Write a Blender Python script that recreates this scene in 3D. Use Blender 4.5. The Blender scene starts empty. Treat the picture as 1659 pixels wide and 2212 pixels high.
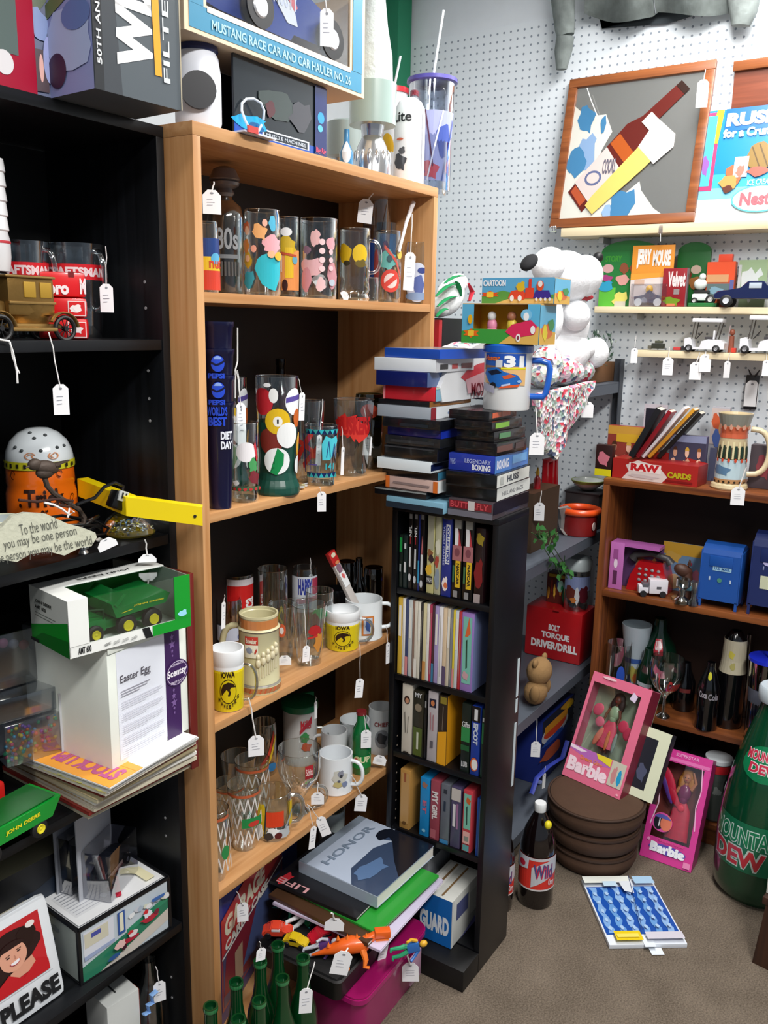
import bpy,bmesh,math,random
from mathutils import Matrix,Vector
S=bpy.context.scene
COL=S.collection
random.seed(7)
PI=math.pi
# ---------------------------------------------------------------- camera
F,YAW,PITCH,ROLL,H=1890.2,0.5764,-0.2116,0.0184,1.6
FW=Vector((math.cos(YAW)*math.cos(PITCH),math.sin(YAW)*math.cos(PITCH),math.sin(PITCH)))
_r=Vector((math.sin(YAW),-math.cos(YAW),0));_u=_r.cross(FW)
RT=_r*math.cos(ROLL)+_u*math.sin(ROLL);UP=_u*math.cos(ROLL)-_r*math.sin(ROLL)
EYE=Vector((0,0,H))
cd=bpy.data.cameras.new('camera');cam=bpy.data.objects.new('camera',cd);COL.objects.link(cam)
cd.sensor_fit='HORIZONTAL';cd.sensor_width=36;cd.lens=F/1659*36;cd.clip_start=.05
cam.matrix_world=Matrix(((RT.x,UP.x,-FW.x,0),(RT.y,UP.y,-FW.y,0),(RT.z,UP.z,-FW.z,H),(0,0,0,1)))
S.camera=cam
# ---------------------------------------------------------------- light and exposure
S.view_settings.view_transform='Standard';S.view_settings.look='None'
S.view_settings.gamma=1;S.view_settings.use_curve_mapping=False
S.view_settings.exposure=0.52
wd=bpy.data.worlds.new('world');S.world=wd;wd.use_nodes=True
wd.node_tree.nodes['Background'].inputs[0].default_value=(.75,.86,1,1)
wd.node_tree.nodes['Background'].inputs[1].default_value=.2
def area(name,loc,tgt,sx,sy,w,col=(1,.98,.95)):
    l=bpy.data.lights.new(name,'AREA');l.shape='RECTANGLE';l.size=sx;l.size_y=sy;l.energy=w;l.color=col
    o=bpy.data.objects.new(name,l);COL.objects.link(o);o.location=loc
    o.rotation_euler=(Vector(tgt)-Vector(loc)).to_track_quat('-Z','Y').to_euler();return o
area('ceiling_lamp_light',(.6,-.55,2.82),(.6,-.55,0),1.25,.3,58)
area('ceiling_lamp_light',(2.25,.55,2.82),(2.25,.55,0),1.25,.3,27)
area('ceiling_lamp_light',(-.8,.3,2.82),(-.8,.3,0),1.25,.3,14)
# ---------------------------------------------------------------- pixel helpers (1659 x 2212 frame)
def ray(u,v):return FW+RT*((u-829.5)/F)-UP*((v-1106)/F)
def gz(u,v,z):
    r=ray(u,v);return EYE+r*((z-H)/r.z)
def gx(u,v,x):
    r=ray(u,v);return EYE+r*(x/r.x)
def gy(u,v,y):
    r=ray(u,v);return EYE+r*(y/r.y)
def on(pl,u,v):return {'X':gx,'Y':gy,'Z':gz}[pl[0]](u,v,pl[1])
def m_px(p,px):return px*(Vector(p)-EYE).dot(FW)/F
def ztop(p,v):
    lo,hi=p[2]-.2,p[2]+1.5
    for _ in range(40):
        m=(lo+hi)/2;q=Vector((p[0],p[1],m))-EYE
        if 1106-F*q.dot(UP)/q.dot(FW)>v:lo=m
        else:hi=m
    return lo
def foot(u,vb,z,w):
    """centre on plane z of a round thing w px wide whose front bottom rim is seen at (u, vb); returns centre, radius"""
    p=gz(u,vb,z);r=m_px(p,w)/2
    h=Vector((p.x,p.y,0)).normalized();c=p+h*r*(1 if z <H else -1);return c,m_px(c,w)/2
# ---------------------------------------------------------------- materials
MC={}
def lin(c):
    if isinstance(c,str):
        c=c.lstrip('#');c=[int(c[i:i+2],16)/255 for i in (0,2,4)]
        c=[x/12.92 if x <= .04045 else ((x+.055)/1.055)**2.4 for x in c]
    return (c[0],c[1],c[2],1)
def newmat(n):
    m=bpy.data.materials.new(n);m.use_nodes=True;nt=m.node_tree;return m,nt,nt.nodes,nt.links,nt.nodes['Principled BSDF']
def mat(col,rough=.5,metal=0,coat=0,var=.06,scale=14,bump=0,emit=0):
    k=(str(col),rough,metal,coat,var,scale,bump,emit)
    if k in MC:return MC[k]
    m,nt,N,L,b=newmat('surface')
    c=lin(col);no=N.new('ShaderNodeTexNoise');no.inputs['Scale'].default_value=scale;no.inputs['Detail'].default_value=3
    tc=N.new('ShaderNodeTexCoord');L.new(tc.outputs['Object'],no.inputs['Vector'])
    mx=N.new('ShaderNodeMix');mx.data_type='RGBA';L.new(no.outputs['Fac'],mx.inputs[0])
    mx.inputs[6].default_value=tuple(x*(1-var) for x in c[:3])+(1,);mx.inputs[7].default_value=tuple(min(1,x*(1+var)) for x in c[:3])+(1,)
    L.new(mx.outputs[2],b.inputs['Base Color'])
    b.inputs['Roughness'].default_value=rough;b.inputs['Metallic'].default_value=metal
    if coat:b.inputs['Coat Weight'].default_value=coat;b.inputs['Coat Roughness'].default_value=.08
    if bump:
        bp=N.new('ShaderNodeBump');bp.inputs['Strength'].default_value=bump;bp.inputs['Distance'].default_value=.004
        L.new(no.outputs['Fac'],bp.inputs['Height']);L.new(bp.outputs[0],b.inputs['Normal'])
    if emit:b.inputs['Emission Color'].default_value=c;b.inputs['Emission Strength'].default_value=emit
    MC[k]=m;return m
def glass(tint='#f4fafa',edge=.55,rough=.04,gloss=1.0):
    k=('glass',tint,edge,rough,gloss)
    if k in MC:return MC[k]
    m,nt,N,L,b=newmat('clear_glass');N.remove(b)
    t=N.new('ShaderNodeBsdfTransparent');t.inputs[0].default_value=lin(tint)
    g=N.new('ShaderNodeBsdfGlossy');g.inputs['Roughness'].default_value=rough;g.inputs[0].default_value=(gloss,gloss,gloss,1)
    lw=N.new('ShaderNodeLayerWeight');lw.inputs[0].default_value=edge
    no=N.new('ShaderNodeTexNoise');no.inputs['Scale'].default_value=30
    mp=N.new('ShaderNodeMapRange');mp.inputs[3].default_value=.05;mp.inputs[4].default_value=.8
    L.new(lw.outputs['Facing'],mp.inputs[0])
    mt=N.new('ShaderNodeMath');mt.operation='MULTIPLY_ADD';mt.inputs[1].default_value=.06
    L.new(no.outputs['Fac'],mt.inputs[0]);L.new(mp.outputs[0],mt.inputs[2])
    mx=N.new('ShaderNodeMixShader');L.new(mt.outputs[0],mx.inputs[0]);L.new(t.outputs[0],mx.inputs[1]);L.new(g.outputs[0],mx.inputs[2])
    L.new(mx.outputs[0],N['Material Output'].inputs[0]);MC[k]=m;return m
def wood(c1,c2,axis=2,rough=.38,sc=1.0,spec=.5):
    k=('wood',c1,c2,axis,rough,sc)
    if k in MC:return MC[k]
    m,nt,N,L,b=newmat('wood_grain')
    tc=N.new('ShaderNodeTexCoord');mp=N.new('ShaderNodeMapping');s=[26*sc]*3;s[axis]=1.1*sc;mp.inputs['Scale'].default_value=s
    no=N.new('ShaderNodeTexNoise');no.inputs['Scale'].default_value=2;no.inputs['Detail'].default_value=7;no.inputs['Distortion'].default_value=.6
    L.new(tc.outputs['Object'],mp.inputs[0]);L.new(mp.outputs[0],no.inputs[0])
    cr=N.new('ShaderNodeValToRGB');cr.color_ramp.elements[0].position=.32;cr.color_ramp.elements[1].position=.68
    cr.color_ramp.elements[0].color=lin(c1);cr.color_ramp.elements[1].color=lin(c2)
    L.new(no.outputs['Fac'],cr.inputs[0]);L.new(cr.outputs[0],b.inputs['Base Color']);b.inputs['Roughness'].default_value=rough
    b.inputs['Specular IOR Level'].default_value=spec
    MC[k]=m;return m
def carpet_mat():
    m,nt,N,L,b=newmat('carpet')
    tc=N.new('ShaderNodeTexCoord');a=N.new('ShaderNodeTexNoise');a.inputs['Scale'].default_value=240;a.inputs['Detail'].default_value=4
    c=N.new('ShaderNodeTexNoise');c.inputs['Scale'].default_value=9;L.new(tc.outputs['Object'],a.inputs[0]);L.new(tc.outputs['Object'],c.inputs[0])
    mt=N.new('ShaderNodeMath');mt.operation='MULTIPLY_ADD';mt.inputs[1].default_value=.35;L.new(c.outputs['Fac'],mt.inputs[0]);L.new(a.outputs['Fac'],mt.inputs[2])
    cr=N.new('ShaderNodeValToRGB');cr.color_ramp.elements[0].position=.42;cr.color_ramp.elements[1].position=.9
    cr.color_ramp.elements[0].color=lin('#4a4034');cr.color_ramp.elements[1].color=lin('#7d7062')
    L.new(mt.outputs[0],cr.inputs[0]);L.new(cr.outputs[0],b.inputs['Base Color']);b.inputs['Roughness'].default_value=.95
    bp=N.new('ShaderNodeBump');bp.inputs['Strength'].default_value=.6;bp.inputs['Distance'].default_value=.004
    L.new(a.outputs['Fac'],bp.inputs['Height']);L.new(bp.outputs[0],b.inputs['Normal']);return m
def pegboard_mat():
    m,nt,N,L,b=newmat('pegboard')
    tc=N.new('ShaderNodeTexCoord');mp=N.new('ShaderNodeMapping');mp.inputs['Scale'].default_value=(1,1/.0254,1/.0254)
    L.new(tc.outputs['Object'],mp.inputs[0])
    fr=N.new('ShaderNodeVectorMath');fr.operation='FRACTION';L.new(mp.outputs[0],fr.inputs[0])
    sx=N.new('ShaderNodeSeparateXYZ');L.new(fr.outputs[0],sx.inputs[0])
    def sub(o):
        q=N.new('ShaderNodeMath');q.operation='SUBTRACT';q.inputs[1].default_value=.5;L.new(o,q.inputs[0])
        p=N.new('ShaderNodeMath');p.operation='POWER';p.inputs[1].default_value=2;L.new(q.outputs[0],p.inputs[0]);return p
    p1,p2=sub(sx.outputs[1]),sub(sx.outputs[2])
    ad=N.new('ShaderNodeMath');ad.operation='ADD';L.new(p1.outputs[0],ad.inputs[0]);L.new(p2.outputs[0],ad.inputs[1])
    lt=N.new('ShaderNodeMath');lt.operation='LESS_THAN';lt.inputs[1].default_value=.021;L.new(ad.outputs[0],lt.inputs[0])
    mx=N.new('ShaderNodeMix');mx.data_type='RGBA';L.new(lt.outputs[0],mx.inputs[0]);mx.inputs[6].default_value=lin('#e4ebf1');mx.inputs[7].default_value=lin('#8b95a1')
    L.new(mx.outputs[2],b.inputs['Base Color']);b.inputs['Roughness'].default_value=.5;return m
# ---------------------------------------------------------------- mesh helpers
def tm(loc=(0,0,0),rz=0,rx=0,ry=0):
    return Matrix.Translation(Vector(loc)) @ Matrix.Rotation(rz,4,'Z') @ Matrix.Rotation(ry,4,'Y') @ Matrix.Rotation(rx,4,'X')
def box(bm,x0,x1,y0,y1,z0,z1,bev=0,M=None):
    vs=[bm.verts.new((x,y,z)) for x in (x0,x1) for y in (y0,y1) for z in (z0,z1)]
    fs=[bm.faces.new([vs[i] for i in q]) for q in ((0,1,3,2),(4,6,7,5),(0,4,5,1),(2,3,7,6),(0,2,6,4),(1,5,7,3))]
    if bev:
        es=list({e for f in fs for e in f.edges})
        r=bmesh.ops.bevel(bm,geom=es,offset=bev,segments=2,affect='EDGES',profile=.6)
        vs=list({v for f in r['faces'] for v in f.verts}|{v for v in vs if v.is_valid})
    if M is not None:
        for v in vs:v.co=M @ v.co
    return vs
def lathe(bm,prof,n=32,M=None,sx=1,sy=1):
    rows=[]
    for r,z in prof:
        if r <1e-5:rows.append([bm.verts.new((0,0,z))])
        else:rows.append([bm.verts.new((r*sx*math.cos(2*PI*i/n),r*sy*math.sin(2*PI*i/n),z)) for i in range(n)])
    for a,b in zip(rows,rows[1:]):
        for i in range(n):
            j=(i+1) % n
            if len(a)==1 and len(b)==1:continue
            if len(a)==1:bm.faces.new((a[0],b[j],b[i]))
            elif len(b)==1:bm.faces.new((a[i],a[j],b[0]))
            else:bm.faces.new((a[i],a[j],b[j],b[i]))
    if M is not None:
        for row in rows:
            for v in row:v.co=M @ v.co
def tube(bm,pts,r,n=8,flat=1.0,closed=False):
    pts=[Vector(p) for p in pts];rings=[];prev=None
    rr=r if isinstance(r,(list,tuple)) else [r]*len(pts)
    for i,p in enumerate(pts):
        a=pts[max(i-1,0)];b=pts[min(i+1,len(pts)-1)]
        if closed:a=pts[i-1];b=pts[(i+1) % len(pts)]
        t=(b-a).normalized()
        x=(Vector((0,0,1)) if abs(t.z)<.9 else Vector((1,0,0))) if prev is None else prev
        x=(x-t*x.dot(t)).normalized();prev=x;y=t.cross(x)
        rings.append([bm.verts.new(p+x*rr[i]*math.cos(2*PI*k/n)*flat+y*rr[i]*math.sin(2*PI*k/n)) for k in range(n)])
    prs=list(zip(rings,rings[1:]))+([(rings[-1],rings[0])] if closed else [])
    for a,b in prs:
        for k in range(n):bm.faces.new((a[k],a[(k+1) % n],b[(k+1) % n],b[k]))
    if not closed:bm.faces.new(rings[0][::-1]);bm.faces.new(rings[-1])
def blob(bm,c,rx,ry,rz,M=None,u=16,v=10):
    r=bmesh.ops.create_uvsphere(bm,u_segments=u,v_segments=v,radius=1)['verts']
    for q in r:
        q.co=Vector((q.co.x*rx,q.co.y*ry,q.co.z*rz))
        if M is not None:q.co=M @ q.co
        q.co += Vector(c)
def prism(bm,pts,y0,y1,M=None):
    """polygon in xz extruded from y0 to y1"""
    a=[bm.verts.new((x,y0,z)) for x,z in pts];b=[bm.verts.new((x,y1,z)) for x,z in pts];n=len(pts)
    bm.faces.new(a);bm.faces.new(b[::-1])
    for i in range(n):bm.faces.new((a[i],b[i],b[(i+1) % n],a[(i+1) % n]))
    if M is not None:
        for v in a+b:v.co=M @ v.co
def smooth(me,ang=40):
    me.polygons.foreach_set('use_smooth',[True]*len(me.polygons))
    try:me.set_sharp_from_angle(angle=math.radians(ang))
    except Exception:pass
TF={}
def thing(name,label,cat,loc=(0,0,0),rz=0,rx=0,ry=0,group=None,M=None):
    o=bpy.data.objects.new(name,None);COL.objects.link(o);o.empty_display_size=.05
    T=tm(loc,rz,rx,ry) if M is None else M;o.matrix_world=T;TF[o]=T
    o['label']=label;o['category']=cat
    if group:o['group']=group
    return o
def part(par,name,bm,m,world=False,label=None,sm=True):
    bmesh.ops.recalc_face_normals(bm,faces=bm.faces[:])
    me=bpy.data.meshes.new(name);bm.to_mesh(me);bm.free()
    return addpart(par,name,me,m,world,label,sm)
def addpart(par,name,me,m,world=False,label=None,sm=True):
    o=bpy.data.objects.new(name,me);COL.objects.link(o)
    if sm:smooth(me)
    if world and par is not None:me.transform(TF[par].inverted())
    for q in (m if isinstance(m,(list,tuple)) else [m]):me.materials.append(q)
    if par is not None:o.parent=par;TF[o]=TF[par]
    if label:o['label']=label
    return o
def struct(name,bm,m,world=True):
    o=part(None,name,bm,m,sm=False);o['kind']='structure';return o
def B():return bmesh.new()
def bx(par,name,x0,x1,y0,y1,z0,z1,m,bev=0,M=None,label=None):
    bm=B();box(bm,x0,x1,y0,y1,z0,z1,bev,M);return part(par,name,bm,m,label=label)
def lt(par,name,prof,m,n=32,M=None,label=None,sx=1,sy=1):
    bm=B();lathe(bm,prof,n,M,sx,sy);return part(par,name,bm,m,label=label)
def tb(par,name,pts,r,m,n=8,flat=1,closed=False,world=False,label=None):
    bm=B();tube(bm,pts,r,n,flat,closed);return part(par,name,bm,m,world=world,label=label)
# ---- printed artwork: flat shapes and lettering laid on a panel or wrapped round a body
TXT={}
def text_geo(s,bold=.02):
    k=(s,bold)
    if k not in TXT:
        cu=bpy.data.curves.new('t','FONT');cu.body=s;cu.size=1;cu.offset=bold;cu.resolution_u=3;cu.space_line=.85
        ob=bpy.data.objects.new('t',cu);me=bpy.data.meshes.new_from_object(ob)
        vs=[v.co.xy.copy() for v in me.vertices];fs=[tuple(p.vertices) for p in me.polygons]
        bpy.data.objects.remove(ob);bpy.data.curves.remove(cu);bpy.data.meshes.remove(me);TXT[k]=(vs,fs)
    return TXT[k]
def arcpts(cx,cy,rx,ry,a0=0,a1=2*PI,n=20):
    return [(cx+rx*math.cos(a0+(a1-a0)*i/n),cy+ry*math.sin(a0+(a1-a0)*i/n)) for i in range(n+(0 if abs(a1-a0-2*PI)<1e-6 else 1))]
def star(cx,cy,r,n=5,q=.42,a=PI/2):
    return [(cx+(r if i % 2==0 else r*q)*math.cos(a+PI*i/n),cy+(r if i % 2==0 else r*q)*math.sin(a+PI*i/n)) for i in range(2*n)]
def blot(cx,cy,rx,ry,seed=0,n=14,j=.28):
    g=random.Random(seed*13+5);return [(cx+rx*math.cos(2*PI*i/n)*(1+g.uniform(-j,j)),cy+ry*math.sin(2*PI*i/n)*(1+g.uniform(-j,j))) for i in range(n)]
def artwork(par,name,shapes,fmap,rough=.4,cut=None,label=None,step=.0003,coat=0):
    """shapes: ('r',x0,y0,x1,y1,c) ('e',cx,cy,rx,ry,c) ('p',pts,c) ('t',x0,y0,x1,y1,text,c[,rot[,bold]]) ('l',pts,w,c); fmap(x,y,h)->local point"""
    bm=B();cols=[];layer=0
    for s in shapes:
        k=s[0];layer += 1
        if k =='t':c=s[6]
        elif k =='l':c=s[3]
        else:c=s[-1]
        if c not in cols:cols.append(c)
        mi=cols.index(c);polys=[]
        if k =='r':polys=[[(s[1],s[2]),(s[3],s[2]),(s[3],s[4]),(s[1],s[4])]]
        elif k =='e':polys=[arcpts(s[1],s[2],s[3],s[4])]
        elif k =='p':polys=[s[1]]
        elif k =='l':
            P_,w=s[1],s[2]
            for (xa,ya),(xb,yb) in zip(P_,P_[1:]):
                dx,dy=xb-xa,yb-ya;l=math.hypot(dx,dy) or 1;nx,ny=-dy/l*w/2,dx/l*w/2
                polys.append([(xa+nx,ya+ny),(xa-nx,ya-ny),(xb-nx,yb-ny),(xb+nx,yb+ny)])
        elif k =='t':
            rot=s[7] if len(s)>7 else 0;bold=s[8] if len(s)>8 else .02
            vs,fs=text_geo(s[5],bold)
            if not vs:continue
            pv=[{0:(p.x,p.y),90:(-p.y,p.x),-90:(p.y,-p.x),180:(-p.x,-p.y)}[rot] for p in vs]
            ax,bx_=min(p[0] for p in pv),max(p[0] for p in pv);ay,by_=min(p[1] for p in pv),max(p[1] for p in pv)
            pv=[(s[1]+(p[0]-ax)/(bx_-ax or 1)*(s[3]-s[1]),s[2]+(p[1]-ay)/(by_-ay or 1)*(s[4]-s[2])) for p in pv]
            V_=[bm.verts.new((p[0],p[1],layer)) for p in pv]
            for f in fs:
                try:bm.faces.new([V_[i] for i in f]).material_index=mi
                except ValueError:pass
            continue
        for q in polys:
            f=bm.faces.new([bm.verts.new((x,y,layer)) for x,y in q]);f.material_index=mi
    if cut:
        bmesh.ops.triangulate(bm,faces=[f for f in bm.faces if len(f.verts)>4])
        xs=[v.co.x for v in bm.verts];a,b=min(xs),max(xs);x=a+cut
        while x <b:
            bmesh.ops.bisect_plane(bm,geom=bm.verts[:]+bm.edges[:]+bm.faces[:],plane_co=(x,0,0),plane_no=(1,0,0));x += cut
        ys=[v.co.y for v in bm.verts];a,b=min(ys),max(ys);n=8
        for i in range(1,n):
            bmesh.ops.bisect_plane(bm,geom=bm.verts[:]+bm.edges[:]+bm.faces[:],plane_co=(0,a+(b-a)*i/n,0),plane_no=(0,1,0))
    for v in bm.verts:v.co=fmap(v.co.x,v.co.y,.0004+v.co.z*step)
    me=bpy.data.meshes.new(name);bm.to_mesh(me);bm.free()
    return addpart(par,name,me,[mat(c,rough,coat=coat,var=.03) for c in cols],label=label,sm=False)
def panel(o,ux,uy):
    """frame for art: o = local lower left corner, ux and uy span the panel (art coordinates 0..1)"""
    o,ux,uy=Vector(o),Vector(ux),Vector(uy);n=ux.cross(uy).normalized()
    return lambda x,y,h:o+ux*x+uy*y+n*h
def wrap(prof,z0,z1,phi=-PI/2,half=1.0):
    """art x in -1..1 spans +-half radians round the axis, y in 0..1 spans z0..z1"""
    def f(x,y,h):
        z=z0+(z1-z0)*y;r=prof[0][0]
        for (ra,za),(rb,zb) in zip(prof,prof[1:]):
            if min(za,zb) <= z <= max(za,zb) and ra >0 and rb >0:
                r=ra+(rb-ra)*((z-za)/(zb-za) if abs(zb-za)>1e-6 else 0);break
        a=phi+x*half;r += h+.0003;return Vector((r*math.cos(a),r*math.sin(a),z))
    return f
def facing(loc):return math.atan2(-loc[1],-loc[0])   # angle from a thing towards the eye
# ---- price tags
STR=lambda:mat('#e8e6e4',.8)
def tag(par,u,v,w,h,sp,pl,tilt=0,yaw=None,lines=True):
    """white strung price tag: top centre at pixel (u, v), w x h px, string from pixel sp; pl its plane"""
    P1=on(pl,u,v);W=m_px(P1,w);Hh=m_px(P1,h)
    yw=(random.uniform(-.35,.35) if yaw is None else yaw);to=EYE-P1;a=math.atan2(to.y,to.x)+PI/2+yw
    M=TF[par].inverted() @ (Matrix.Translation(P1) @ Matrix.Rotation(a,4,'Z') @ Matrix.Rotation(tilt,4,'Y'))
    c=W*.28;pts=[(-W/2,-Hh),(W/2,-Hh),(W/2,-c),(W/2-c,0),(-W/2+c,0),(-W/2,-c)]
    bm=B();prism(bm,pts,-.0004,.0004,M);t=part(par,'price_tag',bm,mat('#f4f4f6',.6,var=.02),sm=False)
    sh=[('e',.5,.86,.1,.04,'#8d8f96')]
    if lines and w >11:sh += [('l',[(.22,y),(.22+random.uniform(.3,.56),y+.01)],.018,'#a9acb8') for y in (.6,.48,.36)]
    fm=panel((-W/2,0,-Hh),(W,0,0),(0,0,Hh));f2=lambda x,y,hh:M @ (fm(x,y,hh)+Vector((0,-.0003,0)))
    artwork(t,'writing',sh,f2,.7)
    if sp:
        P0=on(pl,sp[0],sp[1]);Pm=(P0+P1)/2+Vector((0,0,-.002));Mi=TF[par].inverted();s=max(.0008,W*.045)
        tb(t,'string',[Mi @ P0,Mi @ (P0*.7+P1*.3+Vector((.002,0,0))),Mi @ Pm,Mi @ (P1+Vector((0,0,-Hh*.12)))],s,STR(),6)
    return t
# ================================================================ structure
WX,WY=2.95,1.95           # back wall and left wall planes
bm=B();box(bm,-2.5,WX+.1,-3,WY+.1,-.1,0);struct('floor',bm,carpet_mat())
bm=B();box(bm,-2.5,WX+.1,-3,WY+.1,2.85,2.95);struct('ceiling',bm,mat('#e6e6e2',.9,bump=.3,scale=60))
bm=B();box(bm,-2.5,WX,WY,WY+.1,0,2.85);struct('wall_left',bm,mat('#d9dee2',.8))
bm=B();box(bm,WX,WX+.1,-3,WY+.1,0,2.85);struct('wall_back',bm,mat('#e3e9ef',.7))
bm=B();box(bm,WX-.006,WX,-1.2,1.92,.1,2.6);struct('trim_1',bm,pegboard_mat())   # perforated hardboard facing
bm=B();box(bm,2.85,2.94,1.83,1.95,0,2.85,.003);struct('trim_2',bm,mat('#0f7a55',.5))   # green post in the corner
for i,(x,y) in enumerate(((.6,-.55),(2.25,.55),(-.8,.3))):
    t=thing('ceiling_lamp',['fluorescent ceiling lamp nearest the camera, over the aisle','fluorescent ceiling lamp over the back corner','fluorescent ceiling lamp behind the black bookcase end'][i],'lamp',(x,y,2.85))
    bx(t,'housing',-.66,.66,-.17,.17,-.028,0,mat('#f2f2f2',.5),.003)
    for s in (-.08,.08):tb(t,'tube',[(-.6,s,-.016),(.6,s,-.016)],.013,mat('#ffffff',.4,emit=1.5),12)
# ---- shelf furniture
YO,XA,XB=1.12,1.119,1.938          # oak case: front plane, left side, right side
ZT,Z1,Z2,Z3,Z4=1.924,1.649,1.254,.838,.472
OAK=lambda ax:wood('#b27d4b','#cc9c6a',ax,.42)
DARKB=mat('#1a0d08',.7)
t=thing('oak_bookcase','light oak bookcase holding the mugs and drinking glasses','bookcase',((XA+XB)/2,YO,0))
w=(XB-XA)/2;D=.29;th=.019
for s in (-1,1):
    bx(t,'side_panel',s*w-(th if s >0 else 0),s*w+(0 if s >0 else th),0,D,0,ZT-.022,OAK(2),.0012)
bx(t,'top_board',-w,w,0,D,ZT-.022,ZT,OAK(0),.0012)
for z in (Z1,Z2,Z3,Z4,.08):bx(t,'shelf',-w+th+.0005,w-th-.0005,.001,D-.006,z-.018,z,OAK(0),.0012)
bx(t,'back_panel',-w+.002,w-.002,D-.0055,D-.0005,.02,ZT-.0221,mat('#1c120d',.6))
bx(t,'kickboard',-w+th+.001,w-th-.001,.02,.035,0,.0615,OAK(0))
for s in (-1,1):
    for k in range(8):lt(t,'shelf_pin_hole',[(.0001,0),(.0025,0),(.0025,.001),(.0001,.001)],mat('#3a2414',.8),10,tm((s*(w-th-.0005),.05,.55+k*.14),ry=-s*PI/2))
# black bookcase
YB=1.187;XL=.32;BT,B2,B3,B4,B5=1.92,1.566,1.213,.764,.398
BLK=lambda ax:wood('#07080a','#14161a',ax,.4,spec=.35)
t=thing('black_bookcase','black wood-grain bookcase at the left edge beside the oak one','bookcase',((XL+XA)/2,YB,0))
w=(XA-XL)/2-.001;D=.3;th=.017
for s in (-1,1):bx(t,'side_panel',s*w-(th if s >0 else 0),s*w+(0 if s >0 else th),0,D,0,BT-.018,BLK(2),.001)
bx(t,'top_board',-w,w,0,D,BT-.018,BT,BLK(0),.001)
for z in (B2,B3,B4,B5,.07):bx(t,'shelf',-w+th+.0005,w-th-.0005,.002,D-.006,z-.018,z,BLK(0),.001)
bx(t,'back_panel',-w+.002,w-.002,D-.004,D,.02,BT-.0181,mat('#060608',.6))
for z in (1.62,1.665,1.42,1.46,1.51,.99,1.03,.62,.58,.2,.25):lt(t,'shelf_pin_hole',[(.0001,0),(.0028,0),(.0028,.0008),(.0001,.0008)],mat('#9a9a9c',.5),10,tm((w-th-.0004,.04,z),ry=-PI/2))
# black media tower
XT,YL,YR,TD,TZ=1.75,1.113,.8285,.165,1.175
TBs=(.967,.741,.531,.318,.06)
t=thing('media_tower','tall narrow black media tower full of tapes in front of the oak bookcase','media tower',(XT,(YL+YR)/2,0),-PI/2)
w=(YL-YR)/2;th=.015;K=BLK(2);K2=mat('#0b0c10',.35)
for s in (-1,1):bx(t,'side_panel',s*w-(th if s >0 else 0),s*w+(0 if s >0 else th),0,TD,0,TZ-.0151,K2,.001)
bx(t,'top_board',-w,w,0,TD,TZ-.015,TZ,K2,.001)
for z in TBs:bx(t,'shelf',-w+th+.0005,w-th-.0005,.002,TD-.004,z-.015,z,K2,.001)
bx(t,'back_panel',-w+.002,w-.002,TD-.003,TD,.02,TZ-.0151,mat('#060608',.6))
bx(t,'kickboard',-w,w,-.082,-.001,0,.058,mat('#08080a',.5),.002)
for k in range(18):bx(t,'shelf_pin_hole',-w+th+.0001,-w+th+.0008,.02,.0235,.12+k*.026,.1235+k*.026,mat('#a89a8a',.5))
for v0,v1 in ((1435,1515),(1520,1548),(1570,1700)):
    a=gy(1103,v0,YR);b=gy(1103,v1,YR);xx=XT+TD-.022
    bm=B();box(bm,xx,xx+.012,YR-.0008,YR-.0002,b.z,a.z);part(t,'white_edge_strip',bm,mat('#c9d4da',.5),world=True)
# brown bookcase on the back wall
XR,YBL=2.662,.905;RT0,SHF1,SHF2,SHF3=1.137,.772,.382,.075
BRN=lambda ax:wood('#5c2f18','#8c5026',ax,.4)
YBR=-.35
t=thing('brown_bookcase','reddish brown bookcase standing against the white pegboard wall','bookcase',(XR,(YBL+YBR)/2,0),-PI/2)
w=(YBL-YBR)/2;D=.275;th=.02
for s in (-1,1):bx(t,'side_panel',s*w-(th if s >0 else 0),s*w+(0 if s >0 else th),0,D,0,RT0-.0201,BRN(2),.001)
bx(t,'top_board',-w,w,0,D,RT0-.02,RT0,BRN(0),.001)
for z in (SHF1,SHF2,SHF3):bx(t,'shelf',-w+th+.0005,w-th-.0005,.002,D-.004,z-.019,z,BRN(0),.001)
bx(t,'back_panel',-w+.002,w-.002,D-.004,D,.02,RT0-.0201,mat('#2a150c',.6))
bx(t,'kickboard',-w+th+.001,w-th-.001,.012,.03,0,.0555,BRN(0))
# grey metal shelving
GYF,GX0,GX1,GYB=.955,1.96,2.925,1.42
G1,G2,G3=1.425,.93,.46
GR=mat('#5b626d',.45,.25)
t=thing('metal_shelving','grey metal shelving between the media tower and the brown bookcase','shelving',((GX0+GX1)/2,GYF,0))
w=(GX1-GX0)/2
for z in (G1,G2,G3,.08):
    bm=B();box(bm,-w,w,0,GYB-GYF,z-.004,z,.001);box(bm,-w,w,0,.003,z-.035,z-.004);box(bm,-w,w,GYB-GYF-.003,GYB-GYF,z-.035,z-.004);part(t,'shelf',bm,GR)
for sx in (-1,1):
    for y0,y1 in ((-.002,.03),(GYB-GYF-.03,GYB-GYF+.002)):
        bm=B();xe=sx*(w+.003);box(bm,min(xe,xe-sx*.003),max(xe,xe-sx*.003),y0,y1,0,1.5)
        ya=y0 if y0 <.1 else y1-.003;box(bm,min(xe-sx*.003,xe-sx*.035),max(xe-sx*.003,xe-sx*.035),ya,ya+.003,0,1.5);part(t,'post',bm,mat('#3f444c',.45,.25))
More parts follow.
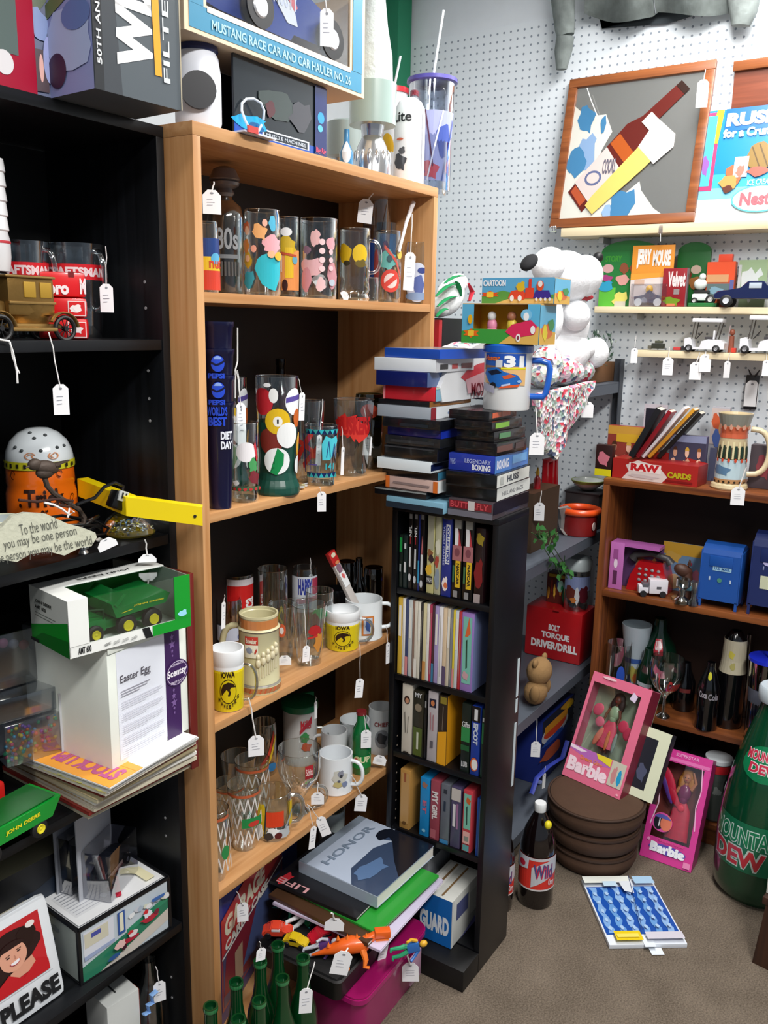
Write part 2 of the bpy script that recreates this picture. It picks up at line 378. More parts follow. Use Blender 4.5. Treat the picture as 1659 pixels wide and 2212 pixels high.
# pine boards on the pegboard
XW=2.82
PINE=wood('#d6c29a','#efe0bd',1,.5,.6)
zs=[]
for i,(ul,vt,vb,lab) in enumerate(((1212,493,511,'upper pine board on the pegboard carrying the mirror'),(1284,662,675,'middle pine board on the pegboard carrying boxed toys'),(1368,756,770,'lower pine board on the pegboard carrying small golf carts'))):
    a=gx(ul,vt,XW);th=m_px(a,vb-vt)
    t=thing('pine_shelf',lab,'shelf',(XW,a.y,a.z),group=None);zs.append(a.z)
    bm=B();box(bm,0,.122,-1.3,0,-th,0,.002);part(t,'board',bm,PINE)
    for y in (-.12,-.75):bx(t,'bracket',.05,.122,y-.008,y+.008,-th-.02,-th-.0005,mat('#b8bcc0',.4,.6),.001)
W1,W2,W3=zs
# ================================================================ builders
WHITE='#f3f5f7'
def px2(p):
    q=Vector(p)-EYE;d=q.dot(FW);return 829.5+F*q.dot(RT)/d,1106-F*q.dot(UP)/d
def at_uz(pl,u,z):
    """point on plane pl at height z seen in column u"""
    lo,hi=-400,2700
    for _ in range(45):
        m=(lo+hi)/2
        if on(pl,u,m).z >z:lo=m
        else:hi=m
    return on(pl,u,lo)
CARD='#8a7a66'
def carton(name,label,cat,a,b,z,depth,top,col,front=(),topf=(),right=(),left=(),rz=None,bev=.001,rough=.4,group=None,body='box_body',rx=0,art='printed_panel',coat=0):
    """box whose front bottom corners are seen at pixels a, b on plane z; top = height in metres or ('v', row of the top left corner)"""
    A=a if isinstance(a,Vector) else gz(a[0],a[1],z);Bp=b if isinstance(b,Vector) else gz(b[0],b[1],z)
    w=(Bp-A).length;r=math.atan2(Bp.y-A.y,Bp.x-A.x)
    h=ztop(A,top[1])-z if isinstance(top,tuple) else top
    t=thing(name,label,cat,(A+Bp)/2,r,rx,group=group)
    bx(t,body,-w/2,w/2,0,depth,0,h,mat(col,rough,coat=coat),bev)
    if front:artwork(t,art,front,panel((-w/2,0,0),(w,0,0),(0,0,h)),rough,coat=coat)
    if topf:artwork(t,art,topf,panel((-w/2,0,h),(w,0,0),(0,depth,0)),rough,coat=coat)
    if right:artwork(t,art,right,panel((w/2,0,0),(0,depth,0),(0,0,h)),rough,coat=coat)
    if left:artwork(t,art,left,panel((-w/2,depth,0),(0,-depth,0),(0,0,h)),rough,coat=coat)
    t['_w']=w;t['_h']=h;return t
GP={'pint':[(0,0),(.7,0),(.72,.02),(1,1)],'straight':[(0,0),(.93,0),(.97,.02),(1,.3),(1,1)],'mug':[(0,0),(.95,0),(1,.03),(.97,.14),(.97,1)],
      'jar':[(0,0),(.9,0),(1,.04),(1,.9),(.94,1)],'small':[(0,0),(.78,0),(.8,.02),(.98,.9),(1,1)]}
def vessel(name,label,cat,u,vb,z,w,vt,prof='pint',m=None,prn=(),zr=(.1,.9),half=1.1,group=None,handle=None,hm=None,hr=(.2,.85),base=True,tags=(),hs=1.0,hth=.11,bands=(),bodyname='body',loc=None,yd=None):
    c,R=foot(u,vb,z,w);c=c if loc is None else loc
    if yd is not None:c=at_uz(('Y',YO+yd),u,z);R=m_px(c,w)/2
    if loc is not None:R=m_px(c,w)/2
    h=ztop(c,vt)-z;prof=GP[prof] if isinstance(prof,str) else prof;pr=[(a*R,b*h) for a,b in prof]
    t=thing(name,label,cat,c,group=group);fa=facing(c);gl=m is None;m=m or glass()
    if gl:
        lt(t,bodyname,pr,m,28)
        if base:lt(t,'thick_base',[(0,.001),(pr[1][0]*.96,.001),(pr[1][0]*.96,h*.05),(0,h*.06)],glass('#dfe8e6',.4,.08),24)
        bm=B();rr=pr[-1][0];tube(bm,[(rr*math.cos(2*PI*i/28),rr*math.sin(2*PI*i/28),h) for i in range(28)],.0007,6,closed=True);part(t,'rim',bm,glass('#e8f0f0',.85,.05))
    else:
        thk=min(.0035,R*.09);inner=[(max(a-thk,.0005),b) for a,b in reversed(pr[1:]) if b >h*.04];inner=inner or [(pr[-1][0]-thk,h)]
        lt(t,bodyname,pr+inner+[(inner[-1][0],h*.04),(0,h*.04)],m,36)
    for k,(z0,z1,c_) in enumerate(bands):artwork(t,'colour_band',[('r',-1,0,1,1,c_)],wrap(pr,z0*h,z1*h,fa,PI*.999),.3,cut=.08)
    if prn:artwork(t,'printed_design',prn,wrap([(a+.0005,b) for a,b in pr],zr[0]*h,zr[1]*h,fa,half),.3,cut=.12)
    if handle is not None:
        ang=fa+handle;z0,z1=hr[0]*h,hr[1]*h;ca,sa=math.cos(ang),math.sin(ang);reach=R*.72*hs
        pts=[]
        for i in range(13):
            q=PI*i/12;rr=R*.93+reach*math.sin(q)**.62;zz=z1+(z0-z1)*(1-math.cos(q))/2;pts.append((rr*ca,rr*sa,zz))
        tb(t,'handle',pts,R*hth,hm or m,10)
    t['_h']=h;t['_r']=R
    for g in tags:tag(t,*g)
    return t
def ray_center(t):return TF[t].translation
BW='#101012'
# ================================================================ black bookcase, on its top
# red window carton
pY=1.075
a=gz(-25,182,BT);b=gz(82,205,BT)
t=carton('toy_carton','red cardboard toy carton with a grey window at the top left corner','box',Vector((a.x,b.y+.004,BT)),b,BT,.1,.33,'#b01235',front=[('r',0,.14,.62,1,'#5a6a66'),('e',.3,.1,.2,.05,'#e8e4e6'),('e',.1,.22,.14,.05,'#d8dadc')])
b2=gz(141,217,BT);b1=gz(83,206,BT)
t=carton('picture_carton','carton printed with a tan town scene beside the red toy carton','box',b1+Vector((-.004,.006,0)),b2+Vector((-.012,.006,0)),BT,.09,.32,'#3c4466',front=[('r',0,0,1,1,'#5b6486'),('r',0,.5,1,1,'#b8a892'),('p',[(0,.45),(1,.62),(1,1),(.2,1)],'#c9b48c'),('r',.1,.55,.3,.75,'#5a4664'),('r',.5,.5,.6,.8,'#8a6a44'),('r',.75,.55,.85,.9,'#d7c49a'),('p',[(0,.3),(1,.44),(1,.5),(0,.38)],'#4a5a3a'),('p',blot(.45,.3,.4,.08,3),'#7f94c8'),('r',.05,.02,.7,.2,'#3a1a2c'),('e',.4,.12,.1,.06,'#e8b0a8'),('e',.75,.16,.25,.1,'#9aa2d8')])
# grey and black carton with big white letters
A,Bp=gz(205,191,BT),gz(392,240,BT);D_=(gz(141,218,BT)-A);L=A+D_
t=carton('filter_carton','grey carton with big white WIX lettering standing on the black bookcase','box',A,Bp,BT,.112,.34,'#575f66',
    front=[('r',0,0,1,1,'#50585e'),('p',[(.0,.0),(.3,0),(.16,1),(0,1)],'#3b4046'),('r',.0,0,.1,1,'#24272b'),
           ('t',.25,.12,.66,.57,'WIX','#fbfbfb',90,.06),('p',[(.68,.12),(.76,.12),(.72,1),(.63,1)],'#f2a32a'),('t',.78,.1,.86,.6,'FILTERS','#cfd4d8',90),('t',.03,.1,.08,.78,'50TH ANNIVERSARY CAR','#d8dcdf',90),('r',.985,0,1,1,'#a79d86')],
    left=[('r',0,0,1,1,'#8b93c4'),('p',[(0,.38),(1,.55),(1,1),(0,1)],'#c6b48e'),('r',.3,.5,.45,1,'#7c5c3c'),('r',.7,.55,.8,1,'#5a3a3a'),('p',[(0,.3),(1,.44),(1,.52),(0,.36)],'#66744c'),('p',blot(.5,.22,.5,.12,8),'#a9b7dc'),('e',.25,.1,.2,.07,'#35203e'),('e',.7,.3,.3,.06,'#5c74ae')])
# ================================================================ oak bookcase, on its top
w0=gz(400,262,ZT);w1=gz(480,290,ZT)
c=Vector((1.185,1.17,ZT))
t=thing('white_canister','white plastic canister with a black round cap in the clutter under the race car box','canister',c)
hh=ztop(c,88)-ZT;fa=facing(c)
lt(t,'body',[(0,0),(.036,0),(.04,.012),(.04,hh*.6),(.036,hh*.8),(.032,hh*.86),(0,hh*.86)],mat('#eef1fb',.35),28)
lt(t,'lid',[(0,hh*.86),(.034,hh*.86),(.036,hh*.88),(.034,hh),(0,hh)],mat('#232c5a',.4),24)
lt(t,'side_cap',[(0,0),(.03,0),(.03,.008),(0,.008)],mat('#0b0b16',.4),24,M=tm((-.03,-.03,.055),rz=-.7,rx=PI/2))
# blue windowed toy box
A=Vector((1.236,1.135,ZT));Bp=gz(715,342,ZT);Bp=Vector((Bp.x,A.y-.0,ZT))
t=carton('toy_car_box','blue windowed toy car box under the big race car box','box',A,Bp,ZT,.004,ztop(Bp,190)-ZT,'#20242c',body='back_card')
w,hh=t['_w'],t['_h'];t2=t
bx(t,'base_tray',-w/2,w/2,.005,.11,0,.006,mat('#1c3c8e',.4));bx(t,'end_panel',w/2-.002,w/2,.005,.11,.006,hh,mat('#1a2a74',.35));bx(t,'rear_panel',-w/2,w/2,.108,.11,.006,hh,mat('#2a2e34',.5))
artwork(t,'printed_panel',[('r',0,0,1,1,'#23292e'),('p',[(0,.0),(1,.0),(1,.12),(.45,.16),(0,.22)],'#1f4fae'),('r',.28,.05,.8,.17,'#e2e8f0'),('r',.3,.06,.78,.15,'#17202c'),('t',.32,.08,.76,.13,'MUSCLE MACHINES','#b9c2cc'),('p',blot(.18,.2,.17,.1,4),'#1ba5d8'),('p',blot(.2,.16,.08,.06,5),'#0c5f9a'),('p',blot(.45,.55,.2,.2,6),'#434c4a'),('p',blot(.7,.5,.13,.2,7),'#4a4a50'),('p',blot(.36,.45,.05,.1,9),'#5a3438'),('r',.86,0,1,.98,'#1b2a66'),('e',.93,.55,.04,.08,'#2d9be0'),('e',.92,.4,.03,.05,'#57b7ee'),('t',.87,.03,.99,.13,'Big Rig','#d84a6a')],panel((-w/2,0,0),(w,0,0),(0,0,hh)),.15,coat=.6)
bm=B();box(bm,-w*.1,w*.3,.02,.08,.008,.05,.004);part(t,'toy_car_body',bm,mat('#0f93cf',.25,coat=.5))
tb(t,'string_coil',[(-w*.36+.028*math.cos(q),-.012-.006*math.sin(q*2),.035+.03*math.sin(q)) for q in [i*.5 for i in range(13)]],.0024,mat('#dfe9f2',.3),6)
bx(t,'fallen_leaflet',-w*.52,-w*.2,-.03,0,.001,.004,mat('#c9cfe2',.4));bx(t,'red_flap',-w*.5,-w*.4,-.034,-.031,.001,.012,mat('#c23a34',.5))
# big race car box on top
YM=1.118
A=gy(397,52,YM);Bp=gy(785,186,YM);zb=min(A.z,Bp.z)
zb=ZT+max(t2['_h'],.13)+.0005;A=Vector((at_uz(('Y',YM),397,zb).x,YM,zb));Bp=Vector((at_uz(('Y',YM),785,zb).x,YM,zb))
t=thing('race_car_box','large tan and blue model race car box with a window, topmost above the oak bookcase','box',(A+Bp)/2)
w=(Bp-A).length;hh=.2;dp=.16;m_=mat('#cdb596',.6)
bx(t,'bottom_panel',-w/2,w/2,.001,dp,0,.003,m_);bx(t,'back_panel',-w/2,w/2,dp-.003,dp,.003,hh,m_)
for s in (-1,1):bx(t,'side_panel',s*w/2-(.003 if s >0 else 0),s*w/2+(0 if s >0 else .003),.001,dp-.003,.003,hh,m_)
fr='#3f8db0'
bm=B()
for x0,x1,z0,z1 in ((0,1,0,.24),(0,.1,.24,1),(.9,1,.24,1)):box(bm,-w/2+x0*w,-w/2+x1*w,-.0015,.001,z0*hh,z1*hh)
part(t,'front_frame',bm,mat('#e9cfae',.45))
artwork(t,'printed_panel',[('r',.02,.035,.98,.22,fr),('r',.02,.22,.085,1,fr),('r',.915,.22,.98,1,fr),('r',.1,.19,.9,.235,'#f4e9de'),('t',.12,.07,.9,.15,'MUSTANG RACE CAR AND CAR HAULER NO. 26','#a8d0de')],panel((-w/2,-.0016,0),(w,0,0),(0,0,hh)),.35)
bx(t,'clear_window',-w*.4,w*.4,.0015,.002,hh*.24,hh,glass('#fafcfd',.08))
# van inside
vb_=[(-.3,.3),(.08,.3),(.1,.36),(.38,.36),(.4,.52),(.34,.64),(.2,.74),(.12,1.0),(-.42,1.0),(-.42,.34)]
bm=B();prism(bm,[(x*w,z*hh) for x,z in vb_],.02,.11);part(t,'toy_van_body',bm,mat('#24429a',.25,coat=.6),sm=False)
artwork(t,'toy_van_stripe',[('p',[(-.42,.52),(-.3,.5),(-.2,.66),(-.02,.62),(.06,.44),(.12,.44),(.1,.58),(-.02,.75),(-.42,.75)],'#eef0f4'),('p',[(-.42,.86),(.02,.74),(.1,.56),(.12,.6),(.04,.84),(-.3,.94)],'#e0707a'),('t',-.02,.56,.12,.72,'MUSTY','#dfe4f4')],lambda x,y,h:Vector((x*w,.0195-h,y*hh)),.3)
for x in (-.13,.29):
    lt(t,'toy_van_wheel',[(0,0),(.024,0),(.036,.004),(.036,.018),(0,.018)],mat('#16181c',.6),24,M=tm((x*w,.018,.43*hh),rx=PI/2));lt(t,'hub_cap',[(0,0),(.02,0),(.017,.003),(0,.003)],mat('#d5d6da',.3,.5),18,M=tm((x*w,-.0005+.001,.43*hh),rx=PI/2))
tag(t,706,18,30,76,(700,-20),('Y',YM-.006),yaw=.2)
# second small parcel: frosted lamp with a silver foot
def lamp_(label,u,vb,w,loc,grp=None):
    c=at_uz(('Y',1.2),u,ZT);R=m_px(c,w)/2;t=thing('glass_lamp',label,'lamp',c);k=R/.045
    z1=ztop(c,272)-ZT if loc else .09
    lt(t,'silver_foot',[(0,0),(R,0),(R*.98,z1*.3),(R*.75,z1*.62),(R*.5,z1*.8),(R*.62,z1)],mat('#d3d6da',.18,.85),32)
    z2=z1*1.75
    lt(t,'pale_green_band',[(R*.6,z1),(R*1.18,z1),(R*1.2,z2),(R*1.05,z2),(R*.6,z1+.004)],mat('#a9bfb9',.25,coat=.5),32)
    return t,R,z1,z2
t,R,z1,z2=lamp_('lamp with fluted silver foot, pale green glass band and tall plastic wrapped chimney',803,386,84,True)
for k in range(14):q=2*PI*k/14;blob_=B();blob(blob_,(R*.86*math.cos(q),R*.86*math.sin(q),z1*.34),R*.14,R*.14,z1*.2);part(t,'flute',blob_,mat('#e6e8ea',.15,.85))
g_=mat('#dfe9e8',.22,coat=.7,bump=.8,scale=70)
c=TF[t].translation;z3=ztop(c,-30)-ZT
lt(t,'wrapped_chimney',[(R*1.0,z2),(R*1.0,z2+.01),(R*.95,z2+(z3-z2)*.3),(R*.7,z2+(z3-z2)*.6),(R*.5,z3),(0,z3)],g_,20)
c2=at_uz(('Y',1.36),742,ZT);t=thing('glass_lamp','second frosted glass lamp half hidden behind the tall wrapped one','lamp',c2)
lt(t,'silver_foot',[(0,0),(.035,0),(.03,.04),(.018,.06),(.03,.075)],mat('#c9ced2',.2,.8));lt(t,'frosted_shade',[(.03,.075),(.045,.08),(.042,.16),(.03,.165)],mat('#aebdbb',.3,coat=.5))
# small figures
c,R=foot(750,344,ZT,26)
t=vessel('small_bottle','small blue and clear bottle beside the toy car box on the oak bookcase','bottle',748,342,ZT,30,280,[(0,0),(.9,0),(1,.05),(1,.5),(.45,.7),(.4,1)],mat('#3f86b8',.25,coat=.6),prn=[('e',0,.5,.8,.3,'#e6eef4')],half=.8,yd=.1)
t=vessel('red_lidded_cup','white cup with red lid and yellow and red print behind the white bottle','cup',845,372,ZT,62,200,[(0,0),(.75,0),(.77,.02),(1,1)],mat('#e9ecef',.35),prn=[('r',-1,.05,1,.45,'#b8392c'),('e',-.3,.42,.4,.18,'#e3b428'),('e',.4,.5,.3,.1,'#d84a3a')],half=1.3,yd=.16)
hh,R=t['_h'],t['_r'];lt(t,'red_lid',[(0,hh+.006),(R*.9,hh+.006),(R*1.08,hh+.008),(R*1.08,hh-.004),(R,hh-.005)],mat('#c8303a',.3));tb(t,'straw',[(0,0,hh),(.012,-.012,hh+.085)],.003,mat('#e3ecee',.3),8)
# white bottle and purple-lid tumbler
t=vessel('aluminium_bottle','white cylindrical beer bottle bank with black lettering and an eagle','bottle',882,388,ZT,66,212,[(0,0),(.98,0),(1,.01),(1,.8),(.94,.88),(.75,.95),(.4,.995),(0,1)],mat('#f4f6f8',.35),prn=[('t',-1.1,.76,.1,.9,'Lite','#15151a'),('p',blot(-.55,.2,.4,.13,3),'#3a3c42'),('p',blot(-.4,.36,.2,.05,4),'#55575c'),('p',blot(-.6,.52,.22,.018,5),'#d36a4a'),('r',.8,.1,.95,.9,'#d5d6dc')],half=1.1,yd=.06)
def straw_tumbler(label,u,vb,z,w,vt,lid,prn,sp,loc=None,yd=None,tint='#eef2fa'):
    t=vessel('straw_tumbler',label,'tumbler',u,vb,z,w,vt,[(0,0),(.74,0),(.76,.02),(1,.8),(1,1)],glass(tint,.7),prn=prn,zr=(.12,.72),half=1.35,loc=loc,yd=yd)
    hh,R=t['_h'],t['_r'];lt(t,'lid',[(0,hh+.004),(R*.92,hh+.004),(R*1.1,hh+.006),(R*1.12,hh-.003),(R*1.0,hh-.006)],mat(lid,.3));return t
t=straw_tumbler('clear tumbler with purple lid and straw, rightmost on top of the oak bookcase',927,398,ZT,96,178,'#5c55a8',
    [('r',-1,0,1,1,'#aab0dc'),('p',blot(-.7,.75,.3,.2,2),'#d23a44'),('p',blot(0,.15,.35,.14,3),'#c84a5a'),('p',blot(.5,.6,.3,.25,6),'#4c5fae'),('l',[(-.9,1),(-.2,.1)],.05,'#3c4a9a'),('l',[(-.2,1),(.1,.2)],.05,'#5c2a4a'),('l',[(.4,1),(-.1,0)],.05,'#e8ebf4'),('l',[(.9,.9),(.5,0)],.06,'#3350a4'),('p',blot(.8,.2,.2,.12,5),'#cf3d4d')],None,yd=.09)
hh=t['_h'];M_=TF[t].inverted();pt=gy(958,22,TF[t].translation.y-.01);tb(t,'straw',[(0,0,hh),M_ @ pt],.0034,mat('#e6eef2',.3),8)
tag(t,966,205,12,54,(958,190),('Y',1.16),yaw=.9)
# ================================================================ oak bookcase, top shelf of glasses (Z1)
G1L='glasses on the top shelf of the oak bookcase'
def col(*a):return a
vessel('drinking_glass','glass banded blue, yellow and red, leftmost on the top oak shelf','glass',449,628,Z1,50,480,'jar',prn=[('r',-1,.5,1,.9,'#26407e'),('r',-1,.34,1,.58,'#e2bd2c'),('r',-1,0,1,.34,'#c8402e'),('e',.5,.55,.3,.1,'#58a8d0'),('t',.1,.38,.95,.54,'nut','#c8402e')],zr=(.05,.85),half=1.5,group=None,yd=0.075)
t=vessel('glass_decanter','square clear decanter etched 80s with a smoky round stopper','decanter',490,640,Z1,78,425,[(0,0),(.96,0),(1,.03),(1,.78),(.86,.9),(.42,.97),(.36,1)],glass('#dcdad6',.6,.08),prn=[('t',-.6,.45,.75,.72,'80s','#9a9ea2'),('r',-.5,.34,.8,.39,'#7c8084'),('t',-.5,.12,.8,.3,'IIIIIII','#5c5a58')],half=.9,yd=0.13)
hh,R=t['_h'],t['_r'];zt_=ztop(TF[t].translation,358)-Z1
dk=mat('#6e6462',.3,coat=.5)
lt(t,'stopper_neck',[(R*.38,hh),(R*.52,hh+.006),(R*.4,hh+.014),(R*.75,hh+.02),(R*.8,hh+.026),(0,hh+.028)],dk,24)
lt(t,'round_stopper',[(R*.6,hh+.026),(R*.8,hh+.03),(R*.84,hh+(zt_-hh)*.55),(R*.6,hh+(zt_-hh)*.88),(R*.3,zt_-.002),(0,zt_)],dk,28)
tag(t,457,410,40,50,(462,392),('Y',1.165),yaw=.2)
PK=['#e3893c','#e8c23a','#38b3c8','#e7a0a0','#d85a3a','#6ac0d4']
vessel('drinking_glass','tall glass covered in cyan, pink and orange cartoon shapes','glass',568,641,Z1,78,455,'jar',prn=[('p',blot(.4,.28,.62,.26,1),'#2fb4c4'),('p',blot(.45,.62,.5,.12,2),'#e8a8b0'),('p',blot(-.1,.78,.3,.12,3),'#f0b070'),('p',blot(-.75,.85,.22,.07,4),'#c8643a'),('e',-.7,.8,.12,.06,'#f0c0a0'),('p',blot(-.7,.4,.22,.12,5),'#c8a02e'),('p',blot(-.75,.6,.2,.1,6),'#d0843a'),('e',-.65,.42,.12,.05,'#eab890'),('e',-.35,.55,.12,.05,'#f0a890'),('p',blot(-.6,.14,.3,.12,7),'#3a9cb0'),('e',.35,.48,.16,.05,'#f2b48c'),('e',.7,.46,.2,.06,'#e8b43c'),('p',blot(.4,.9,.14,.1,8),'#58b4d4'),('e',.1,.9,.1,.05,'#f4b8a0')],zr=(.08,.92),half=1.25,yd=0.06)
vessel('drinking_glass','glass printed orange and yellow beside the cyan cartoon one','glass',622,642,Z1,48,470,'straight',prn=[('r',-1,0,1,.66,'#e89a5a'),('p',blot(-.1,.72,.8,.16,2),'#cfae2c'),('r',-.2,.2,.4,.7,'#e6c02c'),('r',-.9,.3,-.4,.6,'#e2ddd4'),('e',-.1,.95,.4,.07,'#eef0f2'),('e',-.2,.08,.2,.1,'#3a1c1c'),('e',.5,.5,.2,.07,'#6aa8c0'),('l',[(-.7,.62),(.6,.56)],.04,'#c05434')],zr=(.1,.85),half=1.2,yd=0.1)
vessel('drinking_glass','glass printed with pale pink blobs, tag hanging inside','glass',688,647,Z1,80,474,'straight',prn=[('p',blot(-.4,.38,.55,.13,11),'#e6b6bc'),('p',blot(-.6,.2,.3,.16,12),'#d898a4'),('p',blot(.7,.25,.28,.22,13),'#c78c94'),('p',blot(.1,.12,.22,.1,14),'#e8c4c8'),('p',blot(-.15,.8,.24,.13,15),'#e8b8b8'),('p',blot(.6,.72,.25,.1,16),'#d9a0a8')]+[('e',.15,.35+i*.13,.13,.045,'#efd0d2') for i in range(4)]+[('e',.55,.6-i*.12,.1,.04,'#eac0c4') for i in range(3)]+[('p',blot(-.5,.62,.2,.06,17),'#8c6c80'),('e',.6,.15,.15,.05,'#b8c4d0')],zr=(.08,.92),half=1.15,tags=[(703,600,34,28,None,('Y',1.155),.9,.3)],yd=0.055)
vessel('beer_mug','clear mug with faceted base and two yellow blots','mug',766,654,Z1,66,495,[(0,0),(.9,0),(1,.04),(.88,.1),(1,.16),(.92,.3),(.98,.36),(.98,1)],prn=[('p',blot(-.6,.66,.42,.17,3,j=.18),'#d4ad1c'),('e',.28,.66,.42,.15,'#dcb622'),('p',blot(.35,.52,.3,.06,4),'#6a5a24'),('e',-.45,.52,.2,.04,'#3a3420')],zr=(.05,.95),half=1.2,handle=PI/2,hr=(.4,.85),hm=glass(edge=.8),yd=0.045)
vessel('drinking_glass','tallest clear glass at the back of the top oak shelf with a big white tag','glass',812,640,Z1,66,418,'pint',prn=[('p',blot(-.3,.35,.6,.3,4),'#1f3f86'),('p',blot(.6,.5,.3,.12,5),'#5a3c6a')],zr=(.2,.8),tags=[(792,430,32,50,(806,418),('Y',1.2),.1,.2)],yd=0.14)
vessel('drinking_glass','blue and teal glass in the shadow right of the tall clear glass','glass',832,630,Z1,44,482,'straight',glass('#7aa0c8',.5),prn=[('r',-1,.6,1,.95,'#2a6aa8')],half=1.2,yd=0.13)
vessel('drinking_glass','glass printed with teal shapes and a red crossed badge','glass',836,657,Z1,58,500,'jar',prn=[('p',blot(0,.62,.6,.16,2),'#69b0aa'),('e',.2,.26,.6,.2,'#d2473c'),('e',.2,.26,.4,.13,'#e6d0cc'),('l',[(-.2,.16),(.6,.36)],.1,'#d2473c'),('p',blot(-.8,.5,.25,.3,5),'#b8585a'),('l',[(-.2,.85),(.5,.6),(.9,.3)],.07,'#c85a4e'),('e',.1,.64,.16,.06,'#3c5a60'),('e',.75,.72,.2,.08,'#d8bc54')],zr=(.1,.9),half=1.2,yd=0.06)
t=vessel('drinking_glass','glass with a blue and white oval picture, rightmost on the top oak shelf','glass',900,652,Z1,52,525,'jar',prn=[('e',0,.38,.85,.4,'#cdd6ea'),('p',blot(.1,.34,.4,.22,6),'#5c6eae'),('e',.3,.62,.3,.06,'#3c4c90'),('e',0,.1,.9,.08,'#8aa4cc')],zr=(.05,.85),half=1.2,yd=0.05)
tag(t,887,545,26,80,(890,462),('Y',1.13),tilt=.05,yaw=.5)
tb(t,'rolled_paper',[TF[t].inverted() @ gy(862,545,1.14),TF[t].inverted() @ gy(878,480,1.15),TF[t].inverted() @ gy(893,438,1.16)],[.003,.0042,.0058],mat('#efe9ea',.7),8)
tag(vessel('drinking_glass','small clear faceted glass at the front between the mug and the red badge glass','glass',802,655,Z1,30,600,'mug',yd=0.03),752,636,22,14,None,('Y',1.13),tilt=1.1)
# ================================================================ second shelf (Z2)
NV=mat('#0a0c33',.3,coat=.3)
c,R=foot(477,1101,Z2,46);c.x=max(c.x,XA+.019+.036);base=c.copy()
zz=Z2;GRP='nested navy plastic cups'
vts=(868,812,757,700);vtop=[ztop(base,v) for v in vts]
for i in range(4):
    z0=Z2 if i ==0 else vtop[i]-.135;h=vtop[i]-z0;R1=m_px(base,68)/2;R0=R1*.68
    lab=['lowest navy plastic cup of the nested stack, lettered in white','navy plastic cup second from the bottom of the nested stack, blue lettering at its rim','navy plastic cup second from the top of the stack with a blue round logo','topmost navy plastic cup of the nested stack, plain at its rim'][i]
    t=thing('plastic_cup',lab,'cup',(base.x,base.y,z0+.0015*i),group=GRP)
    pr=[(0,0),(R0*(1-.03*i),0),(R1-.001,h-.01),(R1+.0008,h-.008),(R1+.0012,h)] if i ==0 else [(0,0),(R0*.97,0),(R1-.0045,h-.06),(R1-.001,h-.01),(R1+.0008,h-.008),(R1+.0012,h)]
    lt(t,'cup_wall',pr+[(R1-.001,h),(R1-.004,h-.05),(R0*.9,.003),(0,.003)],NV,40)
    fa=facing(base);pw=[(R1+.0006,0),(R1+.0006,h)];lo=h-.05
    BL='#2448c8'
    if i in (1,2):artwork(t,'printed_logo',[('e',0,.62,.42,.34,BL),('l',[(-.42,.66),(-.1,.56),(.1,.6),(.44,.74)],.09,'#0a0c33'),('p',arcpts(0,.74,.26,.2,.3,PI-.3,10),'#8aa8e8'),('t',-.62,0,.4,.22,'PEPSI',BL,0,.05)],wrap(pw,lo-.002,h-.009,fa,.95),.3,cut=.1,step=.0002)
    if i ==0:
        pr_=[(R0,0),(R1+.001,h)]
        artwork(t,'printed_logo',[('t',-.75,.5,.55,.95,"WORLD'S",BL,0,.04),('t',-.65,.02,.5,.45,'BEST',BL,0,.05)],wrap(pw,h-.042,h-.004,fa,.95),.3,cut=.1)
        artwork(t,'printed_lettering',[('t',.1,.55,1,1,'DIET','#e6eaf4',0,.05),('t',.1,0,1,.45,'DAY','#e6eaf4',0,.05)],wrap(pr_,h-.085,h-.052,fa,.95),.3,cut=.1)
    if i ==3:
        tb(t,'string',[TF[t].inverted() @ gy(513,y_,1.16) for y_ in (708,740,780)]+[TF[t].inverted() @ gy(508,y_,1.155) for y_ in (800,830,860)],.0016,STR(),6)
        tag(t,521,872,24,90,(510,800),('Y',1.15),yaw=.7)
def balls(extra=()):
    return [('e',-.55,.8,.42,.13,'#c02a34'),('e',-.12,.86,.16,.07,'#f2f2f0'),('e',.66,.8,.38,.13,'#eef0f4'),('p',[(.3,.79),(1.02,.82),(1.03,.87),(.31,.84)],'#5a4a9c'),('e',-.62,.42,.1,.05,'#f0f0ee'),('e',.82,.64,.2,.09,'#c8642a'),('e',-.25,.42,.46,.13,'#7c2c24'),('e',.02,.615,.44,.125,'#e2b81c'),('e',.02,.615,.16,.05,'#f4f2ea'),('t',-.01,.595,.05,.635,'1','#3a3a3a'),('e',.38,.48,.4,.125,'#f1f3f3'),('e',-.02,.23,.5,.13,'#eef2f2'),('p',[(-.28,.12),(-.02,.09),(.22,.2),(.24,.3),(.0,.36),(.08,.22)],'#158a4a'),('e',.95,.38,.14,.12,'#e0a41c'),('e',.95,.18,.22,.09,'#e6eaea'),('e',-.92,.2,.14,.1,'#e6eaea'),('e',-.3,.96,.12,.02,'#f0f0f0')]+list(extra)
PIL=[(0,0),(.96,0),(1.0,.02),(.98,.07),(.78,.16),(.8,.3),(.9,.6),(.97,1)]
t=vessel('pilsner_glass','tall billiard ball glass with a dark green hourglass foot','glass',600,1073,Z2,94,812,PIL,None,prn=balls(),zr=(.1,.97),half=1.35,bands=[(0.001,.13,'#17463a'),(.13,.62,'#17463a')],base=False,tags=[(653,848,17,60,(642,812),('Y',1.16),.05,.8)])
c_=TF[t].translation
artwork(t,'label_mark',[('p',[(-.4,0),(.5,.1),(.1,.5),(-.2,1),(-.1,.5)],'#dfe8e4'),('l',[(-.7,.05),(.7,.05)],.1,'#9cc0b4')],wrap([(t['_r']*.98,0),(t['_r']*.8,t['_h']*.15)],.008,t['_h']*.1,facing(c_),.4),.3,cut=.1,step=.0008)
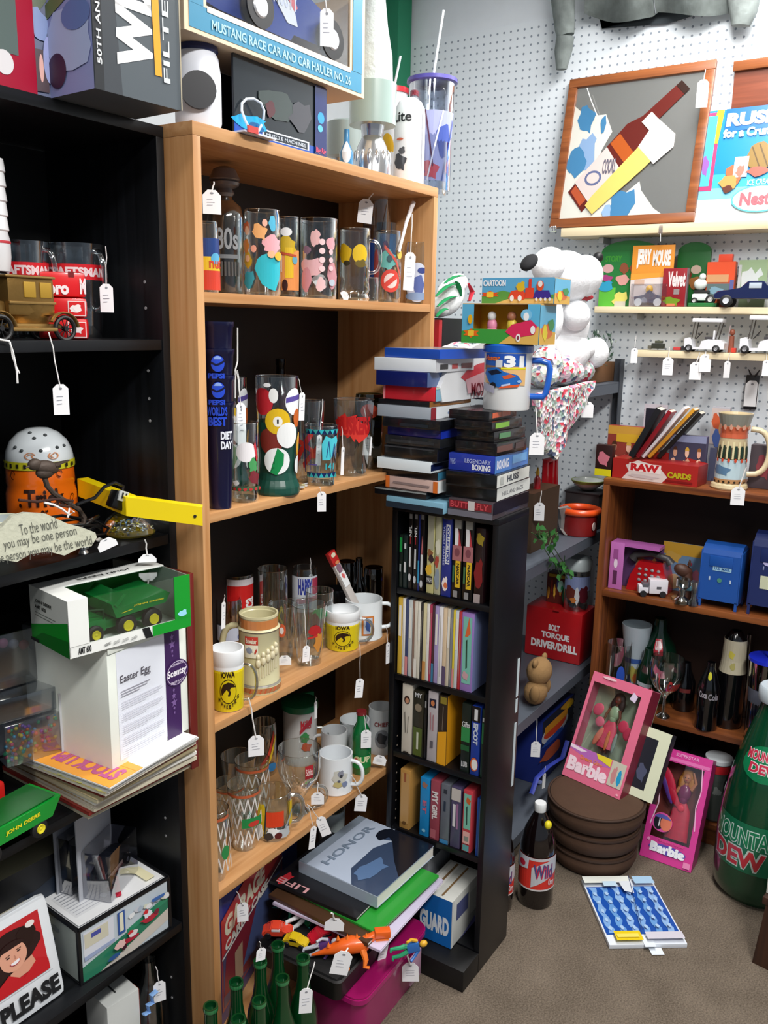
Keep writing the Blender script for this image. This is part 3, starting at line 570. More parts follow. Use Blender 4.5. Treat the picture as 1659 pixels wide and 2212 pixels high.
vessel('pilsner_glass','second billiard ball glass mostly hidden behind the small holiday glass','glass',531,1060,Z2,66,815,PIL,None,prn=balls(),zr=(.1,.97),half=1.35,bands=[(0.001,.5,'#17463a')],base=False,loc=foot(531,1060,Z2,60)[0]+Vector((.0,.035,0)),tags=[(520,870,22,60,(513,800),('Y',1.15),.05,.5)])
vessel('drinking_glass','small holiday glass with a white round face, green and red print','glass',530,1087,Z2,60,912,'straight',prn=[('e',.1,.75,.6,.18,'#f2eef0'),('l',[(.6,.9),(.8,.6)],.14,'#c8303a'),('p',blot(.5,.5,.3,.14,2),'#4a9a5a'),('p',blot(.6,.28,.35,.14,3),'#7c2c34'),('p',[(-1,.05),(1,.05),(1,.12),(-1,.12)],'#3c6a48'),('p',blot(-.5,.2,.2,.05,6),'#ececec')]+[('e',-.9+i*.3,.085,.1,.03,'#b83a38') for i in range(7)],zr=(.12,.82),half=1.2)
vessel('drinking_glass','clear glass with sloping red print beside the billiard glass','glass',668,1045,Z2,66,865,'pint',prn=[('l',[(-.9,.2),(.2,.75)],.16,'#c42a22'),('l',[(-.8,.6),(.6,.3)],.1,'#c8382c'),('l',[(-.4,.1),(.9,.6)],.12,'#b4281e'),('l',[(.2,.3),(.9,.25)],.1,'#c83a2e')],zr=(.15,.8),half=1.2)
Tq='#2fb6c4'
def tri(y,s,n=7):return [('r',-1,y,1,y+.09,'#14285c')]+[('p',[(-1+i*2/n,y if s else y+.09),(-1+(i+1)*2/n,y if s else y+.09),(-1+(i+.5)*2/n,y+.09 if s else y)],Tq if i % 2 else '#3f9e9c') for i in range(n)]
vessel('drinking_glass','juice glass with turquoise and navy triangle bands and a turquoise heart','glass',694,1052,Z2,72,918,'small',prn=tri(.88,0)+tri(.06,1)+[('p',[(.05,.4),(.45,.4),(.85,.75),(.75,.86),(.5,.8),(.2,.86),(.02,.7)],'#4fc9d8'),('l',[(.25,.45),(.35,.75),(.45,.45)],.04,'#2a4c84'),('l',[(.55,.45),(.65,.7),(.75,.45)],.04,'#2a4c84'),('t',.2,.22,.65,.34,'141','#38b0bc'),('r',-1,.15,-.88,.88,'#5a4a94'),('r',-.7,.3,-.2,.32,'#5a4a94')],zr=(.1,.98),half=1.15,tags=[(690,940,12,66,(697,862),('Y',1.15),.05,.4)])
vessel('drinking_glass','wide clear tumbler with a ragged red band of lettering','glass',762,1032,Z2,88,862,'pint',prn=[('p',blot(-.2,.68,.75,.16,3,26,.4),'#cc2a26'),('p',blot(.2,.6,.6,.12,8,22,.5),'#d83a30'),('t',-.8,.55,.9,.82,'HUSKERS','#b81e20',0,.05)],zr=(.08,.95),half=1.1,tags=[(795,940,19,44,(786,880),('Y',1.15),.05,.2),(741,965,10,62,(738,922),('Y',1.14),.05,.9)])
vessel('drinking_glass','clear glass with red shapes at the very right end of the second oak shelf','glass',815,1015,Z2,62,850,'jar',glass('#b6bfae',.5),prn=[('e',0,.85,.6,.12,'#b8402c')],half=1,loc=foot(818,1022,Z2,58)[0]+Vector((.03,.05,0)))
bk=glass('#2a2a30',.5)
vessel('glass_bottle','dark bottle standing in the shadow at the back of the second shelf','bottle',708,1010,Z2,52,775,[(0,0),(.95,0),(1,.02),(1,.62),(.85,.7),(.42,.8),(.36,.94),(.42,.95),(.42,1)],mat('#08080b',.15),loc=Vector((1.63,1.36,Z2)))
t=thing('coin_pile','small heap of gold and silver trinkets on the shelf edge with a tag hanging down','trinkets',gz(662,1056,Z2)+Vector((0,.01,0)))
for i in range(9):
    g_=random.Random(i);M_=tm((g_.uniform(-.022,.022),g_.uniform(-.008,.01),.002+.0016*(i % 3)),g_.uniform(0,3),g_.uniform(-.3,.3));lt(t,'trinket',[(0,0),(.006,0),(.006,.0022),(0,.0022)],mat('#d8cf9a' if i % 2 else '#dcdfe2',.3,.5),12,M=M_)
tag(t,695,1062,19,44,(690,1052),('Y',1.114),yaw=.1)
# ================================================================ third shelf (Z3)
YEL=mat('#dcc614',.35,coat=.3)
def hawk_mug(label,u,vb,w,vt,hd):
    t=vessel('travel_mug',label,'mug',u,vb,Z3,w,vt,[(0,0),(.86,0),(.9,.02),(.98,.74),(.98,.76),(1.0,.77),(1.02,.98),(1.0,1.0)],mat('#f1f4f6',.3,coat=.3),handle=PI/2+hd,hm=glass('#c8ccce',.8),hr=(.12,.72),hs=1.15,hth=.1)
    h,R=t['_h'],t['_r'];pr=[(R*.9,.02*h),(R*.98,.74*h)];fa=facing(TF[t].translation)
    artwork(t,'yellow_sleeve',[('r',-1,0,1,1,'#dcc614')],wrap(pr,.015*h,.745*h,fa,PI*.999),.3,cut=.06,coat=.3)
    D='#2a1608'
    artwork(t,'printed_logo',[('t',-.42,.78,.42,.93,'IOWA',D,0,.04),('e',0,.45,.52,.3,D),('e',0,.45,.48,.275,'#d8c010'),('p',[(-.44,.48),(-.3,.62),(0,.68),(.3,.64),(.46,.54),(.2,.55),(.1,.5),(.16,.42),(.1,.34),(0,.33),(-.02,.38),(.04,.4),(0,.46),(-.1,.5),(-.3,.4),(-.4,.34)],D),('e',.3,.5,.1,.025,'#d8c010')]+[('t',-.62+i*.165+(0),.03+abs(i-3.2)**2*.016,-.5+i*.165,.13+abs(i-3.2)**2*.016,ch,D,0,.05) for i,ch in enumerate('HAWKEYES')],wrap([(a+.0007,b) for a,b in pr],.05*h,.74*h,fa,1.0),.3,cut=.1,step=.0002)
    return t
t=hawk_mug('yellow IOWA HAWKEYES mug with white rim, leftmost at the front of the third shelf',494,1541,70,1398,-.15)
tag(t,553,1589,34,48,(537,1508),('Y',YO-.008),yaw=.15)
t=hawk_mug('yellow IOWA HAWKEYES mug with white rim standing beside the plain white mug',740,1410,74,1315,.1)
tag(t,778,1466,18,44,(777,1392),('Y',YO-.008),yaw=.3,tilt=.08)
# ceramic stein
CR='#c9bf92'
t=vessel('beer_stein','cream ceramic stein with horse team relief and an orange brown rim','stein',561,1503,Z3,92,1322,[(0,0),(.98,0),(1,.02),(1,.09),(.93,.12),(.93,.8),(.98,.82),(.86,.84),(.86,.96),(.9,.97),(.9,1)],mat('#cfc8a0',.35,coat=.4),handle=-PI/2-.2,hm=mat('#cdc79e',.35,coat=.4),hr=(.3,.82),hth=.15,hs=1.1,
           bands=[(.84,.955,'#c07a44'),(.8,.82,'#8e8a80'),(.03,.09,'#b0764c'),(.1,.125,'#8f8b82')],
           prn=[('r',-.75,.66,-.05,.92,'#c23a2c'),('p',[(-.75,.35),(-.05,.35),(-.05,.7),(-.75,.7)],'#e7e2cd'),('p',blot(-.5,.55,.2,.08,2),'#8890a4'),('t',-.68,.74,-.12,.88,'Budweiser','#efe6d0'),('p',[(-.2,.45),(-.1,.55),(-.14,.62),(-.24,.5)],'#b83a30')],zr=(.32,.8),half=.95)
h_,R_=t['_h'],t['_r'];fa=facing(TF[t].translation)
for i in range(5):
    q=fa+(-.05+i*.24);z_=h_*(.5+.03*i);p=Vector((R_*.95*math.cos(q),R_*.95*math.sin(q),0));bm=B()
    blob(bm,(p.x,p.y,z_),R_*.1,R_*.1,R_*.14);blob(bm,(p.x,p.y,z_-R_*.3),R_*.13,R_*.13,R_*.22)
    for s in (-.05,.05):tube(bm,[(R_*.95*math.cos(q+s),R_*.95*math.sin(q+s),z_-R_*.4),(R_*.94*math.cos(q+s*1.3),R_*.94*math.sin(q+s*1.3),z_-R_*1.1)],R_*.03,6)
    part(t,'horse_relief',bm,mat('#d9cfae',.4,coat=.3))
for i in range(6):
    bm=B();q=fa-.45+i*.23;tube(bm,[((R_+.0005)*math.cos(q),(R_+.0005)*math.sin(q),h_*.03),((R_+.0005)*math.cos(q+.08),(R_+.0005)*math.sin(q+.08),h_*.085)],.0014,6);part(t,'rim_bead',bm,mat('#c85a34',.4))
# white mug with paddle
t=vessel('coffee_mug','large white mug with an orange and blue panel holding a long wooden box','mug',785,1388,Z3,82,1292,'mug',mat('#e9eff2',.25,coat=.4),handle=PI/2+.15,hs=1.0,hr=(.22,.85),prn=[('r',-.1,.1,.62,.72,'#d07a34'),('r',0,.15,.52,.67,'#c4cde0'),('p',blot(.26,.4,.15,.2,3),'#3c5aa0'),('r',-.5,.1,-.22,.5,'#cfe0e4')],half=.9)
tag(t,838,1388,12,48,(834,1352),('Y',YO-.006),yaw=.9)
mug_=t
P0=gy(762,1296,1.19);P1=gy(716,1200,1.23)
d_=(P1-P0);L_=d_.length;M_=Matrix.Translation(P0) @ d_.to_track_quat('Z','Y').to_matrix().to_4x4()
t=thing('wooden_box','long slim red topped wooden box leaning out of the white mug','box',M=M_ @ Matrix.Rotation(0,4,'Z'))
L0=-.075;M0=Matrix.Rotation(YAW+PI/2+.2,4,'Z')
bx(t,'box_body',-.011,.011,-.005,.005,L0,L_*.8,mat('#c9c2bd',.5),.0008,M=M0);bx(t,'red_end',-.0125,.0125,-.006,.006,L_*.8,L_*1.08,mat('#c22a28',.4),.001,M=M0)
q_=artwork(t,'printed_panel',[('e',.5,.93,.32,.04,'#e6dcc0'),('p',blot(.5,.66,.38,.1,2),'#8c6a7c'),('r',.1,.3,.9,.58,'#eef0f2'),('p',blot(.5,.5,.2,.06,3),'#d86a6a'),('e',.5,.78,.3,.03,'#d88a5a')],lambda x,y,h:M0 @ Vector((-.0125+.025*x,-.0062-h,L_*1.08*y)),.4)
# back row
vessel('drinking_glass','glass with a red soda can print behind the stein','glass',517,1300,Z3,62,1238,'straight',prn=[('r',-1,0,1,.9,'#cf2222'),('r',-1,.9,1,1,'#d9d4da'),('t',.1,.3,.9,.7,'Coca','#f4f2f2',90),('r',-.75,.1,-.62,.9,'#ececec')],zr=(.02,.96),half=1.3,loc=Vector((gz(517,1380,Z3).x,gz(517,1380,Z3).y,Z3)))
vessel('lidded_cup','small cup with grey lid and white string behind the stein at the left','cup',497,1420,Z3,54,1292,'jar',glass('#c9ccd4',.7),prn=[('r',-1,.1,1,.5,'#c9d2e6'),('e',.8,.2,.3,.1,'#3450a0')],half=1.2,tags=[(483,1300,12,60,(485,1285),('Y',1.2),.05,.8)],loc=gz(497,1395,Z3))
vessel('coffee_mug','white cup rim peeping from the left corner of the third shelf','mug',462,1330,Z3,30,1268,'jar',mat('#dcdfe0',.3),prn=[('p',blot(.2,.3,.8,.3,4),'#6a4a3c')],loc=gz(466,1380,Z3)+Vector((.01,0,0)))
for i,(u,vb,w,vt,lab) in enumerate(((590,1385,64,1228,'tall clear glass with faint yellow drawing behind the stein'),(612,1430,62,1305,'clear glass with an orange badge right behind the stein'),(668,1438,74,1305,'clear beer glass with red print at the front of the third shelf'),(690,1400,60,1275,'clear glass with a dark rim and green patch behind the beer glass'),(640,1400,56,1300,'clear glass tucked between the orange badge glass and the beer glass'))):
    pp=[[('l',[(.2,.2),(.5,.5),(.8,.3)],.08,'#c2ae2c'),('l',[(.3,.35),(.7,.15)],.06,'#c2ae2c'),('e',-.1,.6,.1,.04,'#9a9ca0')],[('e',-.1,.62,.28,.16,'#d2603a'),('e',-.1,.62,.14,.08,'#e9e4e0')],[('p',blot(.3,.66,.4,.12,5),'#b8262a'),('p',blot(.6,.42,.3,.2,7),'#d08a3c'),('l',[(-.1,.5),(.5,.55)],.04,'#c8302e')],[('p',blot(0,.7,.5,.12,5),'#1f8a4c'),('p',blot(-.3,.5,.3,.2,5),'#5c3030')],[('p',blot(0,.4,.4,.2,9),'#3a3a3e')]][i]
    q=gz(u,vb-8,Z3);tg=[[],[(615,1416,28,22,None,('Y',1.16),.0,.1)],[(662,1395,18,36,(656,1308),('Y',1.15),.05,.6)],[],[]][i]
    vessel('drinking_glass',lab,'glass',u,vb,Z3,w,vt,['straight','pint','pint','straight','straight'][i],prn=pp,half=1.1,loc=q,tags=tg,group=None)
vessel('drinking_glass','glass with a white band marked HAPPY in blue at the back of the third shelf','glass',662,1330,Z3,54,1225,'jar',prn=[('r',-1,0,1,1,'#d5dbe4'),('t',-.4,.5,.5,.95,'HAPPY','#27379a',0,.04),('l',[(-.5,.3),(1,.4)],.14,'#c88a96'),('r',.5,.5,1,.95,'#b03a54')],zr=(.35,.9),half=1.2,loc=gz(658,1362,Z3),tags=[(672,1240,9,40,(670,1205),('Y',1.3),.05,.5)])
for i,(u,w,vt,c_,lab) in enumerate(((775,40,1205,'#3a2a26','small dark bottle with amber foot behind the white mug'),(806,44,1225,'#5a3a30','short glass with red base in the right corner of the third shelf'),(748,40,1212,'#4a4a48','slim smoky glass behind the leaning wooden box'))):
    vessel('glass_bottle' if i ==0 else 'drinking_glass',lab,'bottle' if i ==0 else 'glass',u,1335,Z3,w,vt,'jar' if i else [(0,0),(.95,0),(1,.03),(1,.5),(.4,.7),(.4,1)],glass('#8a7468' if i else '#584038',.6),prn=[('e',0,.2,.9,.16,['#9a5a28','#a8322c','#2c2c30'][i])],loc=Vector((gz(u,1335,Z3).x,min(1.37,gz(u,1335,Z3).y),Z3)))
vessel('dark_bowl','black cup lying low behind the second yellow mug','cup',728,1345,Z3,52,1270,'jar',mat('#0c0c0e',.2),loc=gz(726,1352,Z3))
# ================================================================ fourth shelf (Z4)
def net(n=6):
    s=[('r',-1,.9,1,.95,'#c4603a')]
    for k in range(3):
        for i in range(n):x=-1+2*i/n;s += [('l',[(x,.62-.28*k),(x+1/n,.88-.28*k)],.05,'#e6e2de'),('l',[(x+1/n,.88-.28*k),(x+2/n,.62-.28*k)],.05,'#e6e2de')]
    return s
vessel('drinking_glass','basketball net glass with a green and red logo, foremost of the net glasses','glass',529,1846,Z4,72,1692,'pint',prn=net()+[('r',-.1,.38,.75,.56,'#1f8a48'),('e',.4,.44,.25,.05,'#c83a30')],zr=(.12,.98),half=1.25,group=None)
vessel('drinking_glass','basketball net glass cut by the oak stile at the left end of the shelf','glass',478,1892,Z4,62,1745,'pint',prn=net()+[('e',.5,.4,.2,.12,'#2c8a4a')],zr=(.12,.98),half=1.25,loc=Vector((XA+.019+.034,gz(484,1880,Z4).y,Z4)))
vessel('drinking_glass','taller basketball net glass standing second in the row of net glasses','glass',545,1775,Z4,74,1640,'pint',prn=net(),zr=(.12,.98),half=1.25,loc=gz(546,1762,Z4))
vessel('drinking_glass','basketball net glass in the dark corner behind the stile','glass',490,1800,Z4,66,1690,'pint',prn=net(5),zr=(.12,.98),half=1.2,loc=gz(497,1775,Z4))
vessel('drinking_glass','plain clear glass behind the row of net glasses','glass',520,1735,Z4,76,1632,'pint',loc=gz(516,1712,Z4))
vessel('beer_mug','low glass mug with yellow panels, a red patch and white and grey shapes','mug',591,1820,Z4,78,1707,[(0,0),(.96,0),(1,.05),(1,.9),(.95,1)],prn=[('r',-1,.05,-.35,.9,'#d9b618'),('p',[(-1,.9),(-.4,.98),(-.35,.7),(-1,.6)],'#e0c01e'),('l',[(-.4,.02),(-.3,.95)],.05,'#20242c'),('r',-.3,.36,.45,.78,'#d6401e'),('r',.7,.3,1,.95,'#d9b618'),('l',[(.68,.1),(.75,.95)],.05,'#2a3034'),('p',blot(.05,.2,.32,.16,3),'#eceeee'),('p',blot(.5,.18,.3,.14,4),'#b9bec2'),('p',blot(-.68,.25,.22,.24,5),'#eceeee'),('e',.2,.13,.16,.09,'#5a1c1c'),('l',[(.5,.3),(.9,.7)],.08,'#9aa2a8'),('p',blot(-.2,.12,.2,.1,9),'#2a2a2e')],zr=(.06,.9),half=1.25,handle=PI/2+.1,hm=glass('#dfe6e6',.85),hth=.12)
t=vessel('glass_goblet','large heavy glass mug with a small red label and a knobbly stem','goblet',646,1770,Z4,60,1615,[(0,0),(.75,0),(.8,.03),(.35,.14),(.32,.24),(.9,.4),(1.35,.55),(1.55,.72),(1.5,1)],prn=[('r',.35,.45,.85,.8,'#a81f2c'),('t',.4,.55,.8,.72,'Schlitz','#e2c8c4')],zr=(.4,.98),half=.8,handle=PI/2+.3,hr=(.02,.36),hm=glass('#e8eeee',.8),hs=1.6,hth=.16)
tag(t,690,1765,22,48,(664,1738),('Y',YO-.004),tilt=-.35,yaw=.1);tag(t,678,1785,16,52,(664,1738),('Y',YO-.004),tilt=.12,yaw=.6)
t=vessel('tall_mug','tall white mug with a green lid at the back of the fourth oak shelf','mug',648,1650,Z4,74,1525,'mug',mat('#c4c4c2',.35),prn=[('t',.05,.72,.75,.9,'Miller','#c22a38'),('p',[(0,.62),(.75,.86),(.75,.97),(0,.7)],'#b23040'),('p',blot(.3,.55,.3,.1,2),'#3c8a4e'),('p',blot(.4,.35,.3,.1,3),'#c8583a')],zr=(.05,.95),half=1.0,handle=PI/2,hm=glass('#cfd8d4',.8),hr=(.15,.6),loc=gz(648,1640,Z4))
h_,R_=t['_h'],t['_r'];lt(t,'green_lid',[(R_*1.0,h_-.004),(R_*1.06,h_-.002),(R_*1.06,h_+.014),(R_*.9,h_+.018),(0,h_+.018)],mat('#0f6a44',.35))
tag(t,682,1515,8,40,(682,1505),('Y',1.25),yaw=.8)
t=thing('green_folder','dark green upright sleeve behind the tall white mug','folder',Vector((gz(692,1625,Z4).x,1.37,Z4)),-.5);bx(t,'sleeve',-.03,.03,-.004,.004,0,ztop(TF[t].translation,1497)-Z4,mat('#0f8a4c',.4),.001);bx(t,'spine_fold',-.033,-.03,-.004,.004,0,.12,mat('#0a6a3a',.4))
t=vessel('coffee_mug','white mug with a grey and yellow sketch, foremost on the fourth shelf','mug',725,1722,Z4,74,1625,'mug',mat('#e6ebef',.25,coat=.3),prn=[('p',blot(.3,.5,.5,.28,3),'#c9c9c0'),('p',blot(.35,.66,.2,.12,4),'#8c8f9c'),('e',.35,.58,.1,.06,'#3a3c44'),('p',blot(.1,.3,.3,.1,5),'#bdb27c'),('p',blot(.6,.3,.2,.1,6),'#7c88a8'),('e',.2,.42,.1,.04,'#54586a')],half=.9,handle=PI/2-.35,hr=(.2,.85))
tag(t,686,1712,28,28,(686,1690),('Y',1.128),yaw=0);tag(t,782,1716,26,40,(760,1676),('Y',YO-.005),yaw=.1,tilt=.1)
vessel('coffee_mug','white mug with nothing printed, behind the sketch mug','mug',722,1665,Z4,58,1576,'mug',mat('#d5d9dc',.3),handle=-PI/2,loc=gz(722,1650,Z4))
vessel('coffee_mug','white mug standing behind the green soda bottle','mug',777,1650,Z4,66,1553,'mug',mat('#dfe5e8',.25),handle=PI/2+.6,loc=gz(776,1642,Z4)+Vector((.02,.03,0)))
t=vessel('coffee_mug','white mug with a dark round picture at the right end of the fourth shelf','mug',818,1635,Z4,56,1525,'mug',mat('#cfd4d6',.3),prn=[('e',.1,.35,.55,.26,'#8a8f96'),('p',blot(.1,.35,.4,.18,3),'#3c4046'),('t',-.5,.7,.7,.82,'CHIEFS','#8c3a3c')],half=1.0,loc=gz(822,1620,Z4))
tag(t,823,1632,28,22,None,('Y',1.125),yaw=0,tilt=.2)
gg=mat('#0e6a34',.12,coat=.8)
t=vessel('soda_bottle','green glass soda bottle with red cap and a white tag on the fourth shelf','bottle',779,1676,Z4,44,1535,[(0,0),(.92,0),(1,.03),(1,.42),(.94,.5),(1,.58),(.78,.72),(.46,.82),(.42,.97),(0,.97)],gg,prn=[('r',-1,.0,1,.62,'#17803c'),('e',-.3,.42,.3,.2,'#c8c890'),('t',-.05,.3,.75,.6,'UP','#d8dcae'),('e',-.35,.4,.16,.12,'#cf2a2c')],zr=(.12,.45),half=1.2)
h_,R_=t['_h'],t['_r'];lt(t,'red_cap',[(R_*.46,h_*.94),(R_*.5,h_*.945),(R_*.5,h_),(0,h_)],mat('#7c2428',.3),18);tag(t,791,1577,22,42,(786,1545),('Y',1.14),yaw=.15)
vessel('drinking_glass','glass with a rainbow stripe in the shadows of the fourth shelf','glass',578,1670,Z4,52,1558,'jar',prn=[('l',[(-.3,.1),(.3,.45),(.7,.95)],.14,'#c8402c'),('l',[(-.2,.05),(.4,.35),(.85,.85)],.12,'#d8b42c'),('e',.5,.12,.4,.1,'#2c7cb8'),('p',blot(-.5,.6,.3,.1,3),'#3a5c3c')],half=1.2,loc=gz(572,1668,Z4))
# ================================================================ black bookcase shelves
# -- B2: red banded mugs, ashtrays, bronze car, spark plug bank
def at2(pl,u,z):return at_uz(pl,u,z)
RED='#d2202a'
for u,w,vt,yy,lab,tx in ((172,118,528,1.33,'clear glass mug with red CRAFTSMAN band and a hanging white tag','CRAFTSMAN'),(62,104,522,1.35,'clear glass mug with red lettered band behind the bronze car','CRAFTSMAN')):
    c=at2(('Y',yy),u,B2);t=vessel('glass_mug',lab,'mug',u,700,B2,w,vt,[(0,0),(.78,0),(.8,.02),(.86,.12),(.98,.95),(1,1)],glass('#dfe6ea',.6),loc=c,handle=PI/2-.8 if u >100 else PI/2-.5,hm=glass('#dfe6ea',.8),hr=(.3,.92),hs=.6,
               prn=[('r',-1,0,1,1,RED),('t',-.95,.2,.93,.8,tx,'#f0d8da',0,.05)],zr=(.62,.78),half=1.3,base=True)
    if u >100:tag(t,229,613,28,60,(228,532),('Y',1.25),yaw=.2)
c=at2(('Y',1.26),140,B2)
for i,(z0,hh,r,lab) in enumerate(((0,.034,.0385,'bottom of the three stacked red square ashtrays'),(.0345,.032,.037,'middle of the three stacked red square ashtrays, white emblem in a frame'),(.067,.04,.0355,'top of the three stacked red square ashtrays, white lettering'))):
    t=thing('ashtray',lab,'ashtray',(c.x,c.y,B2+z0),YAW-PI/2+.3+.05*i,group='stacked red ashtrays');m_=mat('#e0161c',.3,coat=.4)
    bm=B();box(bm,-r,r,-r,r,0,hh,.007);part(t,'tray_body',bm,m_)
    if i ==2:
        bx(t,'cigarette_notch',r*.25,r*.5,-r-.0008,-r+.004,hh-.008,hh+.0006,mat('#7c0c12',.4));artwork(t,'printed_logo',[('t',.02,.1,.62,.62,'boro','#f6e6e8',0,.05),('t',.86,.14,.99,.75,'M','#f6e6e8',0,.05)],panel((-r,-r-.0006,0),(2*r,0,0),(0,0,hh)))
    else:artwork(t,'printed_logo',[('r',.6-.35*i*0,.1,.97,.84,'#f0dcdc'),('r',.62,.14,.95,.8,'#d8161c'),('p',blot(.78,.48,.12,.2,3+i),'#f4e8e8'),('l',[(.66,.3),(.7,.5),(.76,.35)],.03,'#f4e8e8')],panel((-r,-r-.0006,0),(2*r,0,0),(0,0,hh)))
# bronze antique car bank
BZ=mat('#8a6a38',.32,.75,bump=.15,scale=60);BZ2=mat('#a5834c',.35,.7);TY=mat('#0c0c0e',.5)
a=at2(('Y',1.225),-62,B2);b=at2(('Y',1.225),132,B2)
t=thing('model_car','bronze antique sedan model with black spoked wheels on the black shelf','model car',((a.x+b.x)/2,1.225,B2+.0),0)
L_=(b.x-a.x);cx=L_*.0;h_=ztop(Vector((cx+a.x+L_*.45,1.225,B2)),594)-B2
bx(t,'cabin_body',-.03*1,L_*.33,-.026,.026,h_*.38,h_*.98,BZ,.006)
bx(t,'roof',-.034,L_*.34,-.029,.029,h_*.955,h_,BZ2,.003)
lt(t,'rounded_belly',[(0,0),(.03,.0),(.045,.02),(.047,.035),(0,.036)],BZ,24,M=tm((L_*.12,0,h_*.2)),sx=1,sy=.58)
bx(t,'hood',-L_*.34,-.03,-.018,.018,h_*.3,h_*.6,BZ,.004);bx(t,'chassis',-L_*.4,L_*.42,-.022,.022,h_*.18,h_*.26,BZ2,.003);bx(t,'running_board',-L_*.2,L_*.3,-.036,-.022,h_*.14,h_*.2,BZ2,.002)
for x0 in (-L_*.02,L_*.16):bx(t,'window',x0,x0+L_*.13,-.0275,-.025,h_*.66,h_*.9,mat('#b08a2e',.5,.4),.001)
bx(t,'window_sill',-.03,L_*.33,-.029,-.026,h_*.56,h_*.6,BZ2,.001)
for x in (-L_*.32,L_*.4):
    for s in (-1,1):
        W_=tb(t,'wheel',[(x+h_*.18*math.cos(q),s*.032,h_*.185+h_*.18*math.sin(q)) for q in [2*PI*i/24 for i in range(24)]],.0035,TY,8,closed=True)
        bm=B()
        for k in range(10):q=PI*k/5;tube(bm,[(x,s*.032,h_*.185),(x+h_*.17*math.cos(q),s*.032,h_*.185+h_*.17*math.sin(q))],.0008,5)
        tube(bm,[(x,s*.036,h_*.185),(x,s*.028,h_*.185)],.004,10);part(W_,'spokes',bm,TY)
    bm=B();tube(bm,[(x+h_*.27*math.cos(q),-.03,h_*.17+h_*.27*math.sin(q)) for q in [.15+i*.28 for i in range(10)]],.006,8,flat=.35);part(t,'mudguard',bm,BZ2)
tag(t,130,830,32,66,(105,718),('Y',YB-.006),yaw=.1)
tb(t,'loose_string',[TF[t].inverted() @ gy(x,y,YB-.006) for x,y in ((-4,733),(20,737),(28,760),(36,800),(38,828))],.0016,STR(),6)
tb(t,'loose_string',[TF[t].inverted() @ gy(x,y,YB-.005) for x,y in ((22,738),(27,770),(34,790),(42,806))],.0012,STR(),6)
c=at2(('Y',1.29),2,B2);zz=[ztop(c,v)-B2 for v in (586,555,520,500,470,340)]
t=thing('spark_plug_bank','tall white bank like a spark plug at the left picture edge','bank',c)
lt(t,'black_thread',[(0,0),(.02,0)]+[p for k in range(8) for p in ((.019,zz[0]*(k+.2)/8),(.0155,zz[0]*(k+.9)/8))]+[(.0,zz[0])],mat('#141416',.4),28)
lt(t,'white_collar',[(0,zz[0]),(.021,zz[0]),(.024,zz[1]),(.024,zz[2]),(.021,zz[3]),(0,zz[3])],mat('#d9dadd',.3),28)
lt(t,'red_ring',[(.0244,zz[2]-.004),(.0248,zz[2]-.002),(.0244,zz[2])],mat('#c43a44',.4),28)
lt(t,'white_insulator',[(.021,zz[3])]+[p for k in range(5) for p in ((.021,zz[3]+(zz[5]-zz[3])*k/5),(.0235,zz[3]+(zz[5]-zz[3])*(k+.1)/5),(.0215,zz[3]+(zz[5]-zz[3])*(k+.95)/5))]+[(.008,zz[5]),(0,zz[5])],mat('#f2f3f5',.25),28)
# -- B3: halloween jar and friends
OR='#d8641a'
c=gz(96,1098,B3);c=at2(('Y',1.37),96,B3)
t=vessel('cookie_jar','orange and white ceramic jar lettered Trick or Treat','jar',96,1100,B3,146,996,[(0,0),(.9,0),(1,.05),(.98,.6),(.93,.7),(.95,.74),(.93,.98),(.9,1)],mat('#e0660f',.2,coat=.6),loc=c,
           prn=[('t',-.42,.42,.55,.68,'Trick','#2a1208',0,.03),('t',-.05,.28,.12,.38,'or','#2a1208'),('t',-.32,.02,.5,.24,'Treat','#2a1208',0,.03),('l',arcpts(.78,.5,.07,.07,0,5,14)+[(.78,.5)],.02,'#5a2208'),('l',arcpts(-.7,.88,.07,.06,0,5,14),.02,'#5a2208'),('l',arcpts(.45,.9,.07,.05,0,5,14),.02,'#5a2208'),('e',-.5,.45,.035,.03,'#2a1208')],zr=(.08,.98),half=1.2)
h_,R_=t['_h'],t['_r'];H2=ztop(c,922)-B3;fa=facing(c)
dome=[(R_*.93,h_),(R_*.945,h_+.003),(R_*.93,h_+.012),(R_*.9,h_+(H2-h_)*.35),(R_*.78,h_+(H2-h_)*.62),(R_*.55,h_+(H2-h_)*.85),(R_*.3,h_+(H2-h_)*.97),(0,H2)]
lt(t,'domed_lid',dome,mat('#dfe6ea',.18,coat=.6),40)
artwork(t,'lid_band',[('r',-1,0,1,1,'#c9c42a')]+[('r',-.95+i*.16,.25,-.89+i*.16,.75,'#23201a') for i in range(12)],wrap([(R_*.95,h_-.012),(R_*.95,h_+.006)],h_-.008,h_+.006,fa,1.5),.3,cut=.1)
for k,(x,z) in enumerate(((-.5,.42),(.05,.42),(.55,.48),(-.15,.75),(.3,.82),(-.75,.5),(.85,.5),(-.4,.88))):
    i_=.35+(z-.35)*1.0;zz_=h_+(H2-h_)*z;rr=R_*(.9 if z <.5 else .7 if z <.8 else .5)*(.98 if z <.5 else 1.0)
    rr=[r1+(r2-r1)*((zz_-a1)/(a2-a1)) for (r1,a1),(r2,a2) in zip(dome,dome[1:]) if a1 <= zz_ <= a2 and a2 >a1][0]
    q=fa+x*1.1;bm=B();blob(bm,(rr*math.cos(q),rr*math.sin(q),zz_),.0035,.0035,.003,u=8,v=6);part(t,'vent_hole',bm,mat('#3c4244',.6))
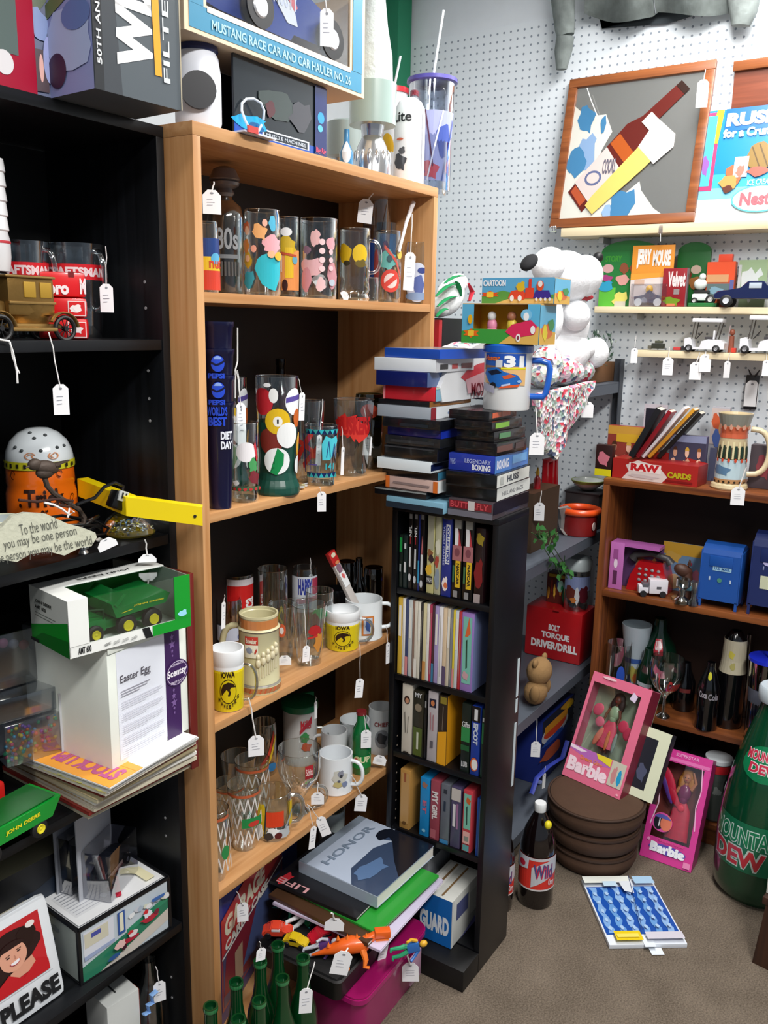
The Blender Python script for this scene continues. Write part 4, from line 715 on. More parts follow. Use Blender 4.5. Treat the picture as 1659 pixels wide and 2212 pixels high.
artwork(t,'lid_swirls',[('l',arcpts(x_,.5,.16,.32,s_,s_+5.4,18)+arcpts(x_,.5,.08,.16,s_+5.4,s_+9,8),.05,'#d08a5c') for x_,s_ in ((-.3,.3),(.45,2.2))],wrap([(R_*.935,h_+.01),(R_*.9,h_+(H2-h_)*.37),(R_*.86,h_+(H2-h_)*.5)],h_+.008,h_+(H2-h_)*.42,fa,.9),.3,cut=.1,step=.0006)
# bowls
c=at2(('Y',1.3),0,B3)
for i,(z0,R_,lab) in enumerate(((0,.034,'lower pale bowl at the left picture edge'),(.017,.037,'upper of the two stacked pale bowls, cream rim'))):
    t=thing('ceramic_bowl',lab,'bowl',(c.x+.003,c.y,B3+.006+z0),group=None)
    lt(t,'bowl_wall',[(0,0),(R_*.55,0),(R_*.8,.012),(R_,.034),(R_+.002,.038),(R_-.002,.038),(R_*.74,.014),(0,.004)],mat(['#b9c0b8','#aab4b4'][i],.3,coat=.4),36);tb(t,'rim',[(R_*math.cos(2*PI*k/28),R_*math.sin(2*PI*k/28),.038) for k in range(28)],.0018,mat('#d9dcc4',.3),6,closed=True)
# bird on a stem
pl=('Y',1.235)
P_=on(pl,100,1010);t=thing('bird_figure','brown iron bird perched on a long curved stem in front of the jar','figurine',P_);s_=m_px(P_,1)
Mi=Matrix.Rotation(.25,4,'Y') @ Matrix.Rotation(0,4,'Z');br=mat('#4c4038',.6,.3,bump=.5,scale=60)
bm=B();blob(bm,(0,0,0),30*s_,15*s_,16*s_,M=Mi);blob(bm,(-28*s_,0,10*s_),16*s_,11*s_,13*s_);tube(bm,[(16*s_,0,2*s_),(36*s_,0,6*s_),(58*s_,0,9*s_)],[14*s_,8*s_,4*s_],10,flat=.4);tube(bm,[(-40*s_,0,8*s_),(-50*s_,0,6*s_)],[4*s_,1*s_],8);blob(bm,(-4*s_,0,-10*s_),22*s_,13*s_,14*s_);part(t,'bird_body',bm,br)
Q=lambda x,y,dd=0:TF[t].inverted() @ gy(x,y,1.235+dd)
tb(t,'stem',[Q(96,1030),Q(102,1050),Q(115,1065),Q(140,1082),Q(170,1100),Q(182,1118),Q(180,1132),Q(170,1134)],.0045,br,8)
# yellow metal level
pl=('Y',1.20)
a=gy(168,1036,1.33);b=gy(272,1076,1.17);c_=gy(437,1098,1.075)
t=thing('yellow_channel','bright yellow metal channel poking out over the oak stile','metal channel',Vector((b.x,b.y,B3+.012)),0);ym=mat('#f2d60e',.35,coat=.2)
d1=math.atan2(c_.y-b.y,c_.x-b.x);L1=(Vector((c_.x,c_.y))-Vector((b.x,b.y))).length;hz=.031
z1_=b.z-(B3+.012);sl=(c_.z-b.z)/L1
bm=B();M_=tm((0,0,0),d1)
box(bm,0,L1,-.001,.001,z1_-hz,z1_+.002);box(bm,0,L1,.001,.022,z1_,z1_+.002)
for v in bm.verts:v.co.z += v.co.x*sl
for v in bm.verts:v.co=M_ @ v.co
arm=part(t,'long_arm',bm,ym,sm=False)
lt(arm,'rivet',[(0,0),(.0028,0),(.0028,.0015),(.0012,.002),(0,.0005)],mat('#3a3a34',.3,.6),14,M=M_ @ tm((L1*.9,-.0012,z1_-hz*.5+sl*L1*.9),rx=PI/2))
d2=math.atan2(b.y-a.y,b.x-a.x);L2=(Vector((a.x-b.x,a.y-b.y))).length;sl2=(a.z-b.z)/L2
bm=B();M_=tm((0,0,0),d2+PI);box(bm,0,L2,-.001,.001,z1_-hz,z1_+.002);box(bm,0,L2,-.02,-.001,z1_,z1_+.002)
for v in bm.verts:v.co.z += v.co.x*sl2
for v in bm.verts:v.co=M_ @ v.co
part(t,'short_arm',bm,ym,sm=False)
# black cable with plug
g_=random.Random(3);pts=[]
t=thing('power_cord','black power cord loosely coiled in front of the orange jar, plug on top','cord',at2(('Y',1.22),200,B3));Mi=TF[t].inverted()
for i in range(46):
    q=i*.62;k=.06+.012*math.sin(i*.4);pts.append(Vector((-.03+k*1.1*math.cos(q),.02+k*.45*math.sin(q),.008+.012*(1+math.sin(i*.9))+i*.0006)))
tb(t,'cord',pts,.0026,mat('#0b0b0d',.35),7)
tb(t,'cord_loop',[Mi @ gy(x,y,1.2) for x,y in ((165,1090),(205,1075),(225,1052),(248,1042),(266,1050),(262,1075),(245,1092))],.003,mat('#0b0b0d',.35),7)
Pp=Mi @ gy(252,1080,1.19);bm=B();box(bm,-.013,.013,-.009,.009,-.015,.015,.003,M=Matrix.Translation(Pp) @ Matrix.Rotation(.5,4,'Y'));pg=part(t,'plug',bm,mat('#0a0a0c',.3))
Pp2=Mi @ gy(266,1072,1.18);bm=B();M_=Matrix.Translation(Pp2) @ Matrix.Rotation(.35,4,'Y');box(bm,-.01,.01,-.002,.002,-.009,.009,.001,M=M_);part(pg,'plug_face',bm,mat('#c9cbc8',.3,.3));bm=B()
for xx in (-.004,.004):box(bm,xx-.001,xx+.001,-.004,-.002,-.004,.006,M=M_)
part(pg,'prongs',bm,mat('#3c3c3e',.3,.8))
tb(t,'white_tie',[Mi @ gy(x,y,1.185) for x,y in ((96,1086),(115,1090),(135,1100),(150,1112),(160,1106),(150,1098),(146,1118))],.0018,STR(),6)
tb(t,'brown_twig',[Mi @ gy(x,y,1.19) for x,y in ((40,1080),(80,1084),(120,1078),(158,1082),(150,1095),(110,1088))],.0022,mat('#3a2018',.5),6)
# glass dome paperweight
c,R_=foot(282,1166,B3,118)
t=thing('paperweight','clear glass dome paperweight with yellow and silver flecks','paperweight',c);h_=ztop(c,1100)-B3
lt(t,'glass_dome',[(0,0),(R_*.9,0),(R_,.006),(R_*.97,h_*.35),(R_*.8,h_*.68),(R_*.5,h_*.92),(R_*.2,h_),(0,h_)],glass('#eaf2f6',.62,.03),36)
lt(t,'yellow_base',[(0,.001),(R_*.88,.001),(R_*.9,.004),(0,.006)],mat('#c9a91e',.3),32)
cols_=['#d9c62e','#dfe2e4','#7f8a90','#e8e2b0','#3a4048']
for i in range(5):
    bm=B();g_=random.Random(40+i)
    for k in range(26):
        q=g_.uniform(0,2*PI);r_=R_*.84*math.sqrt(g_.random());blob(bm,(r_*math.cos(q),r_*math.sin(q),.007+g_.random()*h_*.3),.002+.002*g_.random(),.002,.0016,u=6,v=4)
    o=part(t,'flecks',bm,mat(cols_[i],.25,.3));o['kind']='stuff'
for k in range(4):tb(t,'inner_swirl',[((-.4+k*.26)*R_+.006*math.cos(q),-.1*R_,h_*(.45+.3*math.sin(q)*.6)) for q in [j*.6 for j in range(9)]],.0014,mat(['#cfe4f0','#6aa0d0','#c9b8d8','#d8e8e0'][k],.15,.5),6)
tag(t,318,1197,38,18,(313,1166),('Y',YB-.006),yaw=0,lines=False)
# stone plaque
pl=('Y',1.155);A=gy(-40,1222,1.165);Bq=gy(205,1168,1.125)
t=thing('stone_plaque','grey stone plaque with handwritten verse leaning on the shelf edge','plaque',Vector(((A.x+Bq.x)/2,1.15,B3+.001)),0)
out=[(-40,1215),(0,1208),(30,1212),(60,1196),(100,1190),(130,1198),(165,1182),(190,1178),(205,1160),(204,1150),(180,1140),(150,1132),(130,1122),(110,1112),(70,1110),(40,1118),(15,1140),(-10,1156),(-40,1165)]
Mi=TF[t].inverted();tilt_=.35
def plq(x,y,h):   # pixel-like card coordinates to the leaning slab, true plane Y tilt
    s_=1/1.0;p=gy(x,y,1.165);p=Vector((p.x,1.148+(p.z-B3)*tilt_,p.z));p=p+Vector((0,-h,0));return Mi @ p
bm=B();f_=[bm.verts.new(plq(x,y,0)) for x,y in out];k_=[bm.verts.new(plq(x,y,-.009)) for x,y in out];n_=len(out)
bm.faces.new(f_);bm.faces.new(k_[::-1])
for i in range(n_):bm.faces.new((f_[i],k_[i],k_[(i+1) % n_],f_[(i+1) % n_]))
part(t,'stone_slab',bm,mat('#a9aa98',.85,bump=.5,scale=120,var=.15),sm=False)
def slant(x,y,h):return plq(x,1215-y+(-.2)*(x-100)*1.0,h+.0005)
artwork(t,'written_verse',[('t',48,68,128,90,'To the world','#4a4c44',0,-.005),('t',8,42,165,66,'you may be one person','#4a4c44',0,-.005),('t',-38,17,192,41,'to one person you may be the world','#4a4c44',0,-.005)],slant,.8)
t=thing('silver_flower','small silver flower ornament at the shelf edge beside the plaque','ornament',gz(190,1196,B3)+Vector((0,.012,0)))
for k in range(7):
    q=2*PI*k/7;bm=B();blob(bm,(.006*math.cos(q),.006*math.sin(q),.014),.006,.006,.008,u=10,v=8);part(t,'petal',bm,mat('#d2d3d6',.2,.8))
lt(t,'foot',[(0,0),(.009,0),(.004,.008),(.003,.012),(0,.012)],mat('#c2c3c6',.25,.8),16)
tag(thing('small_shell','tiny white shell and tag lying beside the glass dome','shell',gz(215,1170,B3)),226,1164,42,24,None,('Y',1.16),tilt=-.35,yaw=.2,lines=False)
lt(list(TF)[-1] if False else bpy.data.objects['small_shell'],'shell_body',[(0,0),(.006,.001),(.007,.004),(0,.008)],mat('#dcdcd4',.4),14)
# -- B4: magazines, white carton, truck box
cols_=['#b9b29a','#8c2c24','#d8d0b8','#c9bfae','#e6e4dc','#cfc4a4','#a89a78','#7a1f1c','#ddd6c4','#e9e9e6','#c8c9c4','#f0f0ee']
labs=['bottom magazine of the overhanging pile, cream cover','magazine with a dark red edge near the bottom of the pile','cream magazine above the dark red one in the pile','buff magazine low in the pile, corner turned','white magazine in the lower half of the pile','tan magazine in the middle of the pile','brownish magazine in the middle of the pile above the tan one','magazine with a thin red edge in the upper half of the pile','pale magazine with yellow scaly picture on its cover','white comic with red and blue corner logo','pale grey magazine just under the top sheet','top sheet of the pile with an orange STOCK UP! banner']
MAGR=gz(428,1590,B4+.05)
mx0,my0=.845,1.085
zc=B4+.0006
for i in range(12):
    g_=random.Random(i+20);th_=[.006,.0045,.0045,.004,.004,.005,.0045,.004,.0035,.0035,.0025,.002][i];dx=g_.uniform(-.012,.008);dy=g_.uniform(-.01,.012);rz_=g_.uniform(-.05,.05)
    th_ *= 1.62;f_=zc-B4;k_=f_/.085
    Am=gz(190+50*k_,1772-72*k_,zc)+Vector((dx*.5,dy*.5,0));Bm=gz(420+8*k_,1655-66*k_,zc);Cm=gz(-40,1640-68*k_,zc)
    W_=(Bm-Am).length+dx*.5;D2=min((Cm-Am).length,.26);ra_=math.atan2(Bm.y-Am.y,Bm.x-Am.x)
    t=thing('magazine',labs[i],'magazine',(Am+Bm)/2,ra_+rz_*.5,group='pile of magazines overhanging the black shelf')
    bx(t,'pages',-W_/2,W_/2,0,D2,0,th_,mat(cols_[i],.6),.0006)
    bx(t,'cover',-W_/2-.0008,W_/2,-.0008,D2,th_,th_+.0003,mat(['#c9c0a4','#7a241e','#d9d2c0','#a98a5a','#ecebe4','#d8c79c','#8a7a5a','#b23a2a','#d3cd86','#eef0f2','#dfe2e2','#f5f5f3'][i],.35))
    if i ==11:artwork(t,'printed_cover',[('r',.0,0,.3,1,'#eda03a'),('p',[(.29,0),(.36,0),(.4,1),(.29,1)],'#eda03a'),('t',.08,.05,.26,.62,'STOCK UP!','#b9568a',90,.05),('t',.14,.72,.2,.95,'50 PAGES','#d98a8a',-90),('r',.28,.75,.36,.95,'#e9e0dc'),('r',.3,.79,.34,.88,'#c83a34')],panel((-W_/2,0,th_+.0004),(W_,0,0),(0,D2,0)),.3)
    if i ==8:artwork(t,'printed_cover',[('r',0,0,1,1,'#cdb98a')]+[('e',.02+.05*(k % 3),.06+k*.06,.03,.035,'#e0dc7a') for k in range(14)],panel((-W_/2,0,th_+.0004),(W_,0,0),(0,D2,0)),.3)
    if i ==9:artwork(t,'printed_cover',[('e',.06,.06,.06,.06,'#2c3a7a'),('r',.0,.02,.12,.06,'#c84a34'),('t',.01,.05,.11,.1,'IR','#e8eaf0',0,.05)]+[('e',.02,.2+.09*k,.012,.01,'#5a6068') for k in range(6)],panel((-W_/2,0,th_+.0004),(W_,0,0),(0,D2,0)),.3)
    zc += th_+.0005
ZM=zc
# white product carton on the magazines
A=gz(243,1664,ZM);Bq=gz(408,1575,ZM);Cq=gz(102,1580,ZM)
t=thing('product_carton','big white carton with Easter Egg wording and a purple ribbon and seal','box',A,math.atan2(Bq.y-A.y,Bq.x-A.x))
w_=(Bq-A).length;d_=(Cq-A).length;h_=ztop(A,1400)-ZM
bx(t,'box_body',0,w_,0,d_,0,h_,mat('#eef3ea',.4),.0015)
artwork(t,'printed_panel',[('r',.1,.04,.7,.93,'#e9edf7'),('r',.7,0,.9,.985,'#3c1f55')]+[('p',star(.8,y_,s_),'#7a5c96') for y_,s_ in ((.88,.03),(.82,.045),(.76,.02),(.72,.015),(.42,.02),(.37,.035),(.31,.045),(.26,.02),(.22,.015))]
        +[('e',.85,.56,.155,.115,'#3c1f55'),('l',arcpts(.85,.56,.135,.1),.006,'#c9bcd6'),('t',.72,.52,.98,.6,'Scentsy','#f3eef6',0,.03),('t',.76,.625,.94,.645,'AUTHENTIC','#d8cce2'),('t',.76,.475,.94,.495,'PRODUCT','#d8cce2'),('t',.13,.66,.5,.74,'Easter Egg','#4a4650',0,.005)]
        +[('l',[(.13,y_),(.13+l_,y_)],.006,'#8e8c98') for y_,l_ in ((.61,.36),(.59,.32),(.57,.22))]+[('l',[(.13,.52-.017*k-.03*(k//4)),(.13+[.5,.52,.47,.3][k % 4],.52-.017*k-.03*(k//4))],.004,'#c3c3d0') for k in range(20)],panel((0,0,0),(w_,0,0),(0,0,h_)),.35,step=.00015)
bx(t,'open_flap',.0,w_*.3,-.003,-.001,h_-.012,h_+.003,mat('#e3e8df',.5),.0005,M=tm((0,0,0),0,ry=0))
# green and white windowed truck box (on the white carton)
ZC=ZM+h_+.0008
A=gz(152,1424,ZC+.0);Bq=gz(412,1352,ZC)
zA=ZC
t=thing('truck_box','green and white windowed box holding a green toy dump truck','box',A,math.atan2(Bq.y-A.y,Bq.x-A.x))
w_=(Bq-A).length;Lc=gz(55,1372,ZC);d_=min(.13,(Lc-A).length);h_=ztop(A,1300)-ZC
WHT=mat('#eceeea',.4);GRN='#12962a'
bx(t,'bottom_panel',0,w_,0,d_,0,.002,WHT);bx(t,'back_panel',0,w_,d_-.002,d_,.002,h_,mat('#1a8a26',.4));bx(t,'top_panel',0,w_,d_*.62,d_,h_-.002,h_,WHT);bx(t,'clear_top',0,w_,.001,d_*.62-.0005,h_-.0012,h_-.0008,glass('#f8fbfa',.08));bx(t,'top_corner',0,w_*.15,.001,d_*.62-.0005,h_-.0006,h_,WHT)
bx(t,'left_panel',0,.002,0,d_,.002,h_-.002,WHT);bx(t,'right_panel',w_-.002,w_,0,d_,.002,h_-.002,mat('#aeb4ae',.4));bx(t,'lower_front',0,w_,0,.002,.002,h_*.2,WHT)
artwork(t,'printed_panel',[('r',.66,0,1,1,GRN),('t',.06,.2,.16,.8,'AMT 600','#1a1c1e',0,.03),('p',[(.6,0),(.66,0),(.63,1),(.57,1)],'#16181a')]+[('l',[(.26+k*.07,.3+.1*j),(.31+k*.07,.42+.1*j)],.014,'#5a5e5e') for k in range(4) for j in range(3)],panel((0,0,0),(w_,0,0),(0,0,h_*.2)),.4)
artwork(t,'printed_panel',[('r',0,0,1,1,'#d8dcd6'),('p',[(0,0),(1,0),(1,.62),(0,.28)],GRN),('p',[(0,0),(1,0),(1,.3),(.3,.22)],'#0d7020'),('t',.15,.72,.6,.8,'JOHN DEERE','#2c302e',0,.03),('t',.15,.63,.45,.7,'AMT 600','#2c302e',0,.03),('l',[(.15,.56),(.7,.56)],.012,'#6a706c'),('l',[(.15,.51),(.62,.51)],.012,'#6a706c'),('r',0,0,.22,.06,'#101214')],panel((0,d_,0),(0,-d_,0),(0,0,h_)),.4)
artwork(t,'printed_panel',[('t',.3,.3,.75,.5,'JOHN DEERE','#2a2c2c',180),('l',[(.3,.2),(.6,.2)],.02,'#55585a')],panel((0,d_*.62,h_),(w_,0,0),(0,d_*.38,0)),.4)
bx(t,'left_frame',.0,w_*.15,-.001,.001,h_*.2,h_,WHT);bx(t,'right_frame',w_*.86,w_,-.001,.001,h_*.2,h_,mat(GRN,.4));artwork(t,'blue_logo',[('p',blot(.93,.3,.04,.06,4),'#9adcf0')],panel((0,-.0012,0),(w_,0,0),(0,0,h_)))
bx(t,'clear_window',w_*.15,w_*.86,-.0003,.0003,h_*.2,h_-.002,glass('#f8fbfa',.08))
dg=mat('#0f7a34',.25,coat=.4)
def wheel(par,x,y,z,r,wd,hub='#e2d22a',nm='wheel'):
    o=lt(par,nm,[(0,-wd/2),(r*.8,-wd/2),(r,-wd*.3),(r,wd*.3),(r*.8,wd/2),(0,wd/2)],mat('#141416',.6),24,M=tm((x,y,z),rx=PI/2));lt(o,'hub',[(0,wd/2),(r*.52,wd/2),(r*.5,wd/2+.002),(r*.2,wd/2+.0005),(0,wd/2+.002)],mat(hub,.4),20,M=tm((x,y,z),rx=PI/2));return o
t2=thing('toy_dump_truck','green toy dump truck with yellow wheel hubs inside its display box','toy truck',A,math.atan2(Bq.y-A.y,Bq.x-A.x))
z0=.0025;k=w_
for x in (.52,.74):
    wheel(t2,x*k,.03,z0+h_*.2,h_*.19,.014);wheel(t2,x*k,d_-.03,z0+h_*.2,h_*.19,.014)
wheel(t2,.26*k,.03,z0+h_*.17,h_*.16,.013);wheel(t2,.26*k,d_-.03,z0+h_*.17,h_*.16,.013)
bm=B();prism(bm,[(.42*k,h_*.42),(.84*k,h_*.5),(.88*k,h_*.66),(.84*k,h_*.72),(.46*k,h_*.6),(.4*k,h_*.72),(.38*k,h_*.7)],.02,d_-.02);part(t2,'dump_bed',bm,dg,sm=False)
bm=B();prism(bm,[(.4*k,h_*.68),(.42*k,h_*.62),(.5*k,h_*.82),(.48*k,h_*.85)],.018,d_-.018);part(t2,'bed_guard',bm,dg,sm=False)
bx(t2,'chassis',.2*k,.8*k,.04,d_-.04,h_*.2,h_*.36,dg,.002);bx(t2,'cab',.17*k,.36*k,.03,d_-.03,h_*.2,h_*.44,dg,.004)
tb(t2,'cab_rail',[(.18*k,.03,h_*.44),(.18*k,.03,h_*.66),(.34*k,.03,h_*.6),(.34*k,.03,h_*.44)],.0018,mat('#0a3a1a',.4),6)
artwork(t2,'yellow_lettering',[('t',.56,.565,.82,.6,'JOHN DEERE','#e0d424',0,.04),('l',[(.46,.5),(.55,.53)],.012,'#e0d424')],panel((0,.0195,0),(k,0,0),(0,0,h_)),.4)
# red binder behind
t=thing('red_binder','dark red hardback binder standing against the oak stile','binder',Vector((XA-.0245,1.132,B4+.0005)),0)
a_=ztop(Vector((XA-.02,1.13,B4)),1238)-B4
bx(t,'cover',.0,.006,0,.2,0,a_,mat('#5e1713',.35,coat=.3),.001);bx(t,'spine',-.012,.006,-.004,.001,0,a_,mat('#6b1b16',.35,coat=.3),.001);bx(t,'pages',-.011,-.001,.001,.196,.003,a_-.003,mat('#c9c2b0',.7))
# clear organisers at left
c=gz(60,1590,ZM)
t=thing('bead_organizer','clear plastic bead organizer full of coloured beads behind the white carton','organizer',Vector((.845,1.26,ZM+.0005)),-.25);cg=glass('#cfd4da',.5,.12)
bx(t,'clear_case',-.05,.05,0,.1,0,.075,cg,.002);bx(t,'upper_tray',-.055,.045,.01,.1,.078,.12,cg,.002);bx(t,'white_edge',.044,.05,-.002,.0,.0,.11,mat('#bfc4c8',.4));bx(t,'divider',-.05,.05,.05,.052,.002,.074,mat('#8a9098',.4))
for i,c_ in enumerate(['#d84a7a','#3aa0c8','#e0c83a','#7a4aa8','#3ab07a','#e0702a']):
    bm=B();g_=random.Random(60+i)
    for q in range(16):blob(bm,(g_.uniform(-.046,.046),g_.uniform(.003,.04),.004+g_.random()*.06),.0035,.0035,.0035,u=8,v=6)
    o=part(t,'beads',bm,mat(c_,.3));o['kind']='stuff'
t=thing('clear_case','larger clear plastic case with dark contents at the left above the organizer','case',Vector((.86,1.31,ZM+.122)),-.15)
bx(t,'case_shell',-.06,.05,0,.1,0,.1,glass('#aeb4bc',.5,.15),.003);bx(t,'dark_contents',-.03,.045,.02,.09,.004,.07,mat('#17181c',.4),.006)
for i in range(5):bm=B();blob(bm,(-.04+.018*i,.012,.085-.006*i),.009,.006,.009);part(t,'pink_ball',bm,mat(['#b82a4a','#d87a9a','#9a9aa8','#c83a4a','#7a8a9a'][i],.4))
# toy trailer on the shelf below edge
c=gz(50,1770,B4)
t=thing('toy_trailer','green toy farm trailer with a yellow wheel hub at the left edge','toy trailer',Vector((.752,1.165,B4+.0005)),.1);gm=mat('#0c8a2c',.3,coat=.4)
bm=B();prism(bm,[(-.09,.03),(.055,.026),(.075,.055),(-.1,.058)],.0,.075);part(t,'wagon_bed',bm,gm,sm=False)
bx(t,'bed_hollow',-.088,.066,.004,.071,.0575,.0588,mat('#0a5a1e',.4));bx(t,'chassis',-.08,.05,.02,.055,.018,.027,gm);wheel(t,.03,.005,.016,.0155,.01);wheel(t,.03,.07,.016,.0155,.01);wheel(t,-.06,.005,.016,.0155,.01)
artwork(t,'yellow_lettering',[('t',.35,.3,.8,.6,'JOHN DEERE','#dcd020',0,.04)],panel((-.09,-.0005,.03),(.15,0,0),(0,0,.028)))
bx(thing('red_toy','bright red toy block peeking in at the left edge above the green trailer','toy',Vector((.755,1.26,B4+.0005)),.1),'block',-.03,.03,0,.05,0,.07,mat('#c8201c',.35),.006);bx(bpy.data.objects['red_toy'],'block_top',-.02,.02,.01,.04,.0705,.08,mat('#a81a18',.35),.003)
# -- B5: race scene tin box, blister car, small cartons, PLEASE sign
A=gz(176,2128,B5);Bq=gz(367,2003,B5);Cq=gz(98,1985,B5)
t=thing('glass_display_box','black edged box printed with a crowd and red racing karts on a low black shelf','box',A,math.atan2(Bq.y-A.y,Bq.x-A.x))
w_=(Bq-A).length;d_=min((Cq-A).length,.15);h_=ztop(A,2012)-B5
bx(t,'box_body',.001,w_-.001,.001,d_-.001,.001,h_-.001,mat('#e4e7ea',.4))
for x in (0,w_):
    for y in (0,d_):bx(t,'black_edge',x-.003,x+.003,y-.003,y+.003,0,h_,mat('#101114',.4))
for z in (0,h_):
    for y in (0,d_):bx(t,'black_edge',0,w_,y-.003,y+.003,z-.003 if z else 0,z+.003,mat('#101114',.4))
    for x in (0,w_):bx(t,'black_edge',x-.003,x+.003,0,d_,z-.003 if z else 0,z+.003,mat('#101114',.4))
cr_=[('p',blot(.55+.05*k+.02*(k % 2),.72+.08*((k*7) % 4)/4,.035,.05,k),['#e6e8ea','#c9ccd4','#a9b8c8','#d8dcc8'][k % 4]) for k in range(9)]
artwork(t,'printed_panel',[('r',.02,.03,.98,.97,'#c3ced6'),('p',[(.02,.3),(.4,.42),(.98,.58),(.98,.3),(.3,.03),(.02,.03)],'#2c7a5c'),('p',[(.2,.03),(.98,.42),(.98,.2),(.6,.03)],'#cdc6bc'),('p',[(.5,.5),(.98,.7),(.98,.58),(.5,.4)],'#2f8a66'),('r',.04,.42,.36,.92,'#d8dbe4'),('r',.05,.62,.3,.88,'#cfcbb6'),('r',.12,.76,.22,.84,'#4a50a0'),('p',[(.04,.4),(.36,.44),(.36,.5),(.04,.48)],'#9aa8c8'),('r',.4,.5,.48,.92,'#30549a'),('r',.42,.55,.46,.9,'#e2e0c8')]+cr_+
        [('p',blot(.5,.32,.1,.05,31),'#a82038'),('p',blot(.55,.4,.05,.06,32),'#e0d8d8'),('p',blot(.52,.45,.03,.04,33),'#c42c34'),('p',blot(.74,.5,.1,.06,34),'#b4283c'),('p',blot(.72,.6,.05,.06,35),'#dfe4ea'),('p',blot(.7,.66,.03,.04,36),'#cc2c34'),('e',.82,.55,.03,.05,'#7c2038'),('e',.44,.26,.03,.05,'#3c1828'),('p',blot(.33,.2,.08,.04,37),'#24508a'),('p',blot(.85,.8,.09,.04,38),'#3c6ab0'),('p',blot(.4,.36,.06,.08,39),'#e0b8b4')],panel((0,-.0002,0),(w_,0,0),(0,0,h_)),.25,coat=.4)
artwork(t,'printed_panel',[('r',.03,.04,.97,.96,'#eceef0'),('p',[(.08,.2),(.5,.2),(.5,.75),(.08,.75)],'#dfe1e4')]+[('l',[(.1,.25+.06*k),(.46,.25+.06*k)],.012,'#b4b7c0') for k in range(9)]+[('e',.42,.3,.03,.05,'#9aa0a8'),('l',[(.5,.12),(.66,.5)],.05,'#c83048'),('e',.54,.35,.05,.05,'#8c3a44'),('p',blot(.74,.75,.09,.08,4),'#3c78b4'),('p',blot(.7,.62,.07,.07,5),'#c43a48'),('r',.8,.1,.9,.9,'#eee8c0')],panel((0,0,h_+.0028),(w_,0,0),(0,d_,0)),.25,coat=.4)
artwork(t,'printed_panel',[('r',.05,.04,.95,.96,'#a9b2ac'),('p',blot(.35,.4,.18,.2,4),'#6c7898'),('e',.5,.75,.1,.05,'#7c868c')],panel((0-.0002,d_,0),(0,-d_,0),(0,0,h_)),.4)
ZD=B5+h_+.004
# blister packed cars
Pb=gy(150,1925,1.26);t=thing('blister_pack','clear blister pack with a dark race car standing on the karting box','toy car',Vector((.99,1.265,ZD)),.35,rx=0)
bx(t,'backing_card',-.06,.06,.03,.032,0,.17,mat('#b9bcc4',.5),label=None);bx(t,'clear_blister',-.05,.055,-.03,.0295,.002,.1,glass('#d8dae4',.42,.06),.004)
bm=B();prism(bm,[(-.042,.03),(.045,.045),(.05,.06),(.02,.072),(-.005,.078),(-.02,.062),(-.044,.052)],-.015,.016);part(t,'car_body',bm,mat('#23262c',.25,coat=.5),sm=False)
artwork(t,'car_stripe',[('p',[(.1,.1),(.95,.3),(.95,.5),(.1,.35)],'#d8b8a8'),('p',[(.3,.12),(.8,.24),(.8,.3),(.3,.2)],'#8c2c3c')],panel((-.044,-.0153,.03),(.09,0,.0),(0,0,.04)),.3)
for x in (-.028,.03):o=lt(t,'wheel',[(0,0),(.01,0),(.01,.006),(0,.006)],mat('#0d0d0f',.5),20,M=tm((x,-.016,.038+x*.2),rx=PI/2));lt(o,'hub',[(0,0),(.005,0),(.004,.001),(0,.001)],mat('#9a9ca4',.3,.7),14,M=tm((x,-.022,.038+x*.2),rx=PI/2))
t=thing('blister_pack','second clear toy pack tucked behind the race car pack','toy car',Vector((.965,1.325,ZD)),.2);bx(t,'backing_card',-.05,.05,.012,.014,0,.19,mat('#9a9da6',.5));bx(t,'clear_blister',-.045,.045,-.02,.0115,.003,.12,glass('#cfd2dc',.4,.08),.003);bx(t,'dark_toy',-.02,.03,-.015,.01,.09,.115,mat('#2b2c26',.4),.004)
t=carton('truck_carton','orange and cream carton with a dark toy truck window behind the karting box','box',Vector((.80,1.345,B5)),Vector((.99,1.335,B5)),B5,.06,.2,'#b9b08e',front=[('r',0,0,1,.35,'#cfc7a4'),('p',[(0,.3),(.3,.42),(.6,.42),(1,.6),(1,.72),(0,.5)],'#d88a20'),('r',0,.62,1,1,'#14171e'),('p',blot(.5,.6,.4,.16,4),'#1f2a3a'),('e',.2,.45,.08,.07,'#0d0e10'),('e',.2,.45,.04,.035,'#7c7f86'),('e',.42,.47,.08,.07,'#0d0e10'),('e',.42,.47,.04,.035,'#7c7f86'),('p',blot(.6,.18,.2,.08,3),'#8a8670')])
t=carton('striped_carton','cream carton with red and blue panels at the left edge of the low black shelf','box',Vector((.745,1.29,B5)),Vector((.86,1.30,B5)),B5,.05,.135,'#c8c2ae',front=[('r',0,.0,.8,1,'#cbc7bb'),('r',0,.62,.5,.86,'#b8342c'),('p',[(.3,.3),(.8,.42),(.8,.5),(.3,.4)],'#b8342c'),('r',0,.05,.45,.4,'#c25a4c'),('r',.86,0,1,.9,'#2c4a8c'),('e',.6,.65,.14,.1,'#9aa4b8'),('t',.05,.66,.45,.8,'TRUX','#e8d8d0')])
